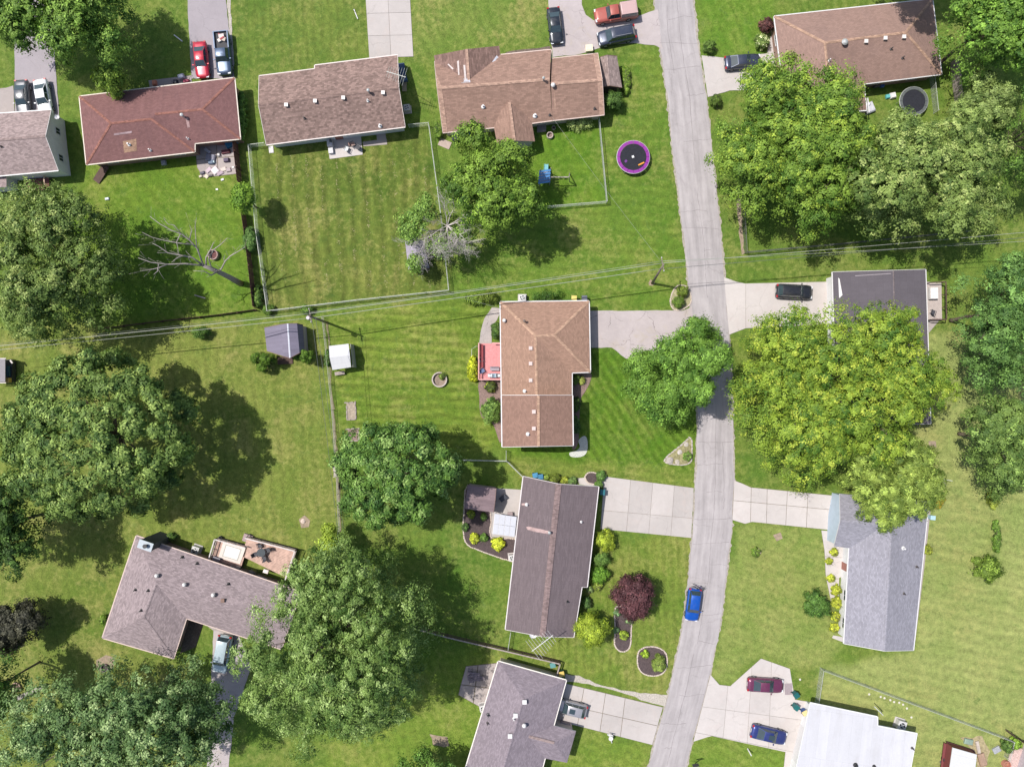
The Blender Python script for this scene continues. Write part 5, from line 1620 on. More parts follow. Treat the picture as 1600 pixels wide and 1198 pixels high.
    if kind == 'pickup':
        x0, x1 = X(.592), X(.985)
        bl = plain('truck_bed_liner', (0.05,0.05,0.055), .8)
        mb = MB(); mb.box(((x0+x1)/2, 0, .86), (x0-x1-.1, W-.3, .06)); mb.build('bed_floor', bl, parent=root)
        for sy in (1, -1):
            mb = MB(); mb.box(((x0+x1)/2, sy*(W/2-.075), .98), (x0-x1, .14, .42)); mb.build('bed_side', paint, parent=root)
        mb = MB(); mb.box((x1+.02, 0, .98), (.1, W-.302, .40)); mb.build('tailgate', paint, parent=root)
        if cap:
            mb = MB(); w0, w1 = W/2-.03, W/2-.16
            vs = [Vector((x0+.02,w0,1.195)), Vector((x0+.02,-w0,1.195)), Vector((x1+.02,-w0,1.195)), Vector((x1+.02,w0,1.195)), Vector((x0,w1,1.80)), Vector((x0,-w1,1.80)), Vector((x1+.12,-w1,1.78)), Vector((x1+.12,w1,1.78)),
                  Vector((x0-.1,w1*.5,1.84)), Vector((x0-.1,-w1*.5,1.84)), Vector((x1+.3,-w1*.5,1.82)), Vector((x1+.3,w1*.5,1.82))]
            mb.add(vs, [(0,4,5,1),(1,5,6,2),(2,6,7,3),(3,7,4,0),(4,8,9,5),(5,9,10,6),(6,10,11,7),(7,11,8,4),(8,11,10,9)])
            cp = mb.build('bed_cap', cap, parent=root)
            bm = bmesh.new(); bm.from_mesh(cp.data); bmesh.ops.recalc_face_normals(bm, faces=bm.faces)
            if sum(f.normal.z*f.calc_area() for f in bm.faces) < 0: bmesh.ops.reverse_faces(bm, faces=bm.faces)
            bm.to_mesh(cp.data); bm.free()
            for sy in (1, -1):
                mb = MB(); mb.box(((x0+x1)/2, sy*(W/2-.085), 1.52), (x0-x1-.5, .03, .30)); mb.build('cap_window', CARGLASS, parent=cp)
    if rack:
        for sy in (1, -1):
            mb = MB(); mb.beam((T[0].x-.3, sy*wt*.82, H+.05), (T[2].x+.25, sy*wt*.82, H+.05), .05, .05); mb.build('roof_rail', RIM if rack == 'silver' else BLACK, parent=root)
    if sunroof:
        mb = MB(); mb.box(((T[0].x+T[2].x)/2+.35, 0, H+.022), (.75, wt*1.0, .02)); mb.build('sunroof', CARGLASS, parent=root)
    root.location = (c.x, c.y, .05); root.rotation_euler = (0, 0, ang)
    return root
pk = paint_mat
vehicle('parked_car', 'dark grey sedan parked beside the white car at the upper left house', 'sedan', (36,181), (32,125), pk('paint_dark_grey',(0.10,0.105,0.115),.5), 'car')
vehicle('parked_car', 'white sedan parked at the upper left house', 'sedan', (71,180), (61,123), pk('paint_white',(0.74,0.75,0.77),.0), 'car')
vehicle('parked_car', 'red sedan parked above the red-brown hip roof', 'sedan', (316,120), (311,66), pk('paint_red',(0.42,0.012,0.035),.2), 'car')
tk = vehicle('pickup_truck', 'dark blue pickup with loaded open bed beside the red sedan', 'pickup', (351,118), (345,48), pk('paint_steel_blue',(0.07,0.105,0.17),.4), 'pickup')
vehicle('parked_car', 'black sedan alone on the cracked driveway at the top', 'sedan', (871,69), (864,10), pk('paint_black_blue',(0.018,0.024,0.034),.3), 'car')
vehicle('pickup_truck', 'faded red pickup with a pale topper on its bed', 'pickup', (928,26), (997,15), pk('paint_faded_red',(0.33,0.075,0.055),.1,.4), 'pickup', cap=pk('paint_topper',(0.45,0.30,0.29),.0,.45))
vehicle('minivan', 'dark slate minivan parked beside the faded red pickup', 'minivan', (934,61), (993,49), pk('paint_slate',(0.045,0.055,0.085),.4), 'minivan', rack='silver')
vehicle('parked_car', 'dark blue-grey sedan on the pale driveway under the roadside tree', 'sedan', (1189,93), (1133,98), pk('paint_blue_grey',(0.055,0.065,0.10),.5), 'car')
vehicle('suv', 'black sport utility car parked before the charcoal-roofed house', 'suv', (1270,457), (1213,454), pk('paint_black',(0.022,0.024,0.03),.3), 'suv', rack=True)
vehicle('blue_car', 'bright blue hatchback with a bike rack stopped on the road', 'hatch', (1080.5,971), (1087,919), pk('paint_bright_blue',(0.006,0.085,0.42),.3), 'car', scale=.98)
vehicle('parked_car', 'silver car with dark sunroof nosed under the mauve-grey eave', 'hatch', (867,1101), (916,1113), pk('paint_silver',(0.40,0.39,0.41),.5), 'car', sunroof=True)
vehicle('parked_car', 'maroon sedan on the driveway of the white roofed house', 'sedan', (1227,1073), (1166,1069), pk('paint_maroon',(0.155,0.035,0.085),.35), 'car')
vehicle('parked_car', 'royal blue sedan on the driveway of the white roofed house', 'sedan', (1228,1155), (1176,1142), pk('paint_royal_blue',(0.032,0.048,0.19),.4), 'car', sunroof=True)
vehicle('minivan', 'pale blue van between the L-shaped house and the feathery tree', 'minivan', (341,1051), (352,993), pk('paint_pale_blue',(0.42,0.51,0.55),.2), 'van')
uv_ = empty('utility_cart', P(8,579,0), 'dark utility cart with grey canopy and yellow panel at the left edge', 'cart')
def _uv(nm, c, s, m, rz=0.0):
    mb = MB(); mb.box(c, s, rz); mb.build(nm, m, parent=uv_)
_uv('canopy', P(-6,578,2.0), (2.4,3.1,.08), plain('cart_canopy',(0.20,0.185,0.20),.7))
for y in (560,598): _uv('canopy_rail', P(-6,y,2.02), (2.6,.1,.1), plain('cart_rail',(0.55,0.50,0.48),.6))
_uv('body', P(3,579,.6), (3.2,2.9,.7), plain('cart_black',(0.03,0.03,0.033),.6))
_uv('seat', P(11,577,1.05), (.7,.9,.4), plain('cart_seat',(0.03,0.09,0.14),.5)); _uv('seat', P(12,585,1.05), (.6,.5,.35), plain('cart_seat',(0.03,0.09,0.14),.5))
_uv('side_panel', P(12,594,1.35), (.7,.6,.5), plain('cart_yellow',(0.50,0.32,0.08),.6)); _uv('tool_arm', P(18,565,1.5), (.5,.18,.14), plain('cart_rail',(0.55,0.50,0.48),.6), -.9)
for x, y in ((17,565),(17,596)):
    mb = MB(); q = P(x,y,.4); mb.tube([q+Vector((0,-.14,0)), q+Vector((0,.14,0))], .4, 14); mb.build('wheel', RUBBER, parent=uv_)
    mb = MB(); q = P(x-4,y,1.4); mb.box(q, (.07,.07,1.2)); mb.build('post', DARKMETAL, parent=uv_)

# load in the blue pickup's bed
def junk(name, label, cat, parts, group=None):
    """parts: (part name, px, py, z, size, rz, colour)"""
    c = P(parts[0][1], parts[0][2], parts[0][3])
    root = empty(name, c, label, cat, group)
    for nm, px, py, z, s, rz, col in parts:
        mb = MB(); mb.box(P(px, py, z)+Vector((0,0,s[2]/2)), s, rz)
        mb.build(nm, plain('c_'+'_'.join('%03d' % int(x*255) for x in col), col, .7), parent=root)
    return root
junk('truck_load', 'pale boxes and red rags loaded in the blue pickup bed', 'load',
     [('box',347,58,.95,(.7,.5,.3),.2,(0.55,0.48,0.45)),('box',344,64,.95,(.5,.4,.25),.5,(0.60,0.55,0.50)),('box',351,63,.95,(.45,.5,.35),-.3,(0.45,0.36,0.30)),('rag',347,60,1.27,(.6,.18,.1),.6,(0.35,0.05,0.06)),('rag',344,55,.95,(.5,.2,.12),-.5,(0.30,0.06,0.07))])

# bicycle on the rack of the blue car
def bicycle(label, c, ang, col):
    root = empty('bicycle', c, label, 'bicycle')
    R = Matrix.Rotation(ang, 3, 'Z')
    V = lambda x, y, z: c + R @ Vector((x, y, z))
    fm = paint_mat('bike_'+label.split()[0], col, .2)
    for x in (-.52, .52):
        mb = MB(); n = 20; pts = [V(x+.33*math.cos(2*math.pi*k/n), 0, .33+.33*math.sin(2*math.pi*k/n)) for k in range(n+1)]
        mb.tube(pts, .022, 5, cap=False); w = mb.build('wheel', RUBBER, parent=root)
        mb = MB()
        for k in range(6):
            a = math.pi*k/6; mb.tube([V(x+.32*math.cos(a),0,.33+.32*math.sin(a)), V(x-.32*math.cos(a),0,.33-.32*math.sin(a))], .005, 3)
        mb.build('spokes', GALV, parent=w)
    mb = MB()
    for a, b in (((-.52,0,.33),(-.12,0,.30)),((-.52,0,.33),(-.2,0,.80)),((-.12,0,.30),(-.2,0,.85)),((-.2,0,.78),(.36,0,.82)),((-.12,0,.30),(.38,0,.75)),((.52,0,.33),(.36,0,.92))):
        mb.tube([V(*a), V(*b)], .022, 6)
    mb.build('frame', fm, parent=root)
    mb = MB(); mb.tube([V(.30,-.3,.95), V(.36,0,.92), V(.30,.3,.95)], .016, 6); mb.build('handlebar', DARKMETAL, parent=root)
    mb = MB(); mb.beam(V(-.33,0,.89), V(-.07,0,.89), .12, .05); mb.build('saddle', BLACK, parent=root)
bicycle('purple bicycle carried on the back of the bright blue hatchback', P(1091,914.5,.55), math.radians(-22), (0.10,0.06,0.30))
bicycle('dark second bicycle on the rear rack of the bright blue hatchback', P(1089.5,917,.58), math.radians(-14), (0.05,0.05,0.07))
# ------------------------------------------------------------ trees, shrubs
def unit(a):
    return a/np.maximum(np.linalg.norm(a, axis=-1, keepdims=True), 1e-9)

def leaf_mesh(name, pos, nrm, axis, size, col, org, mat=None, width=0.62):
    """one folded, pointed leaf blade per row"""
    n = len(pos)
    nrm = unit(nrm); axis = unit(axis - nrm*np.sum(axis*nrm, 1, keepdims=True))
    side = np.cross(nrm, axis)
    L = size[:, None]
    base = pos - axis*L*0.5
    tip = pos + axis*L*0.55 - nrm*L*0.10
    l = pos + side*L*width*0.5 - nrm*L*0.06
    r = pos - side*L*width*0.5 - nrm*L*0.06
    v = np.stack([base, r, tip, l], 1).reshape(-1, 3) - np.array(org)
    me = bpy.data.meshes.new(name)
    nv = len(v)
    me.vertices.add(nv); me.vertices.foreach_set('co', v.ravel().astype(np.float32))
    q = np.arange(nv).reshape(-1, 4)
    tri = np.concatenate([q[:, [0,1,2]], q[:, [0,2,3]]], 1).reshape(-1)
    me.loops.add(len(tri)); me.loops.foreach_set('vertex_index', tri.astype(np.int32))
    me.polygons.add(len(tri)//3); me.polygons.foreach_set('loop_start', np.arange(0, len(tri), 3, dtype=np.int32))
    me.update(calc_edges=True)
    c4 = np.concatenate([np.repeat(np.clip(col, 0.002, 1), 4, 0), np.ones((nv, 1))], 1)
    at = me.attributes.new('leaf', 'FLOAT_COLOR', 'POINT'); at.data.foreach_set('color', c4.ravel().astype(np.float32))
    me.materials.append(mat or LEAF)
    return me

def crown_points(rs, C, R, n_lobe, lobe_r, n_sub, sub_r, n_leaf, low=-0.35, flat=0.75, ragged=0.16, fill=0.74):
    """hierarchical crown: lobes over a lumpy dome -> leaf clumps -> leaves"""
    C = np.array(C, float); R = np.array(R, float)
    n_top = max(4, int(n_lobe*0.72)); n_rim = max(4, n_lobe - n_top)
    k = np.arange(n_top) + 0.5
    r = np.sqrt(k/n_top)*0.97 + rs.normal(0, 0.05, n_top)
    th = k*2.39996 + rs.uniform(0, 6.28) + rs.normal(0, 0.12, n_top)
    r = np.clip(r, 0.02, 1.05)
    z = np.sqrt(np.maximum(0, 1-(0.93*r)**2)) + rs.normal(0, ragged*0.55, n_top)
    th2 = np.arange(n_rim)/n_rim*2*math.pi + rs.normal(0, 0.15, n_rim)
    r = np.concatenate([r, rs.uniform(0.82, 1.02, n_rim)]); th = np.concatenate([th, th2]); z = np.concatenate([z, rs.uniform(low, 0.15, n_rim)])
    n_lobe = len(r)
    p1, p2, p3 = rs.uniform(0, 6.28, 3)
    wob = 1 + ragged*(0.45*np.sin(2*th+p1) + 0.40*np.sin(3*th+p2) + 0.32*np.sin(5*th+p3)) + rs.normal(0, ragged*0.22, n_lobe)
    D = np.stack([r*np.cos(th), r*np.sin(th), z], 1)
    lr = lobe_r*rs.uniform(0.68, 1.28, n_lobe)
    rad = np.maximum(R[:2][None, :] - 1.0*lobe_r, R[:2][None, :]*0.5)
    lob = C + np.concatenate([D[:, :2]*rad*wob[:, None], D[:, 2:]*R[2]*0.85], 1)
    Dn = unit(D + np.array([0, 0, 0.15]))
    # clumps over the upper, outer side of every lobe
    d2 = unit(rs.normal(0, 1, (n_lobe, n_sub, 3)) + Dn[:, None, :]*0.9 + np.array([0, 0, 0.55]))
    sub = lob[:, None, :] + d2*lr[:, None, None]*np.where(rs.uniform(0, 1, (n_lobe, n_sub, 1)) < 0.25, rs.uniform(0.35, 0.6, (n_lobe, n_sub, 1)), rs.uniform(0.78, 1.10, (n_lobe, n_sub, 1)))*np.array([1, 1, flat])
    so = d2.copy()
    sub = sub.reshape(-1, 3); so = unit(so.reshape(-1, 3))
    lid = np.repeat(np.arange(n_lobe), n_sub)
    keep = rs.uniform(0, 1, len(sub)) > 0.06
    sub, so, lid = sub[keep], so[keep], lid[keep]
    d3 = rs.normal(0, 1, (len(sub), n_leaf, 3))*np.array([1, 1, 0.42])
    leaf = sub[:, None, :] + d3*sub_r*0.5*rs.uniform(0.7, 1.3, (len(sub), 1, 1))
    nrm = so[:, None, :]*1.0 + np.array([0, 0, 0.30]) + rs.normal(0, 0.30, (len(sub), n_leaf, 3)) + d3*0.32
    sid = np.repeat(np.arange(len(sub)), n_leaf)
    return leaf.reshape(-1, 3), nrm.reshape(-1, 3), so[sid], lid[sid], sid, lob, lr

GAIN = 1.75
def leaf_colors(rs, n, lid, sid, c0, c1, tip=None, tip_amt=0.0, var=0.14):
    if tip is None: tip, tip_amt = tuple(1.4*x for x in c1), 0.15
    c0 = tuple(0.8*x for x in c0)
    t = np.clip(0.5 + rs.normal(0, 0.20, lid.max()+1)[lid] + rs.normal(0, 0.27, sid.max()+1)[sid] + rs.normal(0, 0.07, n), 0, 1)[:, None]
    col = np.array(c0)*(1-t) + np.array(c1)*t
    col = col*(1 + rs.normal(0, var*0.6, (n, 1)))
    if tip is not None:
        m = (rs.uniform(0, 1, sid.max()+1)[sid] < tip_amt*1.3) & (rs.uniform(0, 1, n) < 0.85)
        col[m] = np.array(tip)*(1+rs.normal(0, 0.15, (m.sum(), 1)))
    return col*np.array([0.90, 1.03, 0.70])*GAIN

def limbs(mb, base, fork, lobes, r0, rs, max_limb=26):
    """trunk and limbs reaching into the lobes"""
    base = Vector(base); fork = Vector(fork)
    mid = base.lerp(fork, 0.5) + Vector((rs.uniform(-.2,.2), rs.uniform(-.2,.2), 0))
    mb.tube([base + Vector((0,0,-0.1)), base + Vector((0,0,0.5)), mid, fork], [r0*1.35, r0*1.05, r0*0.85, r0*0.7], 9)
    tr = MB()
    sel = lobes if len(lobes) <= max_limb else lobes[rs.choice(len(lobes), max_limb, replace=False)]
    for L in sel:
        e = Vector(L)
        st = base.lerp(fork, rs.uniform(0.75, 1.0))
        m1 = st.lerp(e, 0.45) + Vector((rs.uniform(-.4,.4), rs.uniform(-.4,.4), rs.uniform(0.1, 0.9)))
        tr.tube([st, m1, e], [r0*0.36, r0*0.2, r0*0.06], 5)
        for _ in range(3):
            f = e + Vector((rs.uniform(-1.2,1.2), rs.uniform(-1.2,1.2), rs.uniform(-.1,.9)))
            tr.tube([m1.lerp(e, rs.uniform(0.3,0.9)), f], [r0*0.08, r0*0.025], 4, cap=False)
    return tr

def tree(name, label, px, py, zc, rx, ry, rz, c0, c1, cat='tree', seed=1, lobe=2.2, dens=1.0, leaf=0.27, tip=None, tip_amt=0.0,
         droop=0.25, low=-0.35, flat=0.75, ragged=0.16, fill=0.74, sub_r=0.62, trunk_r=None, group=None, n_leaf=26, var=0.14, bark=None, width=0.62, sub_n=18, extra=None, boughs=None):
    """crown centre seen at photo pixel (px,py), zc metres up; rx, ry in photo pixels, rz in metres"""
    rs = np.random.RandomState(seed)
    k = (CAM_H - zc)/FPX
    if rx > 55: rx, ry = rx*1.07, ry*1.07
    Rx, Ry = rx*k, ry*k
    C = P(px, py, zc)
    base = Vector((C.x, C.y, 0))
    root = empty(name, base, label, cat, group)
    area = Rx*Ry*2.6 + (Rx+Ry)*rz*1.4
    n_l = max(7, int(Rx*Ry/(0.55*lobe*lobe)*1.25*dens))
    big = min(Rx, Ry) > 3.2 and boughs != 0
    if big:      # a low dome of inner foliage; the boughs below rise out of it
        pts, nrm, so, lid, sid, lob, lr = crown_points(rs, C - Vector((0,0,rz*0.30)), (Rx*0.90, Ry*0.90, rz*0.62), int(n_l*0.62), lobe, sub_n, sub_r*1.15, n_leaf, low, flat, ragged, fill)
        nb = boughs or max(6, min(15, int(Rx*Ry/7.0)))
        kb = np.arange(nb) + 0.5
        rb = np.sqrt(kb/nb)*0.74 + rs.normal(0, 0.05, nb); tb = kb*2.39996 + rs.uniform(0, 6.28) + rs.normal(0, 0.25, nb)
        extra_w = []
        for q in range(nb):
            Rb = math.sqrt(Rx*Ry)*(1.12/math.sqrt(nb))*rs.uniform(0.78, 1.28)
            ctr = Vector((C.x + Rx*rb[q]*math.cos(tb[q]), C.y + Ry*rb[q]*math.sin(tb[q]), C.z + rz*(0.62*math.sqrt(max(0, 1-(rb[q]*1.05)**2)) - 0.12) + rs.normal(0, 0.10*rz)))
            extra_w.append((ctr, (Rb*rs.uniform(0.85, 1.2), Rb*rs.uniform(0.85, 1.2), Rb*0.62)))
    else:
        pts, nrm, so, lid, sid, lob, lr = crown_points(rs, C, (Rx, Ry, rz), n_l, lobe, int(sub_n*1.4), sub_r, n_leaf, low, flat, ragged, fill)
        extra_w = []
    for (E, Re) in extra_w:
        lb = lobe*0.66
        nn = max(6, int(Re[0]*Re[1]/(0.55*lb*lb)*1.2))
        a = crown_points(rs, E, Re, nn, lb, sub_n-2, sub_r*0.66, n_leaf, low, flat, ragged*1.2, fill)
        pts = np.concatenate([pts, a[0]]); nrm = np.concatenate([nrm, a[1]]); so = np.concatenate([so, a[2]])
        lid = np.concatenate([lid, a[3]+lid.max()+1]); sid = np.concatenate([sid, a[4]+sid.max()+1]); lob = np.concatenate([lob, a[5]])
    if extra:
        for (ex, ey, ez, er) in extra:
            E = P(ex, ey, ez); kk = (CAM_H-ez)/FPX
            nn = max(5, int((er*kk)**2/(0.55*lobe*lobe)*1.25))
            a = crown_points(rs, E, (er*kk, er*kk, er*kk*0.6), nn, lobe*0.85, sub_n, sub_r, n_leaf, low, flat, ragged, fill)
            pts = np.concatenate([pts, a[0]]); nrm = np.concatenate([nrm, a[1]]); so = np.concatenate([so, a[2]])
            lid = np.concatenate([lid, a[3]+lid.max()+1]); sid = np.concatenate([sid, a[4]+sid.max()+1]); lob = np.concatenate([lob, a[5]])
    ok = pts[:, 2] > 0.15
    pts, nrm, so, lid, sid = pts[ok], nrm[ok], so[ok], lid[ok], sid[ok]
    n = len(pts)
    axis = so*np.array([1,1,0.2]) + rs.normal(0, 0.6, (n, 3)) + np.array([0, 0, -droop])
    size = leaf*rs.uniform(0.65, 1.3, n)
    col = leaf_colors(rs, n, lid, sid, c0, c1, tip, tip_amt, var)
    me = leaf_mesh('crown', pts, nrm, axis, size, col, base, width=width)
    o = bpy.data.objects.new('crown', me); COL.objects.link(o); o.parent = root
    tr = trunk_r or max(0.10, 0.035*(Rx+Ry)/2 + 0.02)
    mb = MB()
    fork = Vector((C.x, C.y, max(0.5, zc - rz*0.35)))
    br = limbs(mb, base, fork, lob, tr, rs)
    mb.build('trunk', bark or BARK, parent=root, smooth=True)
    if br.v: br.build('limb', bark or BARK, parent=root, smooth=True)
    return root

def shrub(name, label, px, py, r, h, c0, c1, seed=1, leaf=0.16, cat='shrub', ry=None, group=None, tip=None, tip_amt=0, dens=1.0, var=0.2, n_leaf=22, width=0.62, droop=0.1, lobe=None):
    """rounded bush; r in photo pixels, h in metres"""
    zc = h*0.5
    k = (CAM_H-zc)/FPX
    c0 = tuple(v*0.72 for v in c0); c1 = tuple(v*0.74 + 0.006 for v in c1)
    return tree(name, label, px, py, zc, r, ry or r, h*0.5, c0, c1, cat, seed, lobe=lobe or max(0.22, r*k*0.36), dens=dens, leaf=leaf, tip=tip, tip_amt=tip_amt,
                droop=droop, low=-0.6, flat=0.9, ragged=0.18, fill=0.78, sub_r=max(0.14, r*k*0.20), trunk_r=0.05, group=group, n_leaf=n_leaf, var=var, width=width, sub_n=10)

DG0, DG1 = (0.032,0.068,0.018), (0.085,0.135,0.038)      # ordinary maple green
OL0, OL1 = (0.050,0.078,0.024), (0.135,0.168,0.058)      # olive
SV0, SV1 = (0.036,0.070,0.028), (0.125,0.170,0.085)      # silver maple
BG0, BG1 = (0.048,0.100,0.018), (0.130,0.190,0.040)      # bright green
YG0, YG1 = (0.052,0.098,0.018), (0.178,0.216,0.036)      # yellow green
BL0, BL1 = (0.034,0.072,0.024), (0.095,0.150,0.052)      # bluish dark

tree('broadleaf_tree', 'bright green tree in the upper left corner overhanging the shaded driveway', 92,20,8, 118,72,4.6, (0.045,0.092,0.018),(0.135,0.185,0.048), seed=11, lobe=1.9, extra=[(172,70,6.5,42),(150,15,8,55),(30,38,6.5,42)])
tree('broadleaf_tree', 'large olive green tree on the left, beside the bare dead tree', 92,408,9, 112,122,6, OL0,OL1, seed=12, lobe=2.3, leaf=0.26, tip=(0.20,0.215,0.095), tip_amt=0.16, ragged=0.2, extra=[(40,330,8,50),(150,470,7,48),(60,500,6,42)])
tree('broadleaf_tree', 'huge round maple in the open field on the left', 160,682,9, 140,124,7, (0.038,0.070,0.022),(0.115,0.150,0.050), seed=13, lobe=1.3, boughs=0, sub_r=0.44, leaf=0.32, tip=(0.19,0.225,0.085), tip_amt=0.18, ragged=0.06)
tree('broadleaf_tree', 'dark green tree at the left edge below the huge round maple', 14,818,8, 64,76,5, (0.018,0.040,0.012),(0.052,0.085,0.024), seed=14, lobe=2.0)
tree('broadleaf_tree', 'dark purple-black small tree at the lower left edge', 26,972,4, 42,42,3, (0.020,0.018,0.018),(0.062,0.054,0.052), seed=15, lobe=1.2, leaf=0.26, sub_r=0.55, n_leaf=34)
tree('broadleaf_tree', 'silvery green large tree in the bottom left corner', 195,1120,11, 150,92,5.5, SV0,SV1, seed=16, lobe=2.2, tip=(0.21,0.245,0.15), tip_amt=0.15, ragged=0.2, extra=[(60,1110,9,60),(40,1170,9,60),(290,1080,10,55),(318,1150,9,52),(325,1105,10,46)])
tree('broadleaf_tree', 'dark tree at the left edge with mossy trunk, near the purple-black tree', -8,1075,8, 42,50,4, DG0,(0.07,0.115,0.035), seed=17, lobe=1.7)
tree('broadleaf_tree', 'tall light green feathery tree overlapping the L-shaped house', 520,1002,12, 152,158,8, (0.048,0.086,0.024),(0.145,0.188,0.068), seed=18, lobe=2.3, leaf=0.30, droop=0.7, tip=(0.215,0.255,0.125), tip_amt=0.16, ragged=0.2, width=0.4, extra=[(540,880,8,52),(600,930,9,60),(420,1085,9,42),(475,1130,9,52),(632,985,9,44),(622,1055,8,44),(560,1110,8,50)])
tree('broadleaf_tree', 'round glossy green tree in the back yard left of the plum shed', 618,738,8, 88,86,5.6, (0.030,0.068,0.020),(0.095,0.150,0.040), seed=19, lobe=1.2, boughs=0, sub_r=0.44, leaf=0.32, tip=(0.165,0.215,0.09), tip_amt=0.13, ragged=0.14)
tree('broadleaf_tree', 'round green tree behind the brown cross-gabled house', 765,290,7.5, 76,84,5, (0.042,0.082,0.014),(0.120,0.165,0.034), seed=20, lobe=1.8, ragged=0.15)
tree('broadleaf_tree', 'round green tree overhanging the road from the central front lawn', 1076,572,7.5, 56,66,4.6, (0.040,0.088,0.016),(0.112,0.172,0.040), seed=21, lobe=1.4, leaf=0.24, ragged=0.24, extra=[(1006,612,5.5,38),(1042,632,6,38),(1100,525,6,30),(1000,570,5,24)])
tree('broadleaf_tree', 'big yellow-green tree covering the charcoal-roofed house', 1306,612,10, 160,142,7, YG0,YG1, seed=22, lobe=2.0, leaf=0.24, ragged=0.16, tip=(0.235,0.245,0.045), tip_amt=0.12, extra=[(1195,660,7,58),(1205,540,7,52),(1250,720,6,50),(1420,600,8,50),(1170,600,6,42)])
tree('broadleaf_tree', 'mid green drooping tree over the north end of the pale blue-grey roof', 1392,742,8, 78,72,4.6, (0.060,0.090,0.020),(0.165,0.190,0.055), seed=23, lobe=1.7, leaf=0.33, droop=0.6, width=0.38)
tree('broadleaf_tree', 'bright green tree beside the road, west of the wooded back yard', 1225,225,9, 104,118,6.5, (0.048,0.092,0.016),(0.150,0.200,0.042), seed=24, lobe=1.9, ragged=0.17, tip=(0.20,0.235,0.045), tip_amt=0.10, extra=[(1300,150,8,52),(1180,300,7,48),(1190,130,6,40),(1260,330,8,55),(1330,230,9,60),(1155,240,7,45),(1320,300,8,50),(1240,130,7,45)])
tree('broadleaf_tree', 'grey-green broad tree just below the black trampoline', 1428,272,9.5, 116,94,6, (0.055,0.086,0.026),(0.160,0.190,0.070), seed=25, lobe=2.0, ragged=0.17, tip=(0.225,0.24,0.11), tip_amt=0.12, extra=[(1520,250,8,55),(1360,330,7,48),(1530,330,7,45)])
tree('broadleaf_tree', 'deep green tree filling the upper right corner beside the hip roofed house', 1540,45,9, 76,74,6, (0.036,0.080,0.016),(0.115,0.175,0.038), seed=26, lobe=1.9, extra=[(1610,60,9,50)])
tree('broadleaf_tree', 'tree just beyond the top edge, dappling the hip roof with shade', 1440,-87,10, 58,56,4.5, BG0,BG1, seed=40, lobe=1.7, boughs=5)
tree('broadleaf_tree', 'thin pale green tree at the right edge beside the slanted wooden fence', 1535,165,6, 42,46,3.6, (0.070,0.100,0.034),(0.160,0.185,0.080), seed=27, lobe=1.3, dens=0.8, ragged=0.25)
tree('broadleaf_tree', 'dark green tree at the right edge above the overhead wires', 1600,215,8, 40,90,5, DG0,(0.10,0.155,0.04), seed=28, lobe=1.8)
tree('broadleaf_tree', 'bluish dark green tree at the right edge below the wires', 1560,490,9, 66,92,6, BL0,BL1, seed=29, lobe=1.8, leaf=0.24, ragged=0.18, extra=[(1545,570,7,48),(1600,600,8,60)])
tree('broadleaf_tree', 'olive dark green tree at the right edge, lower of the tall pair', 1565,685,8, 70,76,5, (0.045,0.078,0.024),(0.118,0.155,0.052), seed=30, lobe=1.7, leaf=0.24, ragged=0.18, extra=[(1560,752,5,30)])
tree('broadleaf_tree', 'small green tree crown just entering the bottom edge near the mauve-grey roof', 662,1206,5, 48,34,3, BG0,(0.11,0.17,0.05), seed=31, lobe=1.3)
tree('broadleaf_tree', 'small bright tree growing by the upper left hip roof corner', 176,130,4, 24,20,2.4, (0.07,0.12,0.02),(0.18,0.22,0.05), seed=32, lobe=0.9, leaf=0.26, sub_r=0.5)
tree('broadleaf_tree', 'leafy sapling crowding the brown board fence between two back yards', 383,312,4, 16,24,2.2, (0.07,0.13,0.02),(0.16,0.22,0.04), seed=33, lobe=0.8, leaf=0.26, sub_r=0.5)
tree('broadleaf_tree', 'yellowish young tree along the wire fence beneath the round glossy tree', 520,845,3.5, 18,26,2.2, (0.09,0.13,0.02),(0.20,0.23,0.04), seed=34, lobe=0.8, leaf=0.26, sub_r=0.45)
tree('ornamental_tree', 'round deep maroon ornamental tree on the front lawn', 989,930,2.6, 33,36,2.2, (0.026,0.010,0.018),(0.082,0.030,0.048), seed=35, lobe=0.95, leaf=0.24, sub_r=0.45, n_leaf=36, ragged=0.08, fill=0.8, low=-0.5)
tree('ornamental_tree', 'small yellow-green spiky tree at the dark plum house corner', 924,981,2.4, 26,28,2.2, (0.080,0.115,0.014),(0.215,0.235,0.035), seed=36, lobe=0.8, leaf=0.34, sub_r=0.42, width=0.28, n_leaf=26, ragged=0.18, low=-0.4)

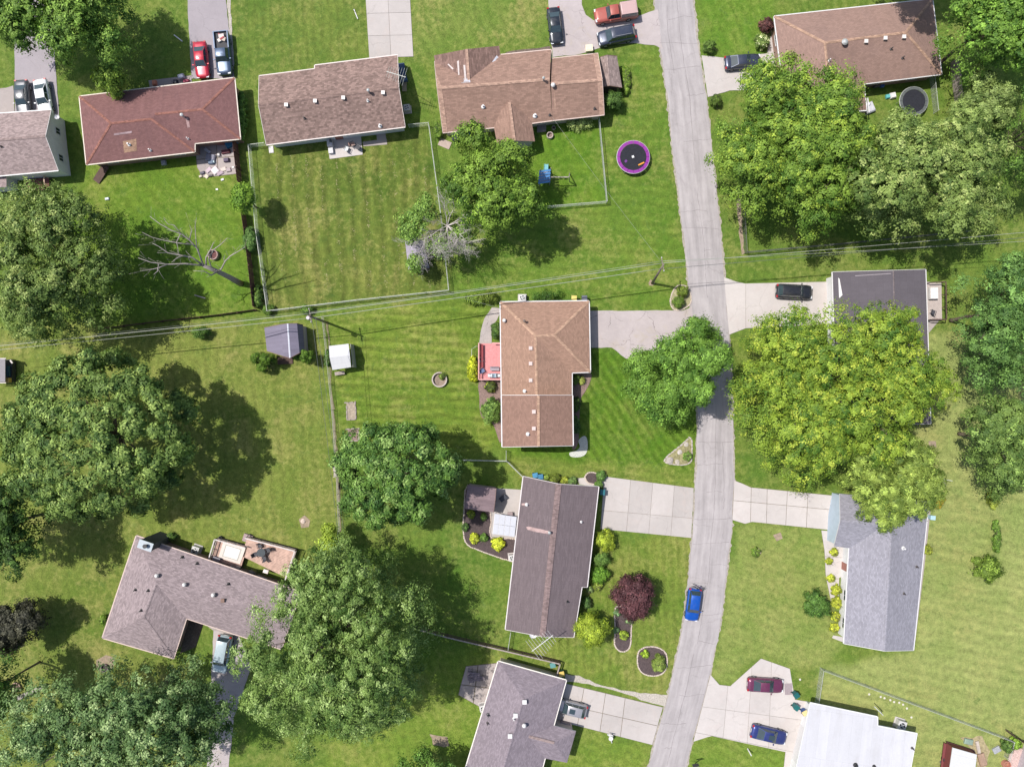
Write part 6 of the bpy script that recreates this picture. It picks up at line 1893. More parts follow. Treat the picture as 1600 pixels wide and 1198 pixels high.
# bare dead tree in the upper left yard, leaning limbs without leaves
def dead_tree():
    rs = random.Random(5)
    b = P(376, 443, 0)
    root = empty('dead_tree', b, 'bare dead tree with pale forked limbs in the lush back yard', 'tree')
    f1 = P(340, 424, 6.2); f2 = P(318, 415, 8.2)
    mb = MB(); mb.tube([b + Vector((0,0,-.1)), b.lerp(f1, 0.5) + Vector((0.1,0,0)), f1, f2], [0.42, 0.34, 0.28, 0.22], 9)
    mb.build('trunk', DEADWOOD, parent=root, smooth=True)
    polys = [
      [(318,415,8.2),(290,412,9.4),(262,413,10.4),(236,410,11.2),(216,403,11.8)],
      [(318,415,8.2),(300,402,9.4),(282,399,10.2),(262,395,10.8),(248,385,11.4),(238,380,11.8)],
      [(318,415,8.2),(308,388,9.6),(296,375,10.6),(284,366,11.2),(268,360,11.8),(250,350,12.2),(234,338,12.6)],
      [(300,382,10.4),(280,380,10.8),(258,376,11.4),(238,371,11.8),(222,363,12.2)],
      [(308,388,9.8),(306,372,10.8),(305,352,11.6),(307,340,12.0)],
      [(284,366,11.2),(272,352,11.8),(262,350,12.0),(256,342,12.2)],
      [(340,424,6.2),(346,420,7.6),(352,408,8.8),(360,400,9.6),(372,393,10.2),(383,386,10.6)],
      [(340,424,6.2),(330,417,7.4),(326,405,8.6),(334,390,9.6),(345,382,10.2),(355,372,10.8)],
      [(322,414,8.4),(322,402,9.2),(330,388,9.8),(334,378,10.2)],
      [(262,413,10.4),(246,419,11.0),(232,422,11.4),(219,423,11.8)],
      [(248,413,10.8),(246,424,11.2),(240,429,11.5)],
      [(340,424,6.6),(330,430,7.4),(320,424,8.2),(302,423,9.0)],
      [(290,399,10.0),(278,402,10.6),(268,410,11.2)],
      [(282,366,11.3),(276,378,11.6),(280,398,11.4)],
      [(296,374,10.6),(300,360,11.2),(296,352,11.6)],
    ]
    for pl in polys:
        lim = MB()
        pts = [P(*q) for q in pl]; n = len(pts)
        rad = [0.115*(1-0.75*i/(n-1))*(1.0 if pl[0][2] < 9 else 0.62) for i in range(n)]
        lim.tube(pts, rad, 6)
        for i in range(1, n):
            for _ in range(2):
                p = pts[i-1].lerp(pts[i], rs.random()); d = (pts[i]-pts[i-1]).normalized()
                e = p + (d*rs.uniform(.2,.9) + Vector((rs.uniform(-.8,.8), rs.uniform(-.8,.8), rs.uniform(-.2,.7))))
                lim.tube([p, p.lerp(e, .5) + Vector((0,0,rs.uniform(-.1,.15))), e], [rad[i]*0.5, rad[i]*0.3, 0.012], 4)
        lim.build('limb', DEADWOOD, parent=root, smooth=True)
dead_tree()

# half dead tree over the grey shed: silver twigs on the right, leaves on the left
def half_dead():
    rs = random.Random(9)
    b = P(708, 372, 0)
    root = empty('half_dead_tree', b, 'half dead tree with silver bare twigs over the small grey shed', 'tree')
    f = P(699, 353, 5.2)
    mb = MB(); mb.tube([b+Vector((0,0,-.1)), b.lerp(f,.5), f], [0.36,0.3,0.24], 9); mb.build('trunk', DEADWOOD, parent=root, smooth=True)
    GREYTWIG = plain('silver_grey_twigs', (0.47,0.43,0.41), 0.9, var=0.25, scale=6)
    def grow(mb, p, d, L, r, depth):
        n = 3; pts = [p]; q = p.copy(); dd = d.copy()
        for i in range(n):
            dd = (dd + Vector((rs.uniform(-.22,.22), rs.uniform(-.22,.22), rs.uniform(-.12,.16)))).normalized()
            q = q + dd*(L/n); pts.append(q.copy())
        mb.tube(pts, [r, r*.8, r*.6, r*.4], 5 if r > 0.05 else 3, cap=False)
        if depth > 0:
            for i in range(1, 4):
                for _ in range(2 if depth > 1 else 3):
                    a = rs.choice((-1,1))*rs.uniform(.35,.8)
                    nd = Matrix.Rotation(a, 3, 'Z') @ dd + Vector((0,0,rs.uniform(-.25,.3)))
                    grow(mb, pts[i], nd.normalized(), L*rs.uniform(.38,.6), r*.45, depth-1)
    ends = [(-35,.9),(-62,.75),(-88,.8),(-112,.85),(-135,.75),(10,.9),(35,.8),(62,.85),(88,.8),(-15,.9),(-50,1.0),(150,.5)]
    for a, s in ends:
        lim = MB(); an = math.radians(a)
        d = Vector((math.cos(an), math.sin(an), rs.uniform(.35,.8))).normalized()
        grow(lim, f.copy(), d, 4.2*s, 0.06, 3)
        lim.build('limb', GREYTWIG, parent=root)
    f2 = P(671, 361, 5.0)
    for a, s in ((-60,.9),(-85,1.0),(-110,.95),(-135,.8),(-30,.7)):
        lim = MB(); an = math.radians(a)
        lim.tube([b.lerp(f,.7), f2], [0.15, 0.11], 6)
        d = Vector((math.cos(an), math.sin(an), rs.uniform(.2,.6))).normalized()
        grow(lim, f2.copy(), d, 3.6*s, 0.05, 3)
        lim.build('limb', GREYTWIG, parent=root)
    r2 = np.random.RandomState(4)
    allp = []
    for (x, y, z, er) in ((648,345,5.5,30),(665,330,6,24),(640,365,5,18),(690,385,5,22),(722,368,5,18),(650,412,3,9)):
        kk = (CAM_H-z)/FPX
        allp.append(crown_points(r2, P(x,y,z), (er*kk, er*kk, 1.3), 9, 0.8, 9, 0.55, 20, ragged=0.3))
    pts = np.concatenate([a[0] for a in allp]); nr = np.concatenate([a[1] for a in allp]); so = np.concatenate([a[2] for a in allp])
    n = len(pts); lid = r2.randint(0, 30, n); sid = r2.randint(0, 300, n)
    col = leaf_colors(r2, n, lid, sid, (0.05,0.095,0.022), (0.13,0.18,0.05))
    me = leaf_mesh('crown', pts, nr, so + r2.normal(0,.6,(n,3)), 0.26*r2.uniform(.6,1.3,n), col, b)
    o = bpy.data.objects.new('crown', me); COL.objects.link(o); o.parent = root
half_dead()

# shrubs --------------------------------------------------------------
GB0, GB1 = (0.040,0.085,0.018), (0.105,0.165,0.038)
YB0, YB1 = (0.18,0.20,0.012), (0.46,0.44,0.03)
shrub('clipped_shrub', 'olive clipped round shrub by the road below the trampoline lawn, upper of the pair', 1066,455,10,1.1, (0.07,0.10,0.015),(0.14,0.17,0.03), 41, leaf=0.12, group='clipped shrubs beside the driveway corner')
shrub('clipped_shrub', 'olive clipped round shrub at the central driveway corner, lower of the pair', 1060,472,10,1.1, (0.06,0.11,0.015),(0.12,0.17,0.03), 42, leaf=0.12, group='clipped shrubs beside the driveway corner')
shrub('clipped_shrub', 'dark clipped round shrub alone on the upper right lawn', 1108,74,10,1.3, (0.045,0.085,0.018),(0.10,0.145,0.035), 43, leaf=0.12)
shrub('clipped_shrub', 'round shrub below the pale driveway, half under the roadside tree', 1118,158,10,1.3, (0.045,0.08,0.015),(0.10,0.14,0.03), 44, leaf=0.12)
shrub('maroon_shrub', 'small maroon shrub at the upper right house corner', 1198,41,12,1.8, (0.035,0.012,0.018),(0.11,0.035,0.05), 45)
shrub('flowering_shrub', 'pale flowering shrub beside the upper right house front', 1190,66,12,1.4, (0.09,0.14,0.04),(0.22,0.26,0.10), 46, tip=(0.55,0.5,0.42), tip_amt=0.12)
shrub('shrub', 'dark green bush in the bed beside the brown wood shed', 957,160,19,2.0, (0.025,0.06,0.015),(0.075,0.125,0.03), 47, ry=17)
shrub('shrub', 'low weedy growth along the right wall of the brown wood shed', 978,125,7,0.7, (0.08,0.14,0.02),(0.17,0.23,0.04), 48, ry=22, leaf=0.2)
shrub('hedge', 'dark oval hedge along the north wall of the central house', 854,463.5,27,1.2, (0.03,0.075,0.012),(0.075,0.135,0.025), 49, ry=8, leaf=0.13, cat='hedge')
shrub('hedge', 'olive clipped hedge near the central house north-west corner', 765,465,17,1.2, (0.06,0.085,0.012),(0.12,0.145,0.025), 50, ry=9, leaf=0.13, cat='hedge')
shrub('shrub', 'loose leafy plants at the end of the stone path', 742,468,16,0.6, (0.08,0.14,0.02),(0.20,0.25,0.05), 51, ry=8, leaf=0.2, tip=(0.6,0.6,0.5), tip_amt=0.04)
shrub('shrub', 'dark green shrub between stone path and central house wall', 775,516,8,0.9, (0.03,0.07,0.015),(0.08,0.13,0.03), 52, ry=14)
shrub('yellow_shrub', 'bright yellow shrub along the pink deck edge', 739,577,9,1.0, YB0,YB1, 53, ry=19, leaf=0.2)
shrub('shrub', 'dark mixed shrub in the mulch bed below the pink deck', 766,604,9,0.9, (0.03,0.055,0.012),(0.10,0.12,0.03), 54, ry=10, tip=(0.3,0.3,0.06), tip_amt=0.08)
shrub('shrub', 'large light green shrub against the west wall of the central house', 768,641,16,1.8, (0.055,0.105,0.025),(0.15,0.21,0.06), 55, ry=22, leaf=0.2)
shrub('hosta', 'pale yellow hosta in the entry bed of the central house', 908,594,6,0.5, (0.22,0.24,0.06),(0.46,0.45,0.15), 56, leaf=0.22)
shrub('shrub', 'dark shrub in the entry corner of the central house', 899,592,5,1.0, GB0,GB1, 57, ry=9)
shrub('shrub', 'dark foundation shrub beside the upper level east wall, northern one', 899,632,7,1.0, (0.025,0.06,0.015),(0.07,0.12,0.03), 58, ry=12)
shrub('shrub', 'dark foundation shrub beside the upper level east wall, southern one', 899,664,7,1.0, (0.025,0.06,0.02),(0.08,0.13,0.05), 59, ry=14)
shrub('shrub', 'yellow-green round shrub next to the wide concrete driveway', 945,843,17,1.8, (0.12,0.16,0.015),(0.30,0.32,0.04), 60, leaf=0.26, width=0.35)
shrub('shrub', 'dark green shrub against the plum house front, between two lighter shrubs', 939,873,14,1.5, (0.05,0.10,0.02),(0.12,0.18,0.05), 61, ry=12)
shrub('shrub', 'mid green shrub against the plum house front near the maroon tree', 938,896,15,1.6, (0.05,0.12,0.015),(0.13,0.22,0.03), 62)
shrub('shrub', 'small yellow-green plant below the foundation shrubs of the plum house', 933,914,9,0.7, (0.10,0.14,0.02),(0.22,0.24,0.05), 63)
shrub('shrub', 'pale low plant at the step in the plum house front', 921,920,6,0.5, (0.10,0.14,0.06),(0.2,0.24,0.12), 64)
shrub('shrub', 'dark green shrub in the shade of the plum house front', 917,941,7,1.1, (0.03,0.07,0.02),(0.09,0.15,0.05), 65, ry=9)
shrub('rounded_bush', 'round dark green bush on the lawn before the pale blue-grey roofed house', 1275,942,23,2.0, (0.025,0.065,0.015),(0.075,0.135,0.03), 66, ry=22, leaf=0.2)
shrub('rounded_bush', 'round olive green bush on the pale right-hand lawn', 1541,887,23,2.0, (0.06,0.10,0.015),(0.145,0.19,0.035), 67, ry=22, leaf=0.22)
shrub('hedge', 'narrow green hedge row above the round olive bush', 1556,838,5,1.0, (0.05,0.10,0.02),(0.11,0.17,0.03), 68, ry=27, cat='hedge')
shrub('shrub', 'yellowish shrub at the north end of the narrow hedge row', 1551,778,10,1.0, (0.14,0.16,0.03),(0.28,0.29,0.06), 69, ry=16)
shrub('shrub', 'orange-tinged shrub at the corner of the pale blue-grey roof', 1463,781,13,1.2, (0.15,0.15,0.02),(0.32,0.27,0.04), 70, ry=12, tip=(0.42,0.2,0.03), tip_amt=0.12)
for i, (x, y, r) in enumerate(((1303,862,6),(1295,876,5),(1298,903,6),(1306,921,8),(1307,941,9),(1305,962,8),(1304,980,7))):
    shrub('flower_clump', ['yellow-green clump nearest the garage in the walkway bed','tiny yellow clump by the walkway bend','pale clump at the end of the white walkway','gold flower clump, first in the bed along the front wall','largest gold flower clump in the bed along the front wall','gold flower clump below the largest one in the front bed','last gold flower clump at the south end of the front bed'][i],
          x, y, r, 0.6, (0.16,0.18,0.02),(0.40,0.38,0.05), 71+i, cat='plant', leaf=0.18, group='flower clumps along the pale blue-grey house')
shrub('shrub', 'yellow-green shrub on the east side of the pale blue-grey house', 1449,858,6,0.7, (0.13,0.15,0.02),(0.28,0.28,0.05), 80, ry=8)
shrub('clipped_shrub', 'olive green round shrub by the blue bins at the plum house north wall', 867,747,9,0.9, (0.07,0.10,0.012),(0.15,0.17,0.03), 81, leaf=0.12)
shrub('shrub', 'small light shrub next to the blue bins', 852,746,6,0.7, (0.09,0.14,0.03),(0.2,0.25,0.06), 82)
shrub('shrub', 'yellow plant between the olive round shrub and the pale walk', 882,750,6,0.6, (0.15,0.18,0.02),(0.36,0.36,0.06), 83)
shrub('shrub', 'green plant touching the pale walk by the plum house', 894,751,7,0.7, (0.06,0.12,0.04),(0.15,0.22,0.08), 84)
shrub('shrub', 'green shrub at the dark mulch circle by the wide driveway', 939,743,8,0.8, (0.05,0.12,0.03),(0.12,0.20,0.06), 85)
shrub('shrub', 'small green shrub below the dark mulch circle', 936,756,6,0.7, (0.06,0.13,0.03),(0.14,0.22,0.06), 86)
shrub('hosta', 'large bright yellow hosta in the dark back bed', 777.5,849,10,0.7, (0.28,0.30,0.02),(0.55,0.53,0.06), 87, leaf=0.24)
shrub('hosta', 'smaller bright yellow hosta in the dark back bed', 741.5,841,8,0.6, (0.26,0.28,0.02),(0.52,0.50,0.06), 88, leaf=0.22)
shrub('hosta', 'green round hosta beside the smaller yellow one', 756,839,6,0.6, (0.07,0.14,0.03),(0.14,0.22,0.05), 89, leaf=0.2)
shrub('hosta', 'yellow-green hosta in the shade below the plum shed', 736,803,6,0.6, (0.12,0.17,0.02),(0.26,0.30,0.05), 90, leaf=0.2)
shrub('shrub', 'green plant beside the downspout splash in the dark back bed', 756,807,5,0.6, (0.05,0.11,0.03),(0.12,0.19,0.05), 91)
shrub('shrub', 'green plant on the stone edging left of the dark back bed', 727,823,6,0.6, (0.04,0.09,0.03),(0.10,0.16,0.05), 92)
shrub('shrub', 'yellow-green plant in the long mulch bed below the maroon tree', 975,992,7,0.6, (0.13,0.18,0.02),(0.28,0.33,0.05), 93, leaf=0.2)
shrub('shrub', 'bluish plant at the upper left of the long mulch bed', 964,957,5,0.5, (0.08,0.15,0.09),(0.18,0.26,0.16), 94)
shrub('shrub', 'bluish plant on the left edge of the long mulch bed', 963,984,4,0.4, (0.08,0.15,0.09),(0.18,0.26,0.16), 95)
shrub('shrub', 'pale plant at the upper right of the long mulch bed', 984,970,5,0.4, (0.10,0.17,0.10),(0.22,0.28,0.18), 96)
shrub('shrub', 'bright lime plant in the round mulch bed', 1008,1021,6,0.5, (0.16,0.24,0.02),(0.34,0.42,0.05), 97)
shrub('shrub', 'feathery grass clump at the right of the round mulch bed', 1029,1036,11,0.9, (0.10,0.14,0.03),(0.24,0.28,0.08), 98, leaf=0.34, width=0.2, ry=13)
for i, (x, y, r, h, t) in enumerate(((404,560,10,3.0,'western dark arborvitae of the trio beside the grey shed'),(420,562,11,3.4,'eastern dark arborvitae of the trio beside the grey shed'),(412,572,11,2.4,'lowest dark arborvitae of the trio beside the grey shed'),(468,554,10,2.6,'left arborvitae of the pair at the grey shed front corner'),(480,557,12,3.0,'right arborvitae of the pair at the grey shed front corner'))):
    shrub('arborvitae', t, x, y, r, h, (0.035,0.075,0.010),(0.105,0.165,0.022), 100+i, leaf=0.16, group='arborvitae around the grey shed', width=0.4)
shrub('shrub', 'leafy vine clump on the south-east corner of the brown board fence', 391,375,11,1.6, (0.05,0.11,0.03),(0.13,0.20,0.07), 110, ry=22)
shrub('shrub', 'weeds at the foot of the lowest red-brown boards', 404,464,8,1.2, (0.04,0.09,0.02),(0.12,0.18,0.04), 133, ry=16)
shrub('shrub', 'weedy clump on the wire fence corner near the utility pole', 480,484,10,1.0, (0.05,0.10,0.02),(0.12,0.18,0.04), 111, ry=7)
shrub('shrub', 'weeds at the lower left corner of the fenced yard', 420,484,9,0.9, (0.05,0.10,0.02),(0.12,0.18,0.04), 112, ry=9)
shrub('shrub', 'shady bush on the field edge under the overhead wires', 315,520,14,1.6, (0.04,0.09,0.02),(0.11,0.17,0.04), 113, ry=10)
shrub('shrub', 'weeds beside the fence post behind the tree and brown house', 686,203,9,1.0, (0.06,0.12,0.02),(0.16,0.22,0.04), 114, ry=14)
shrub('shrub', 'light green perennials along the south wall of the garage wing', 905,194,22,0.7, (0.16,0.20,0.08),(0.32,0.34,0.16), 115, ry=7, leaf=0.18)
shrub('shrub', 'tall weeds along the house wall beside the brown board fence', 378,180,8,1.2, (0.04,0.09,0.02),(0.10,0.17,0.04), 116, ry=40, leaf=0.2)
shrub('shrub', 'weeds on the shed and canopy side of the wire fence', 512,560,4,0.9, (0.04,0.09,0.03),(0.11,0.18,0.06), 117, ry=14)
shrub('shrub', 'dark leafy shrub in the bottom right corner by the pink gravel', 1573,1165,10,1.0, (0.04,0.08,0.02),(0.10,0.15,0.04), 118)
shrub('shrub', 'bright green shrub in the bottom right corner beside the wire fence end', 1586,1160,8,1.0, (0.08,0.15,0.02),(0.18,0.26,0.04), 119, ry=10)
shrub('shrub', 'green foliage at the lawn left of the L-shaped house wall', 163,968,5,0.8, (0.08,0.15,0.02),(0.18,0.25,0.04), 120, ry=9)
shrub('shrub', 'green plants behind the chimney of the L-shaped house', 268,838,9,0.8, (0.05,0.10,0.03),(0.13,0.19,0.05), 121, ry=6)
shrub('shrub', 'low green shrub on the left of the flower bed by the roadside rocks', 1074,713,7,0.6, (0.07,0.13,0.03),(0.16,0.23,0.06), 122)
shrub('shrub', 'small shrub ring around the pale stump on the right front lawn', 1181,862,7,0.5, (0.07,0.13,0.02),(0.16,0.22,0.04), 123)
# ------------------------------------------------------------ garden beds
def bed(label, poly, mat=MULCH, edge=STONE, stone=0.26, top=0.067, cat='garden bed', n_sub=5, smooth=True):
    pts = [P(x, y).xy for x, y in poly]
    if smooth:
        q = []
        n = len(pts)
        for i in range(n):
            p0, p1, p2, p3 = pts[i-1], pts[i], pts[(i+1)%n], pts[(i+2)%n]
            for k in range(n_sub):
                t = k/n_sub
                q.append(0.5*((2*p1) + (p2-p0)*t + (2*p0-5*p1+4*p2-p3)*t*t + (3*p1-p0-3*p2+p3)*t**3))
        pts = q
    c = sum(pts, Vector((0,0)))/len(pts)
    root = empty('garden_bed', (c.x, c.y, 0), label, cat)
    mb = MB(); mb.prism(pts, 0, top); mb.build('mulch', mat, parent=root)
    if edge:
        sm = MB(); sm.box((0,0,.06), (stone*.93,.16,.12)); so = sm.build('edging_stone', edge, origin=(0,0,0)); sme = so.data; bpy.data.objects.remove(so)
        n = len(pts); tot = 0
        per = []
        for i in range(n): per.append((pts[(i+1)%n]-pts[i]).length)
        Ltot = sum(per); cnt = int(Ltot/stone); cnt = min(cnt, 290)
        for k in range(cnt):
            d = Ltot*k/cnt; i = 0
            while d > per[i]: d -= per[i]; i += 1
            p = pts[i].lerp(pts[(i+1)%n], d/per[i]); dv = pts[(i+1)%n]-pts[i]
            link_mesh('edging_stone', sme, root, (p.x+RNG.uniform(-.02,.02), p.y+RNG.uniform(-.02,.02), RNG.uniform(0,.02)), math.atan2(dv.y, dv.x)+RNG.uniform(-.12,.12), (RNG.uniform(.85,1.05),RNG.uniform(.8,1.15),1))
    return root
PST = plain('pale_pink_stone', (0.50,0.42,0.36), .9, var=.2, scale=6)
bed('dark mulch bed with hostas between plum shed and house', [(731,758),(725,800),(724,832),(730,850),(746,858),(770,867),(792,874),(804,874),(806,842),(767,839),(766,800)], edge=PST, n_sub=3)
bed('long dark mulch bed with rounded end below the maroon tree', [(961,950),(961,985),(960,1005),(966,1015),(975,1017),(984,1010),(986,985),(986,955),(974,948)], edge=PST)
bed('round dark mulch bed on the roadside front lawn', [(998,1017),(1010,1010),(1028,1011),(1040,1020),(1042,1038),(1035,1051),(1018,1055),(1002,1049),(996,1035)], edge=PST)
bed('small round dark mulch bed by the wide driveway', [(914,744),(920,738),(931,739),(936,748),(930,756),(918,753)], edge=PST, n_sub=4)
bed('curved mulch bed in the entry corner of the central house', [(893,583),(922,583),(922,596),(914,612),(907,625),(905,660),(903,692),(893,694)], mat=MULCH2, edge=None)
bed('mulch bed with shrubs along the deck and back wall of the central house', [(750,595),(783,595),(783,690),(770,662),(752,650),(749,620)], mat=MULCH2, edge=None)
bed('white gravel curl at the south-east corner of the central house', [(912,681),(917,685),(918,700),(914,710),(904,714),(892,713),(890,707),(900,704),(906,698),(904,688)], mat=plain('white_gravel',(0.46,0.47,0.42),.95,var=.3,scale=9), edge=None, top=.075)
bed('pale edged bed around the clipped shrubs at the driveway corner', [(1062,446),(1074,449),(1079,462),(1078,475),(1064,484),(1052,483),(1047,470),(1053,452)], mat=plain('straw_mulch',(0.30,0.28,0.16),1,var=.35,scale=6), edge=PST)
bed('triangular weedy rock bed by the road', [(1078,684),(1081,700),(1078,722),(1060,726),(1040,722),(1042,713),(1062,697)], mat=plain('weedy_soil',(0.24,0.22,0.11),1,var=.5,scale=4), edge=STONE, stone=.5)
bed('rectangular raised planter bed beside the low wire fence', [(541.5,629),(555,628.5),(556.5,655),(542.5,656)], mat=plain('pale_soil',(0.30,0.25,0.19),1,var=.4,scale=5), edge=GREYWOOD, stone=.6, smooth=False)
bed('smaller planter bed half under the glossy round tree', [(543.5,670),(560,669.5),(561,688),(545,689)], mat=MULCH2, edge=GREYWOOD, stone=.6, smooth=False)
bed('narrow dirt bed along the front of the cross-gabled house', [(792,82),(815,78),(840,76),(858,73),(858,77),(835,81),(812,85),(792,86)], mat=plain('dark_soil',(0.13,0.10,0.08),1,var=.4,scale=5), edge=None)
bed('dark bare bed in the inner corner of the L-shaped house', [(293,968),(318,974),(306,1010),(282,1020)], mat=plain('dark_soil',(0.13,0.10,0.08),1,var=.4,scale=5), edge=None, smooth=False)
bed('pink gravel garden strip in the bottom right corner', [(1578,1176),(1594,1166),(1614,1215),(1572,1222)], mat=plain('pink_gravel',(0.45,0.33,0.30),1,var=.35,scale=8), edge=None)

# stones in the roadside rock bed and around the yards
def rock(label, px, py, r, col=(0.42,0.38,0.33), cat='rock', h=.5, group=None, seed=0):
    rs = random.Random(int(px*7+py)); mb = MB()
    k = CAM_H/FPX; R = r*k
    mb.lathe(P(px,py,-.03), [(R*.85,0),(R*1.02,R*h*.4),(R*.85,R*h),(R*.4,R*h*1.3),(.02,R*h*1.36)], 9, rz=rs.random()*3)
    for v in mb.v: v += Vector((rs.uniform(-.12,.12), rs.uniform(-.12,.12), rs.uniform(-.08,.08)))*R
    o = mb.build('rock', plain('rock_%03d' % int(col[0]*255), col, .9, var=.25, scale=5)); tag(o, label, cat, group)
rock('pale boulder in the triangular rock bed, uppermost', 1072,694,4,(0.42,0.38,0.33)); rock('pale boulder in the middle of the triangular rock bed', 1062,706,4,(0.46,0.42,0.38))
rock('boulder at the lower left tip of the triangular rock bed', 1046,719,6,(0.36,0.32,0.29)); rock('small boulder on the bottom edge of the triangular rock bed', 1058,721,4,(0.40,0.36,0.30))
rock('pale stump-like stone on the open field', 474,814,4,(0.52,0.42,0.36))
# pale stump on right lawn
mb = MB(); mb.lathe(P(1184,861.5,0), [(.42,0),(.36,.15),(.34,.34),(.30,.36)], 14); st = mb.build('tree_stump', plain('cut_wood',(0.55,0.44,0.34),.9,var=.2)); tag(st, 'pale cut stump on the front lawn right of the road', 'stump')
rs_f = random.Random(3)

# ------------------------------------------------------------ play and garden things
def trampoline(label, px, py, r, padcol, h=.9, netring=False):
    c = P(px, py, 0); k = (CAM_H-h)/FPX; R = r*k
    c = P(px, py, h); c.z = 0
    root = empty('trampoline', c, label, 'trampoline')
    mb = MB(); mb.lathe(c+Vector((0,0,h-.03)), [(R*.80,0),(R*.80,.015)], 40); mb.build('jump_mat', plain('tramp_mat',(0.022,0.023,0.03),.85,var=.2,spec=.2), parent=root)
    n = 16
    for i in range(n):
        a0, a1 = 2*math.pi*(i+.03)/n, 2*math.pi*(i+.97)/n
        mb = MB(); vs = []
        for j in range(4):
            a = a0+(a1-a0)*j/3
            for rr in (R*.81, R):
                vs.append(c+Vector((rr*math.cos(a), rr*math.sin(a), h+.03)))
        b = [v-Vector((0,0,.05)) for v in vs]
        F = [(2*j, 2*j+1, 2*j+3, 2*j+2) for j in range(3)] + [(8+2*j+2, 8+2*j+3, 8+2*j+1, 8+2*j) for j in range(3)] + [(2*j+1, 8+2*j+1, 8+2*j+3, 2*j+3) for j in range(3)]
        mb.add(vs+b, F); mb.build('pad_segment', padcol, parent=root)
    mb = MB(); pts = [c+Vector((R*1.01*math.cos(2*math.pi*k/40), R*1.01*math.sin(2*math.pi*k/40), h-.03)) for k in range(41)]; mb.tube(pts, .045, 6, cap=False); mb.build('frame_ring', PALEGALV, parent=root)
    for i in range(6):
        a = 2*math.pi*i/6; mb = MB(); mb.tube([c+Vector((R*math.cos(a), R*math.sin(a), 0)), c+Vector((R*math.cos(a), R*math.sin(a), h))], .03, 6); mb.build('leg', GALV, parent=root)
    if netring:
        for i in range(6):
            a = 2*math.pi*(i+.5)/6; mb = MB(); mb.tube([c+Vector((R*1.05*math.cos(a), R*1.05*math.sin(a), 0)), c+Vector((R*1.05*math.cos(a), R*1.05*math.sin(a), 2.4))], .03, 6); mb.build('net_pole', GALV, parent=root)
        pts = [c+Vector((R*1.05*math.cos(2*math.pi*k/40), R*1.05*math.sin(2*math.pi*k/40), 2.4)) for k in range(41)]
        mb = MB(); mb.tube(pts, .025, 6, cap=False); mb.build('net_ring', PALEGALV, parent=root)
    return root
MAG = plain('magenta_pad', (0.21,0.016,0.24), .5, var=.12)
tp = trampoline('round trampoline with magenta pads on the roadside lawn', 989.5,245.5, 25.5, MAG)
mb = MB(); mb.box(P(1002,256,.93), (.85,.16,.02), .45); mb.build('warning_patch', plain('orange_print',(0.75,0.28,0.02),.6), parent=tp)
mb = MB(); mb.box(P(989,245,.93), (.3,.3,.01), .3); mb.build('centre_mark', plain('white_print',(0.6,0.6,0.6),.6), parent=tp)
mb = MB(); mb.box(P(978,252,.93), (.35,.3,.01), .8); mb.build('side_mark', plain('purple_print',(0.12,0.02,0.18),.6), parent=tp)
trampoline('black trampoline with pale rim behind the hip roofed house', 1428,158, 22, plain('black_pad',(0.09,0.10,0.10),.6))
# play set with slide and swing beam
ps = empty('play_set', P(851,280,0), 'wooden play set with blue striped roof and slide beneath the tree', 'play set')
BLU = plain('blue_plank', (0.03,0.15,0.36), .5); TEAL = plain('teal_slide', (0.20,0.46,0.50), .35)
for i in range(5):
    mb = MB(); a = P(841+i*.4,286-i*4.4,2.4-.0*i); b = P(859.5+i*.2,283.5-i*4.4,2.4)
    mb.beam(a, b, .27, .035); mb.build('roof_slat', BLU, parent=ps)
for x, y in ((843,287),(859,285),(844,269),(860,267)):
    mb = MB(); mb.box(P(x,y,1.15), (.1,.1,2.3)); mb.build('post', GREYWOOD, parent=ps)
mb = MB(); mb.box(P(851,277,1.3), (1.45,1.4,.08)); mb.build('platform', GREYWOOD, parent=ps)
mb = MB(); mb.beam(P(853,268,1.4), P(853.5,257,.35), .5, .06); mb.build('slide', TEAL, parent=ps)
for s in (-.26,.26):
    mb = MB(); mb.beam(P(853,268,1.48)+Vector((s,0,0)), P(853.5,257,.43)+Vector((s,0,0)), .04, .16); mb.build('slide_side', TEAL, parent=ps)
mb = MB(); mb.beam(P(860,277,2.3), P(889,277,2.3), .12, .14); mb.build('swing_beam', GREYWOOD, parent=ps)
for y in (271,284):
    mb = MB(); mb.beam(P(889,277,2.25), P(890,y,0), .1, .1); mb.build('swing_leg', GREYWOOD, parent=ps)
for x in (866,874,882):
    for dx in (-.2,.2):
        mb = MB(); mb.tube([P(x,277,2.2)+Vector((dx,0,0)), P(x,277,.5)+Vector((dx,0,0))], .008, 4); mb.build('chain', GALV, parent=ps)
    mb = MB(); mb.box(P(x,277,.48), (.45,.18,.04)); mb.build('swing_seat', plain('swing_green',(0.05,0.25,0.12),.6), parent=ps)

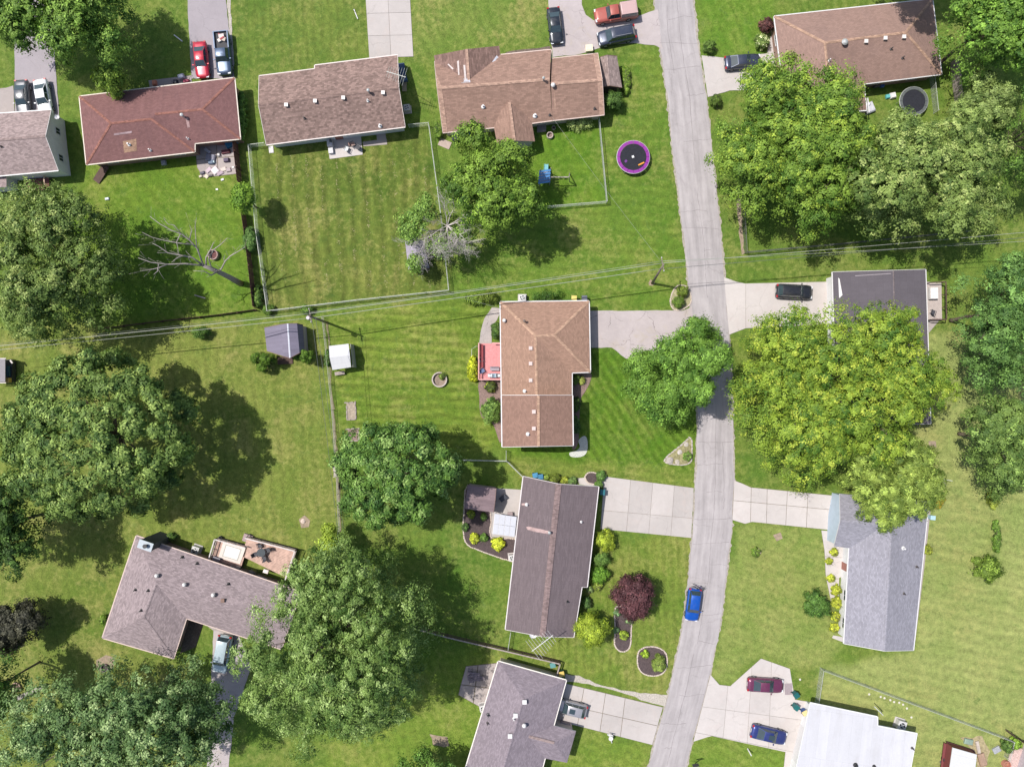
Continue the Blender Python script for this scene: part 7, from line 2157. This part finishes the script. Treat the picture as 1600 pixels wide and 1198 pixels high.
def bin_(label, px, py, col, ang=0, lid=None, group='wheeled bins', h=1.0):
    c = P(px, py, 0); root = empty('wheeled_bin', c, label, 'bin', group)
    R = Matrix.Rotation(ang, 3, 'Z'); V = lambda x, y, z: c + R @ Vector((x, y, z))
    m = plain('bin_%02d_%02d_%02d' % tuple(int(x*99) for x in col), col, .5); ml = plain('binlid_%02d_%02d_%02d' % tuple(int(x*99) for x in (lid or col)), lid or col, .45)
    mb = MB(); lo = [V(-.25,-.22,.05), V(.25,-.22,.05), V(.25,.22,.05), V(-.25,.22,.05)]; hi = [V(-.32,-.29,h), V(.32,-.29,h), V(.32,.29,h), V(-.32,.29,h)]
    mb.add(lo+hi, [(3,2,1,0),(4,5,6,7),(0,1,5,4),(1,2,6,5),(2,3,7,6),(3,0,4,7)]); mb.build('body', m, parent=root)
    mb = MB(); mb.box(V(0,0,h+.04), (.70,.64,.07), ang); mb.box(V(0,0,h+.09), (.5,.44,.03), ang); mb.build('lid', ml, parent=root)
    mb = MB(); mb.beam(V(-.36,-.25,h-.05), V(-.36,.25,h-.05), .04, .04); mb.build('handle', BLACK, parent=root)
    for s in (-1,1):
        mb = MB(); mb.tube([V(-.24,s*.24,.12), V(-.24,s*.30,.12)], .12, 10); mb.build('wheel', RUBBER, parent=root)
    return root
bin_('blue recycling bin nearest the fence at the plum house', 836,741,(0.05,0.22,0.38),.2); bin_('blue recycling bin beside a dark one at the plum house', 844,743,(0.04,0.17,0.30),.1)
bin_('dark blue-green bin at the garage corner of the plum house', 940,767,(0.02,0.14,0.17),1.5)
bin_('dark green bin beside the maroon sedan, upper of two', 1240,1081,(0.01,0.10,0.10),.6); bin_('dark green bin next to the yellow topped bin', 1240,1100,(0.01,0.11,0.11),.9)
bin_('blue bin with yellow lid by the white roofed house', 1253,1108,(0.03,0.09,0.28),.5,lid=(0.62,0.50,0.25))
bin_('dark green bin with yellow lid at the end of the three-rail fence', 876.5,1047.5,(0.01,0.09,0.08),.2,lid=(0.62,0.46,0.13)); bin_('dark teal bin tucked under the mauve-grey eave', 875,1056,(0.01,0.10,0.09),.2)
bin_('teal bin inside the three-rail fence corner', 863,1034,(0.10,0.26,0.25),.2)
bin_('yellow lidded bin at the north wall of the central house', 896,467,(0.15,0.14,0.10),.0,lid=(0.62,0.52,0.14)); bin_('grey bin at the north-east corner of the central house', 912,467,(0.10,0.11,0.14),.0)
crate('utility_box', 'cream square utility box at the end of the cracked driveway', 920,78,0,(.9,.8,.5),(0.66,0.58,0.44),.1)
crate('storage_box', 'dark barrel-shaped box in the shed shadow on the plum house patio', 786,777,0,(.9,.55,.6),(0.03,0.035,0.05),.7)
crate('storage_box', 'mauve box beside the white ribbed awning', 797,802,0,(.65,.45,.5),(0.28,0.22,0.22),.1)
crate('storage_box', 'dark box with pale edge in the nook of the mauve-grey house', 882,1130,0,(1.3,.8,.7),(0.17,0.15,0.17),-.26,lid=(0.22,0.20,0.22))
crate('air_vent_box', 'teal meter box on the east wall of the pale blue-grey house', 1452.5,807,0,(.6,.5,.7),(0.35,0.52,0.58),-.1)

# fire rings, pots
def ring(name, label, px, py, r, col, h=.35, fill=(0.05,0.04,0.04), cat='fire ring'):
    k = CAM_H/FPX; R = r*k; c = P(px, py, 0)
    root = empty(name, c, label, cat)
    m = plain('ring_%03d' % int(col[0]*999), col, .8, var=.25)
    mb = MB(); mb.lathe(c, [(R,0),(R,h),(R*.84,h),(R*.84,.06)], 20, cap_top=False, cap_bot=False); mb.build('rim', m, parent=root)
    mb = MB(); mb.lathe(c, [(R*.86,0),(R*.86,.07)], 20); mb.build('bottom', plain('ring_fill_%03d' % int(fill[0]*999), fill, .9, var=.4), parent=root)
    return root
ring('stone_planter', 'round weathered stone planter on the striped back lawn', 687,593,12,(0.40,0.345,0.31),.45,(0.22,0.17,0.13),'planter')
shrub('flower_clump', 'small green plant inside the round stone planter', 691,588,5,.6,(0.08,0.13,0.03),(0.20,0.24,0.06),130,cat='plant')
ring('fire_ring', 'rusty fire ring on the lawn beneath the dead tree', 335,399,8,(0.36,0.25,0.22),.6,(0.12,0.05,0.05))
ring('fire_ring', 'sooty fire ring in the bare patch left of the L-shaped house', 165,1042,6,(0.20,0.16,0.16))
ring('stone_tree_ring', 'ring of stones round the mossy trunk at the lower left edge', 26,1073,8,(0.30,0.20,0.16),.25,(0.10,0.07,0.05),'stone ring')
ring('planter_pot', 'pale round planter on the lawn behind the garage wing', 859,213,5,(0.52,0.44,0.40),.5,(0.20,0.15,0.13),'planter')
ring('planter_pot', 'small teal pot near the wall of the garage wing', 865,201,3,(0.40,0.46,0.44),.4,(0.10,0.10,0.10),'planter')
for i,(x,y) in enumerate(((337,848),(346,839),(391,836),(384,857))):
    ring('planter_pot', ['dark pot at the outer corner of the narrow deck bay','dark pot on the rail of the narrow deck bay','dark pot at the deck step behind the L-shaped house','dark pot between the two deck bays'][i], x, y, 2.6, (0.06,0.06,0.07), .45 if i!=1 else .5, (0.05,0.09,0.03), 'planter')
junk('stone_step', 'mauve stepping platform at the corner of the two deck bays', 'step', [('tread',388,840,0,(1.2,1.0,.35),-.33,(0.30,0.22,0.22))])

# patio of the mottled brown house
chair('salmon patio chair on the concrete patio in the fenced yard', 552,227,.05,(0.42,0.26,0.22),.4); chair('dark patio chair at the right of the concrete patio', 560,232,.05,(0.16,0.15,0.18),2.6)
chair('white patio chair in the middle of the concrete patio', 543,234,.05,(0.58,0.56,0.58),1.2)
junk('plant_stand', 'white plant stand on the left edge of the concrete patio', 'stand', [('shelf',517,226,.05,(.7,.9,.7),.1,(0.52,0.50,0.52)),('shelf',518,237,.05,(.6,.7,.45),.1,(0.55,0.53,0.55)),('pot',517,221,.75,(.3,.3,.3),0,(0.12,0.12,0.13))])
junk('garbage_pile', 'dark blue tarp covered things beside the mottled brown gable end', 'pile', [('tarp',629,112,0,(.8,1.6,.7),.1,(0.03,0.06,0.13)),('tarp',631,124,0,(.9,1.0,.5),.3,(0.04,0.08,0.16)),('board',632,135,0,(.6,1.4,.12),.0,(0.26,0.22,0.15))])
junk('garbage_pile', 'blue and white bins behind the cross-gabled house, under the tree', 'pile', [('bin',730,209,0,(.8,.9,.9),.1,(0.03,0.20,0.34)),('crate',711,213,0,(.8,1.2,.7),.1,(0.40,0.38,0.42)),('mat',695,225,0,(1.6,1.0,.08),-.4,(0.36,0.28,0.24))])
junk('step_platform', 'grey wooden step at the back door of the garage wing', 'step', [('tread',846,198,0,(1.2,.8,.3),.1,(0.22,0.19,0.19)),('tread',846,204,0,(1.2,.5,.15),.1,(0.25,0.22,0.21))])

# clutter on the hip-roofed house's patio: each item its own thing
def item(name, label, cat, px, py, z, s, rz, col, top=None, group=None, ry=0):
    mb = MB(); c = P(px, py, z)
    x, y, h = s[0]/2, s[1]/2, s[2]
    R = Matrix.Rotation(rz, 3, 'Z')
    t = top if top is not None else .82
    lo = [c + R @ Vector((a*x, b*y, 0)) for a, b in ((-1,-1),(1,-1),(1,1),(-1,1))]; mi = [c + R @ Vector((a*x*1.04, b*y*1.04, h*.7)) for a, b in ((-1,-1),(1,-1),(1,1),(-1,1))]; hi = [c + R @ Vector((a*x*t, b*y*t, h)) for a, b in ((-1,-1),(1,-1),(1,1),(-1,1))]
    mb.add(lo+mi+hi, [(3,2,1,0),(8,9,10,11),(0,1,5,4),(1,2,6,5),(2,3,7,6),(3,0,4,7),(4,5,9,8),(5,6,10,9),(6,7,11,10),(7,4,8,11)])
    o = mb.build(name, plain('c_'+'_'.join('%03d' % int(v*255) for v in col), col, .75, var=.2)); tag(o, label, cat, group)
    return o
its = [
 ('tarp_bundle','blue tarp bundle under the patio eave of the red-brown house','tarp',362,224,0,(1.5,1.0,.6),.5,(0.02,0.16,0.30)),
 ('tarp_bundle','dark red wrapped bundle below the blue tarp','bundle',354,238,0,(1.1,.5,.35),.15,(0.11,0.03,0.04)),
 ('lawn_lounger','folded pale lounger frame on the cluttered patio','lounger',325,236,0,(.9,.4,.3),-.7,(0.40,0.40,0.45)),
 ('storage_tub','grey tub at the left of the cluttered patio','tub',330,247,0,(1.2,.9,.4),-.2,(0.20,0.20,0.25)),
 ('storage_tub','slate tub with white edge on the cluttered patio','tub',331,254,0,(.7,.6,.45),.0,(0.12,0.16,0.22)),
 ('white_board','large tilted white board among the rubble','board',337,267,0,(.85,.85,.25),.7,(0.66,0.58,0.58)),
 ('bucket','white bucket near the middle of the cluttered patio','bucket',343,243,0,(.35,.35,.4),.2,(0.60,0.58,0.56)),
 ('bucket','pale blue bucket beside the slate tub','bucket',335,254,0,(.3,.3,.4),.0,(0.45,0.58,0.62)),
 ('chest','dark purple chest on the cluttered patio','chest',355,251,0,(.7,.5,.45),.1,(0.09,0.07,0.11)),
 ('rubble_block','pale concrete block, leftmost at the rubble edge','block',314,276,0,(.4,.3,.2),.4,(0.55,0.48,0.38)),
 ('rubble_block','dark block at the left end of the rubble','block',317,271,0,(.6,.35,.3),.3,(0.10,0.09,0.12)),
 ('rubble_block','cream slab piece at the bottom of the rubble','block',323,276,0,(.45,.5,.15),.9,(0.60,0.52,0.40)),
 ('rubble_block','lilac slab piece left of the tilted white board','block',327,266,0,(.8,.5,.2),.7,(0.48,0.38,0.42)),
 ('rubble_block','dark tile stack under the tilted white board','block',330,275,0,(.6,.25,.2),.15,(0.08,0.07,0.07)),
 ('rubble_block','mauve paver right of the tilted white board','block',345,271,0,(.8,.45,.2),.5,(0.36,0.28,0.32)),
 ('rubble_block','cream paver in the middle of the rubble','block',350,265,0,(.7,.5,.2),.3,(0.55,0.47,0.42)),
 ('rubble_block','grey paver near the board fence end','block',358,266,0,(.6,.5,.25),.2,(0.36,0.30,0.31)),
 ('rubble_block','bright white pot shard near the board fence end','block',365,262,0,(.3,.25,.2),.2,(0.72,0.68,0.66)),
 ('rubble_block','bright white bag lying on the grass below the rubble','bag',348,281,0,(.4,.25,.15),.4,(0.75,0.74,0.72)),
 ('rubble_block','small white scrap farthest down the grass below the rubble','scrap',339,296,0,(.3,.2,.05),.1,(0.72,0.72,0.70)),
 ('toy_car','orange toy on the front step of the red-brown house','toy',243,131,.05,(.5,.6,.5),.1,(0.55,0.20,0.12)),
 ('stroller','pale stroller by the front step of the red-brown house','stroller',285,122,.05,(.8,.6,.6),.3,(0.45,0.45,0.52)),
 ('toy_car','crimson toy wagon near the pale stroller','toy',292,128,.05,(.8,.4,.35),.1,(0.35,0.06,0.10)),
 ('storage_tub','black tub on the front step of the red-brown house','tub',275,129,.05,(.6,.5,.4),.0,(0.05,0.05,0.06)),
 ('wheelbarrow_tray','grey round tub hanging off the south eave of the red-brown house','tub',257,255,0,(.6,.6,.4),.2,(0.30,0.30,0.34)),
 ('white_chair_pile','jumbled grey cushions beside the small deck roof','cushions',1357,170,0,(1.1,1.3,.6),.4,(0.46,0.46,0.50)),
 ('cushion','pale folded lounger cushion on the jumbled pile','cushion',1355,164,.55,(.6,.5,.25),.9,(0.58,0.58,0.62)),
 ('garden_table','white round top near the black trampoline','table',1393,151,0,(.7,.7,.55),.2,(0.62,0.60,0.60)),
 ('toy_box','teal toy beside the white round top','toy',1386,152,0,(.5,.5,.4),.2,(0.10,0.38,0.40)),
 ('toy_box','blue toy under the eave of the hip roofed house','toy',1377,135,0,(.5,.4,.4),.2,(0.05,0.12,0.35)),
 ('storage_tub','dark tub under the eave near the blue toy','tub',1368,134,0,(.8,.6,.5),.2,(0.10,0.08,0.09)),
 ('meter_stump','white scrap on the lawn beside the olive tree','scrap',168,311,0,(.5,.3,.2),.2,(0.62,0.66,0.72)),
 ('outlet_stone','white splash block on the mottled house corner','block',424,234,0,(.6,.9,.12),.1,(0.52,0.50,0.48)),
]
for it in its: item(*it)
# ladders / boards leaning
def plank(name, label, cat, a, b, w, h, mat):
    mb = MB(); mb.beam(P(*a), P(*b), w, h); mb.beam(P(*a).lerp(P(*b), .2)+Vector((0,0,h)), P(*a).lerp(P(*b), .25)+Vector((0,0,h)), w*.9, h*.6)
    o = mb.build(name, mat); tag(o, label, cat)
plank('post_marker', 'white marker post lying on the shaded lawn above the red-brown roof', 'post', (272,55,.1), (285,65,.1), .12, .1, WHITE)
plank('post_marker', 'white marker post on the lawn left of the concrete driveway at the top', 'post', (553,15,.1), (559,30,.1), .1, .1, WHITE)
plank('plank', 'pale plank on the lush shaded lawn below the dead tree', 'plank', (304,461,.1), (321,466,.1), .14, .08, DEADWOOD)
plank('fallen_log', 'weathered grey log at the lower left edge near the stone ring', 'log', (28,1090,.25), (72,1070,.25), .5, .4, DEADWOOD)
plank('mailbox_post', 'white stake on the grass strip below the royal blue sedan', 'post', (1168,1169,.1), (1174,1180,1.1), .12, .12, WHITE)
plank('ramp_board', 'dark wooden panel leaning at the red-brown house south wall', 'board', (166,258,.5), (150,284,.1), 1.0, .06, DARKWOOD)
# drive mat
junk('door_mat', 'dark stained mat in front of the maroon sedan', 'mat', [('mat',1232,1076,.065,(1.0,1.5,.02),.05,(0.28,0.23,0.24))])

# TV antennas and dishes
def antenna(label, mast_a, mast_b, boom_a, boom_b, n, el, mat=WHITE, ea=None):
    root = empty('tv_antenna', P(mast_a[0], mast_a[1], 0) if mast_a[2] == 0 else P(*mast_a), label, 'antenna')
    mb = MB(); mb.tube([P(*mast_a), P(*mast_b)], .035, 6); mb.build('mast', GALV, parent=root)
    A, B = P(*boom_a), P(*boom_b); mb = MB(); mb.tube([A, B], .045, 6); mb.build('boom', mat, parent=root)
    d = (B-A).normalized(); s = Vector((-d.y, d.x, 0)).normalized()
    for k in range(n):
        p = A.lerp(B, (k+.5)/n); L = el*(.55+.45*k/n)
        mb = MB(); mb.tube([p-s*L, p+s*L], .016, 4); mb.build('element', mat, parent=root)
antenna('large white television antenna standing at the south end of the plum roof', (847,1003,0), (848,1001,7), (864,992,7), (831,1017,7), 9, 1.6)
antenna('television antenna at the east gable of the mottled brown roof', (630,135,0), (629,118,6), (604,112,6.2), (634,121,6.2), 8, 1.2, PALEGALV)
def dish(label, px, py, z, r=.4):
    c = P(px, py, z); root = empty('satellite_dish', c, label, 'satellite dish')
    mb = MB(); mb.lathe(c+Vector((0,0,.2)), [(.05,0),(r*.5,.05),(r*.85,.14),(r,.22)], 16, cap_top=False, sy=.8); mb.build('reflector', plain('dish_grey',(0.58,0.58,0.60),.5), parent=root)
    mb = MB(); mb.tube([c+Vector((0,0,-.3)), c+Vector((0,0,.2))], .03, 6); mb.build('mast', DARKMETAL, parent=root)
    mb = MB(); mb.tube([c+Vector((0,-.2,.25)), c+Vector((.1,.15,.75))], .015, 5); mb.box(c+Vector((.1,.15,.78)), (.08,.08,.1)); mb.build('feed_arm', DARKMETAL, parent=root)
dish('white satellite dish on the south edge of the plum roof', 833,990,3.2, .5)
dish('satellite dish on the gable end of the upper left house', 92,185,3.0, .35)
# clothes post and lawn ornaments
cp_ = empty('clothes_post', P(1378,1114,0), 'pale T-shaped clothes post beside the white roofed house', 'post')
mb = MB(); mb.tube([P(1378,1116,0), P(1376,1112,1.8)], .05, 6); mb.build('upright', PALEGALV, parent=cp_)
mb = MB(); mb.beam(P(1366,1103,1.8), P(1380,1117,1.8), .1, .08); mb.build('cross_bar', PALEGALV, parent=cp_)
cp_ = empty('clothes_post', P(1475,752,0), 'pale T-shaped clothes post near the drooping tree on the right', 'post')
mb = MB(); mb.tube([P(1473,752,0), P(1478,757,1.8)], .05, 6); mb.build('upright', PALEGALV, parent=cp_)
mb = MB(); mb.beam(P(1470,748,1.8), P(1488,751,1.8), .08, .08); mb.build('cross_bar', PALEGALV, parent=cp_)
lo = empty('lawn_ornament', P(953,1148,0), 'white lawn ornament on the strip below the mauve house driveway', 'ornament')
mb = MB(); mb.lathe(P(953,1148,0), [(.2,0),(.06,.1),(.06,.8),(.28,.85),(.3,.92)], 10); mb.build('pedestal', WHITE, parent=lo)
mb = MB(); mb.beam(P(953,1148,.95), P(956,1160,.2), .1, .08); mb.build('arm', WHITE, parent=lo)
mb = MB(); mb.beam(P(949,1147,.9), P(958,1149,.9), .12, .06); mb.build('cross_arm', WHITE, parent=lo)
bb = empty('basketball_post', P(1086,1190,0), 'dark post with small backboard near the road at the bottom edge', 'post')
mb = MB(); mb.tube([P(1086,1192,0), P(1087,1196,2.4)], .06, 6); mb.build('upright', DARKMETAL, parent=bb)
mb = MB(); mb.box(P(1087,1195,2.4), (.8,.08,.6), .2); mb.build('backboard', DARKMETAL, parent=bb)
# propane-style tank top by gable (white roofed house)
for i,(x,y) in enumerate(((1376,1088),(1382,1090),(1391,1093),(1397,1096),(1405,1097),(1411,1100),(1417,1106),(1424,1120),(1358,1084),(1250,1061))):
    mb = MB(); mb.lathe(P(x,y,0), [(.14,0),(.15,.03),(.11,.06)], 8); o = mb.build('stepping_stone', plain('pale_step_stone',(0.55,0.52,0.45),.9))
    tag(o, ['second pale stepping stone from the left in the row behind the white roof','third pale stepping stone of the row behind the white roof','fourth pale stepping stone of the row behind the white roof','fifth pale stepping stone of the row behind the white roof','sixth pale stepping stone of the row behind the white roof','seventh pale stepping stone where the row bends down','eighth pale stepping stone, just past the bend of the row','last pale stepping stone, nearest the air conditioner','leftmost pale stepping stone of the row behind the white roof','lone pale stone on the grass beside the dark green bins'][i], 'stone', 'stepping stones by the white roofed house')

# rear deck of charcoal-roofed house
dkx = deck('deck', 'small railed porch with white table behind the charcoal-roofed house', [(1448,443),(1471,442),(1472,500),(1450,500)], .6, plain('pale_porch',(0.42,0.36,0.33),.8), DARKWOOD, [0,1,2], board_dir=0, baluster=False)
item('porch_table', 'white square table on the porch behind the charcoal-roofed house', 'table', 1455,459,.6,(1.0,1.5,.7),.02,(0.66,0.62,0.60), .98)
chair('dark chair on the porch behind the charcoal-roofed house', 1455,488,.6,(0.06,0.06,0.07),1.2)
mb_r = deck('deck', 'small red-brown porch behind the upper left white house', [(40,281),(76,278),(77,296),(42,299)], .5, plain('red_porch',(0.16,0.05,0.05),.8), TANWOOD, [1,2], board_dir=0, baluster=False)
deck('deck', 'brown board platform half under the trees behind the hip roofed house', [(1302,160),(1350,158),(1352,180),(1304,186)], .7, plain('brown_platform',(0.30,0.17,0.13),.85), WHITE, [1], board_dir=1, baluster=False)
# white topped trailer in the bottom right
tr_ = empty('utility_trailer', P(1506,1185,0), 'white topped trailer with maroon frame at the bottom right edge', 'trailer')
TW = plain('white_trailer_top',(0.52,0.52,0.52),.5,var=.05)
A, B, C, D = P(1488,1167,1.7), P(1526,1178,1.7), P(1520,1230,1.7), P(1480,1222,1.7)
mb = MB(); mb.prism([p.xy for p in (A,B,C,D)], .5, 1.66); mb.build('body', plain('maroon_side',(0.16,0.04,0.04),.7), parent=tr_)
mb = MB(); c_ = (A+B+C+D)/4; mb.prism([p.xy for p in (A,B,C,D)], 1.67, 1.75); mb.build('roof', TW, parent=tr_)
mb = MB(); mb.beam(A.lerp(D,.18)+Vector((0,0,.08)), B.lerp(C,.18)+Vector((0,0,.08)), .1, .05); mb.build('roof_seam', plain('seam_grey2',(0.55,0.55,0.57),.6), parent=tr_)
mb = MB(); q = [P(1475,1160,.5), P(1488,1167,.5), P(1480,1222,.5), P(1468,1215,.5)]; mb.prism([p.xy for p in q], .42, .5); mb.build('side_ramp', plain('maroon_side',(0.16,0.04,0.04),.7), parent=tr_)
mb = MB(); q = [P(1478,1158,.5), P(1522,1172,.5), P(1526,1177,.5), P(1489,1166,.5)]; mb.prism([p.xy for p in q], .30, .41); mb.build('front_deck', plain('dark_maroon',(0.08,0.025,0.025),.8), parent=tr_)
for p in (A.lerp(D,.5), B.lerp(C,.5)):
    mb = MB(); mb.tube([Vector((p.x-.12,p.y,.3)), Vector((p.x+.12,p.y,.3))], .3, 14); mb.build('wheel', RUBBER, parent=tr_)
sh_ = item('corner_shed', 'grey flat-topped hut cut off by the bottom right corner', 'hut', 1612,1190,0,(3.4,4.0,2.2),-.3,(0.42,0.38,0.40), .95)
ring('planter_pot', 'terracotta pot in the pink gravel corner', 1570,1192,6,(0.42,0.18,0.13),.5,(0.25,0.12,0.08),'planter')

tb = empty('patio_table', P(741,1053,.05), 'mauve slatted patio table behind the mauve-grey house', 'table')
for k in range(5):
    mb = MB(); mb.box(P(741,1053,.05)+Vector((0,(k-2)*.22,.72)), (1.7,.19,.04), -.1); mb.build('table_slat', plain('mauve_slat',(0.16,0.13,0.15),.7), parent=tb)
for dx in (-.75,.75):
    for dy in (-.4,.4):
        mb = MB(); mb.box(P(741,1053,.05)+Vector((dx,dy,.35)), (.06,.06,.7)); mb.build('leg', GREYWOOD, parent=tb)
for i,(x,y) in enumerate(((735,1046),(737,1061),(752,1056))):
    chair(['mauve chair above the slatted table','grey chair below the slatted table','grey chair right of the slatted table'][i], x, y, .05, (0.20,0.17,0.19), (1.5,-1.5,3.1)[i], group='chairs at the slatted patio table')
for it in [('scrap_pile','rusty scrap heap beside the white topped trailer','scrap',1533,1185,0,(.9,1.6,.4),.3,(0.30,0.20,0.14)),
           ('scrap_board','weathered boards leaning by the white topped trailer','boards',1527,1166,0,(.4,1.6,.3),.2,(0.42,0.36,0.31)),
           ('scrap_pile','blue-green junk heap above the white topped trailer','scrap',1512,1157,0,(1.1,.7,.35),-.2,(0.20,0.27,0.22)),
           ('storage_tub','dark tub in front of the white topped trailer','tub',1473,1189,0,(.8,.5,.45),.6,(0.13,0.12,0.15)),
           ('scrap_pile','grey scrap among the shrubs at the bottom right','scrap',1556,1170,0,(1.0,.7,.3),.5,(0.30,0.31,0.33))]: item(*it)
paving('bare_soil', [(1500,1152),(1536,1150),(1546,1172),(1536,1215),(1524,1215),(1526,1178)], plain('straw_soil',(0.30,0.25,0.14),1,var=.4,scale=3), top=0.016, wob=0.15)
# rows of dried clippings left by the mower
rs = random.Random(12); mb = MB()
for i in range(11):
    x0 = 432 + i*23
    y = 236 + rs.uniform(0, 20)
    while y < 452:
        if rs.random() < .45 + .3*math.sin(y*.05+i*1.7):
            for _ in range(rs.randint(2, 7)):
                c = P(x0 + (y-240)*.045*1.0 + rs.gauss(0, 1.6), y + rs.uniform(-5, 5), .012)
                a = rs.random()*3.14; L = rs.uniform(.04,.14); w = rs.uniform(.02,.05)
                d = Vector((math.cos(a), math.sin(a), 0)); s = Vector((-d.y, d.x, 0)); h = rs.uniform(.02,.05)
                mb.add([c-d*L, c+s*w+Vector((0,0,h)), c+d*L, c-s*w+Vector((0,0,h*.5))], [(3,2,1,0)])
        y += rs.uniform(4, 12)
cl = mb.build('grass_clippings', plain('dry_clippings',(0.31,0.28,0.14),1,var=.3)); tag(cl, 'rows of pale dried grass clippings across the fenced yard', 'clippings', kind='stuff')
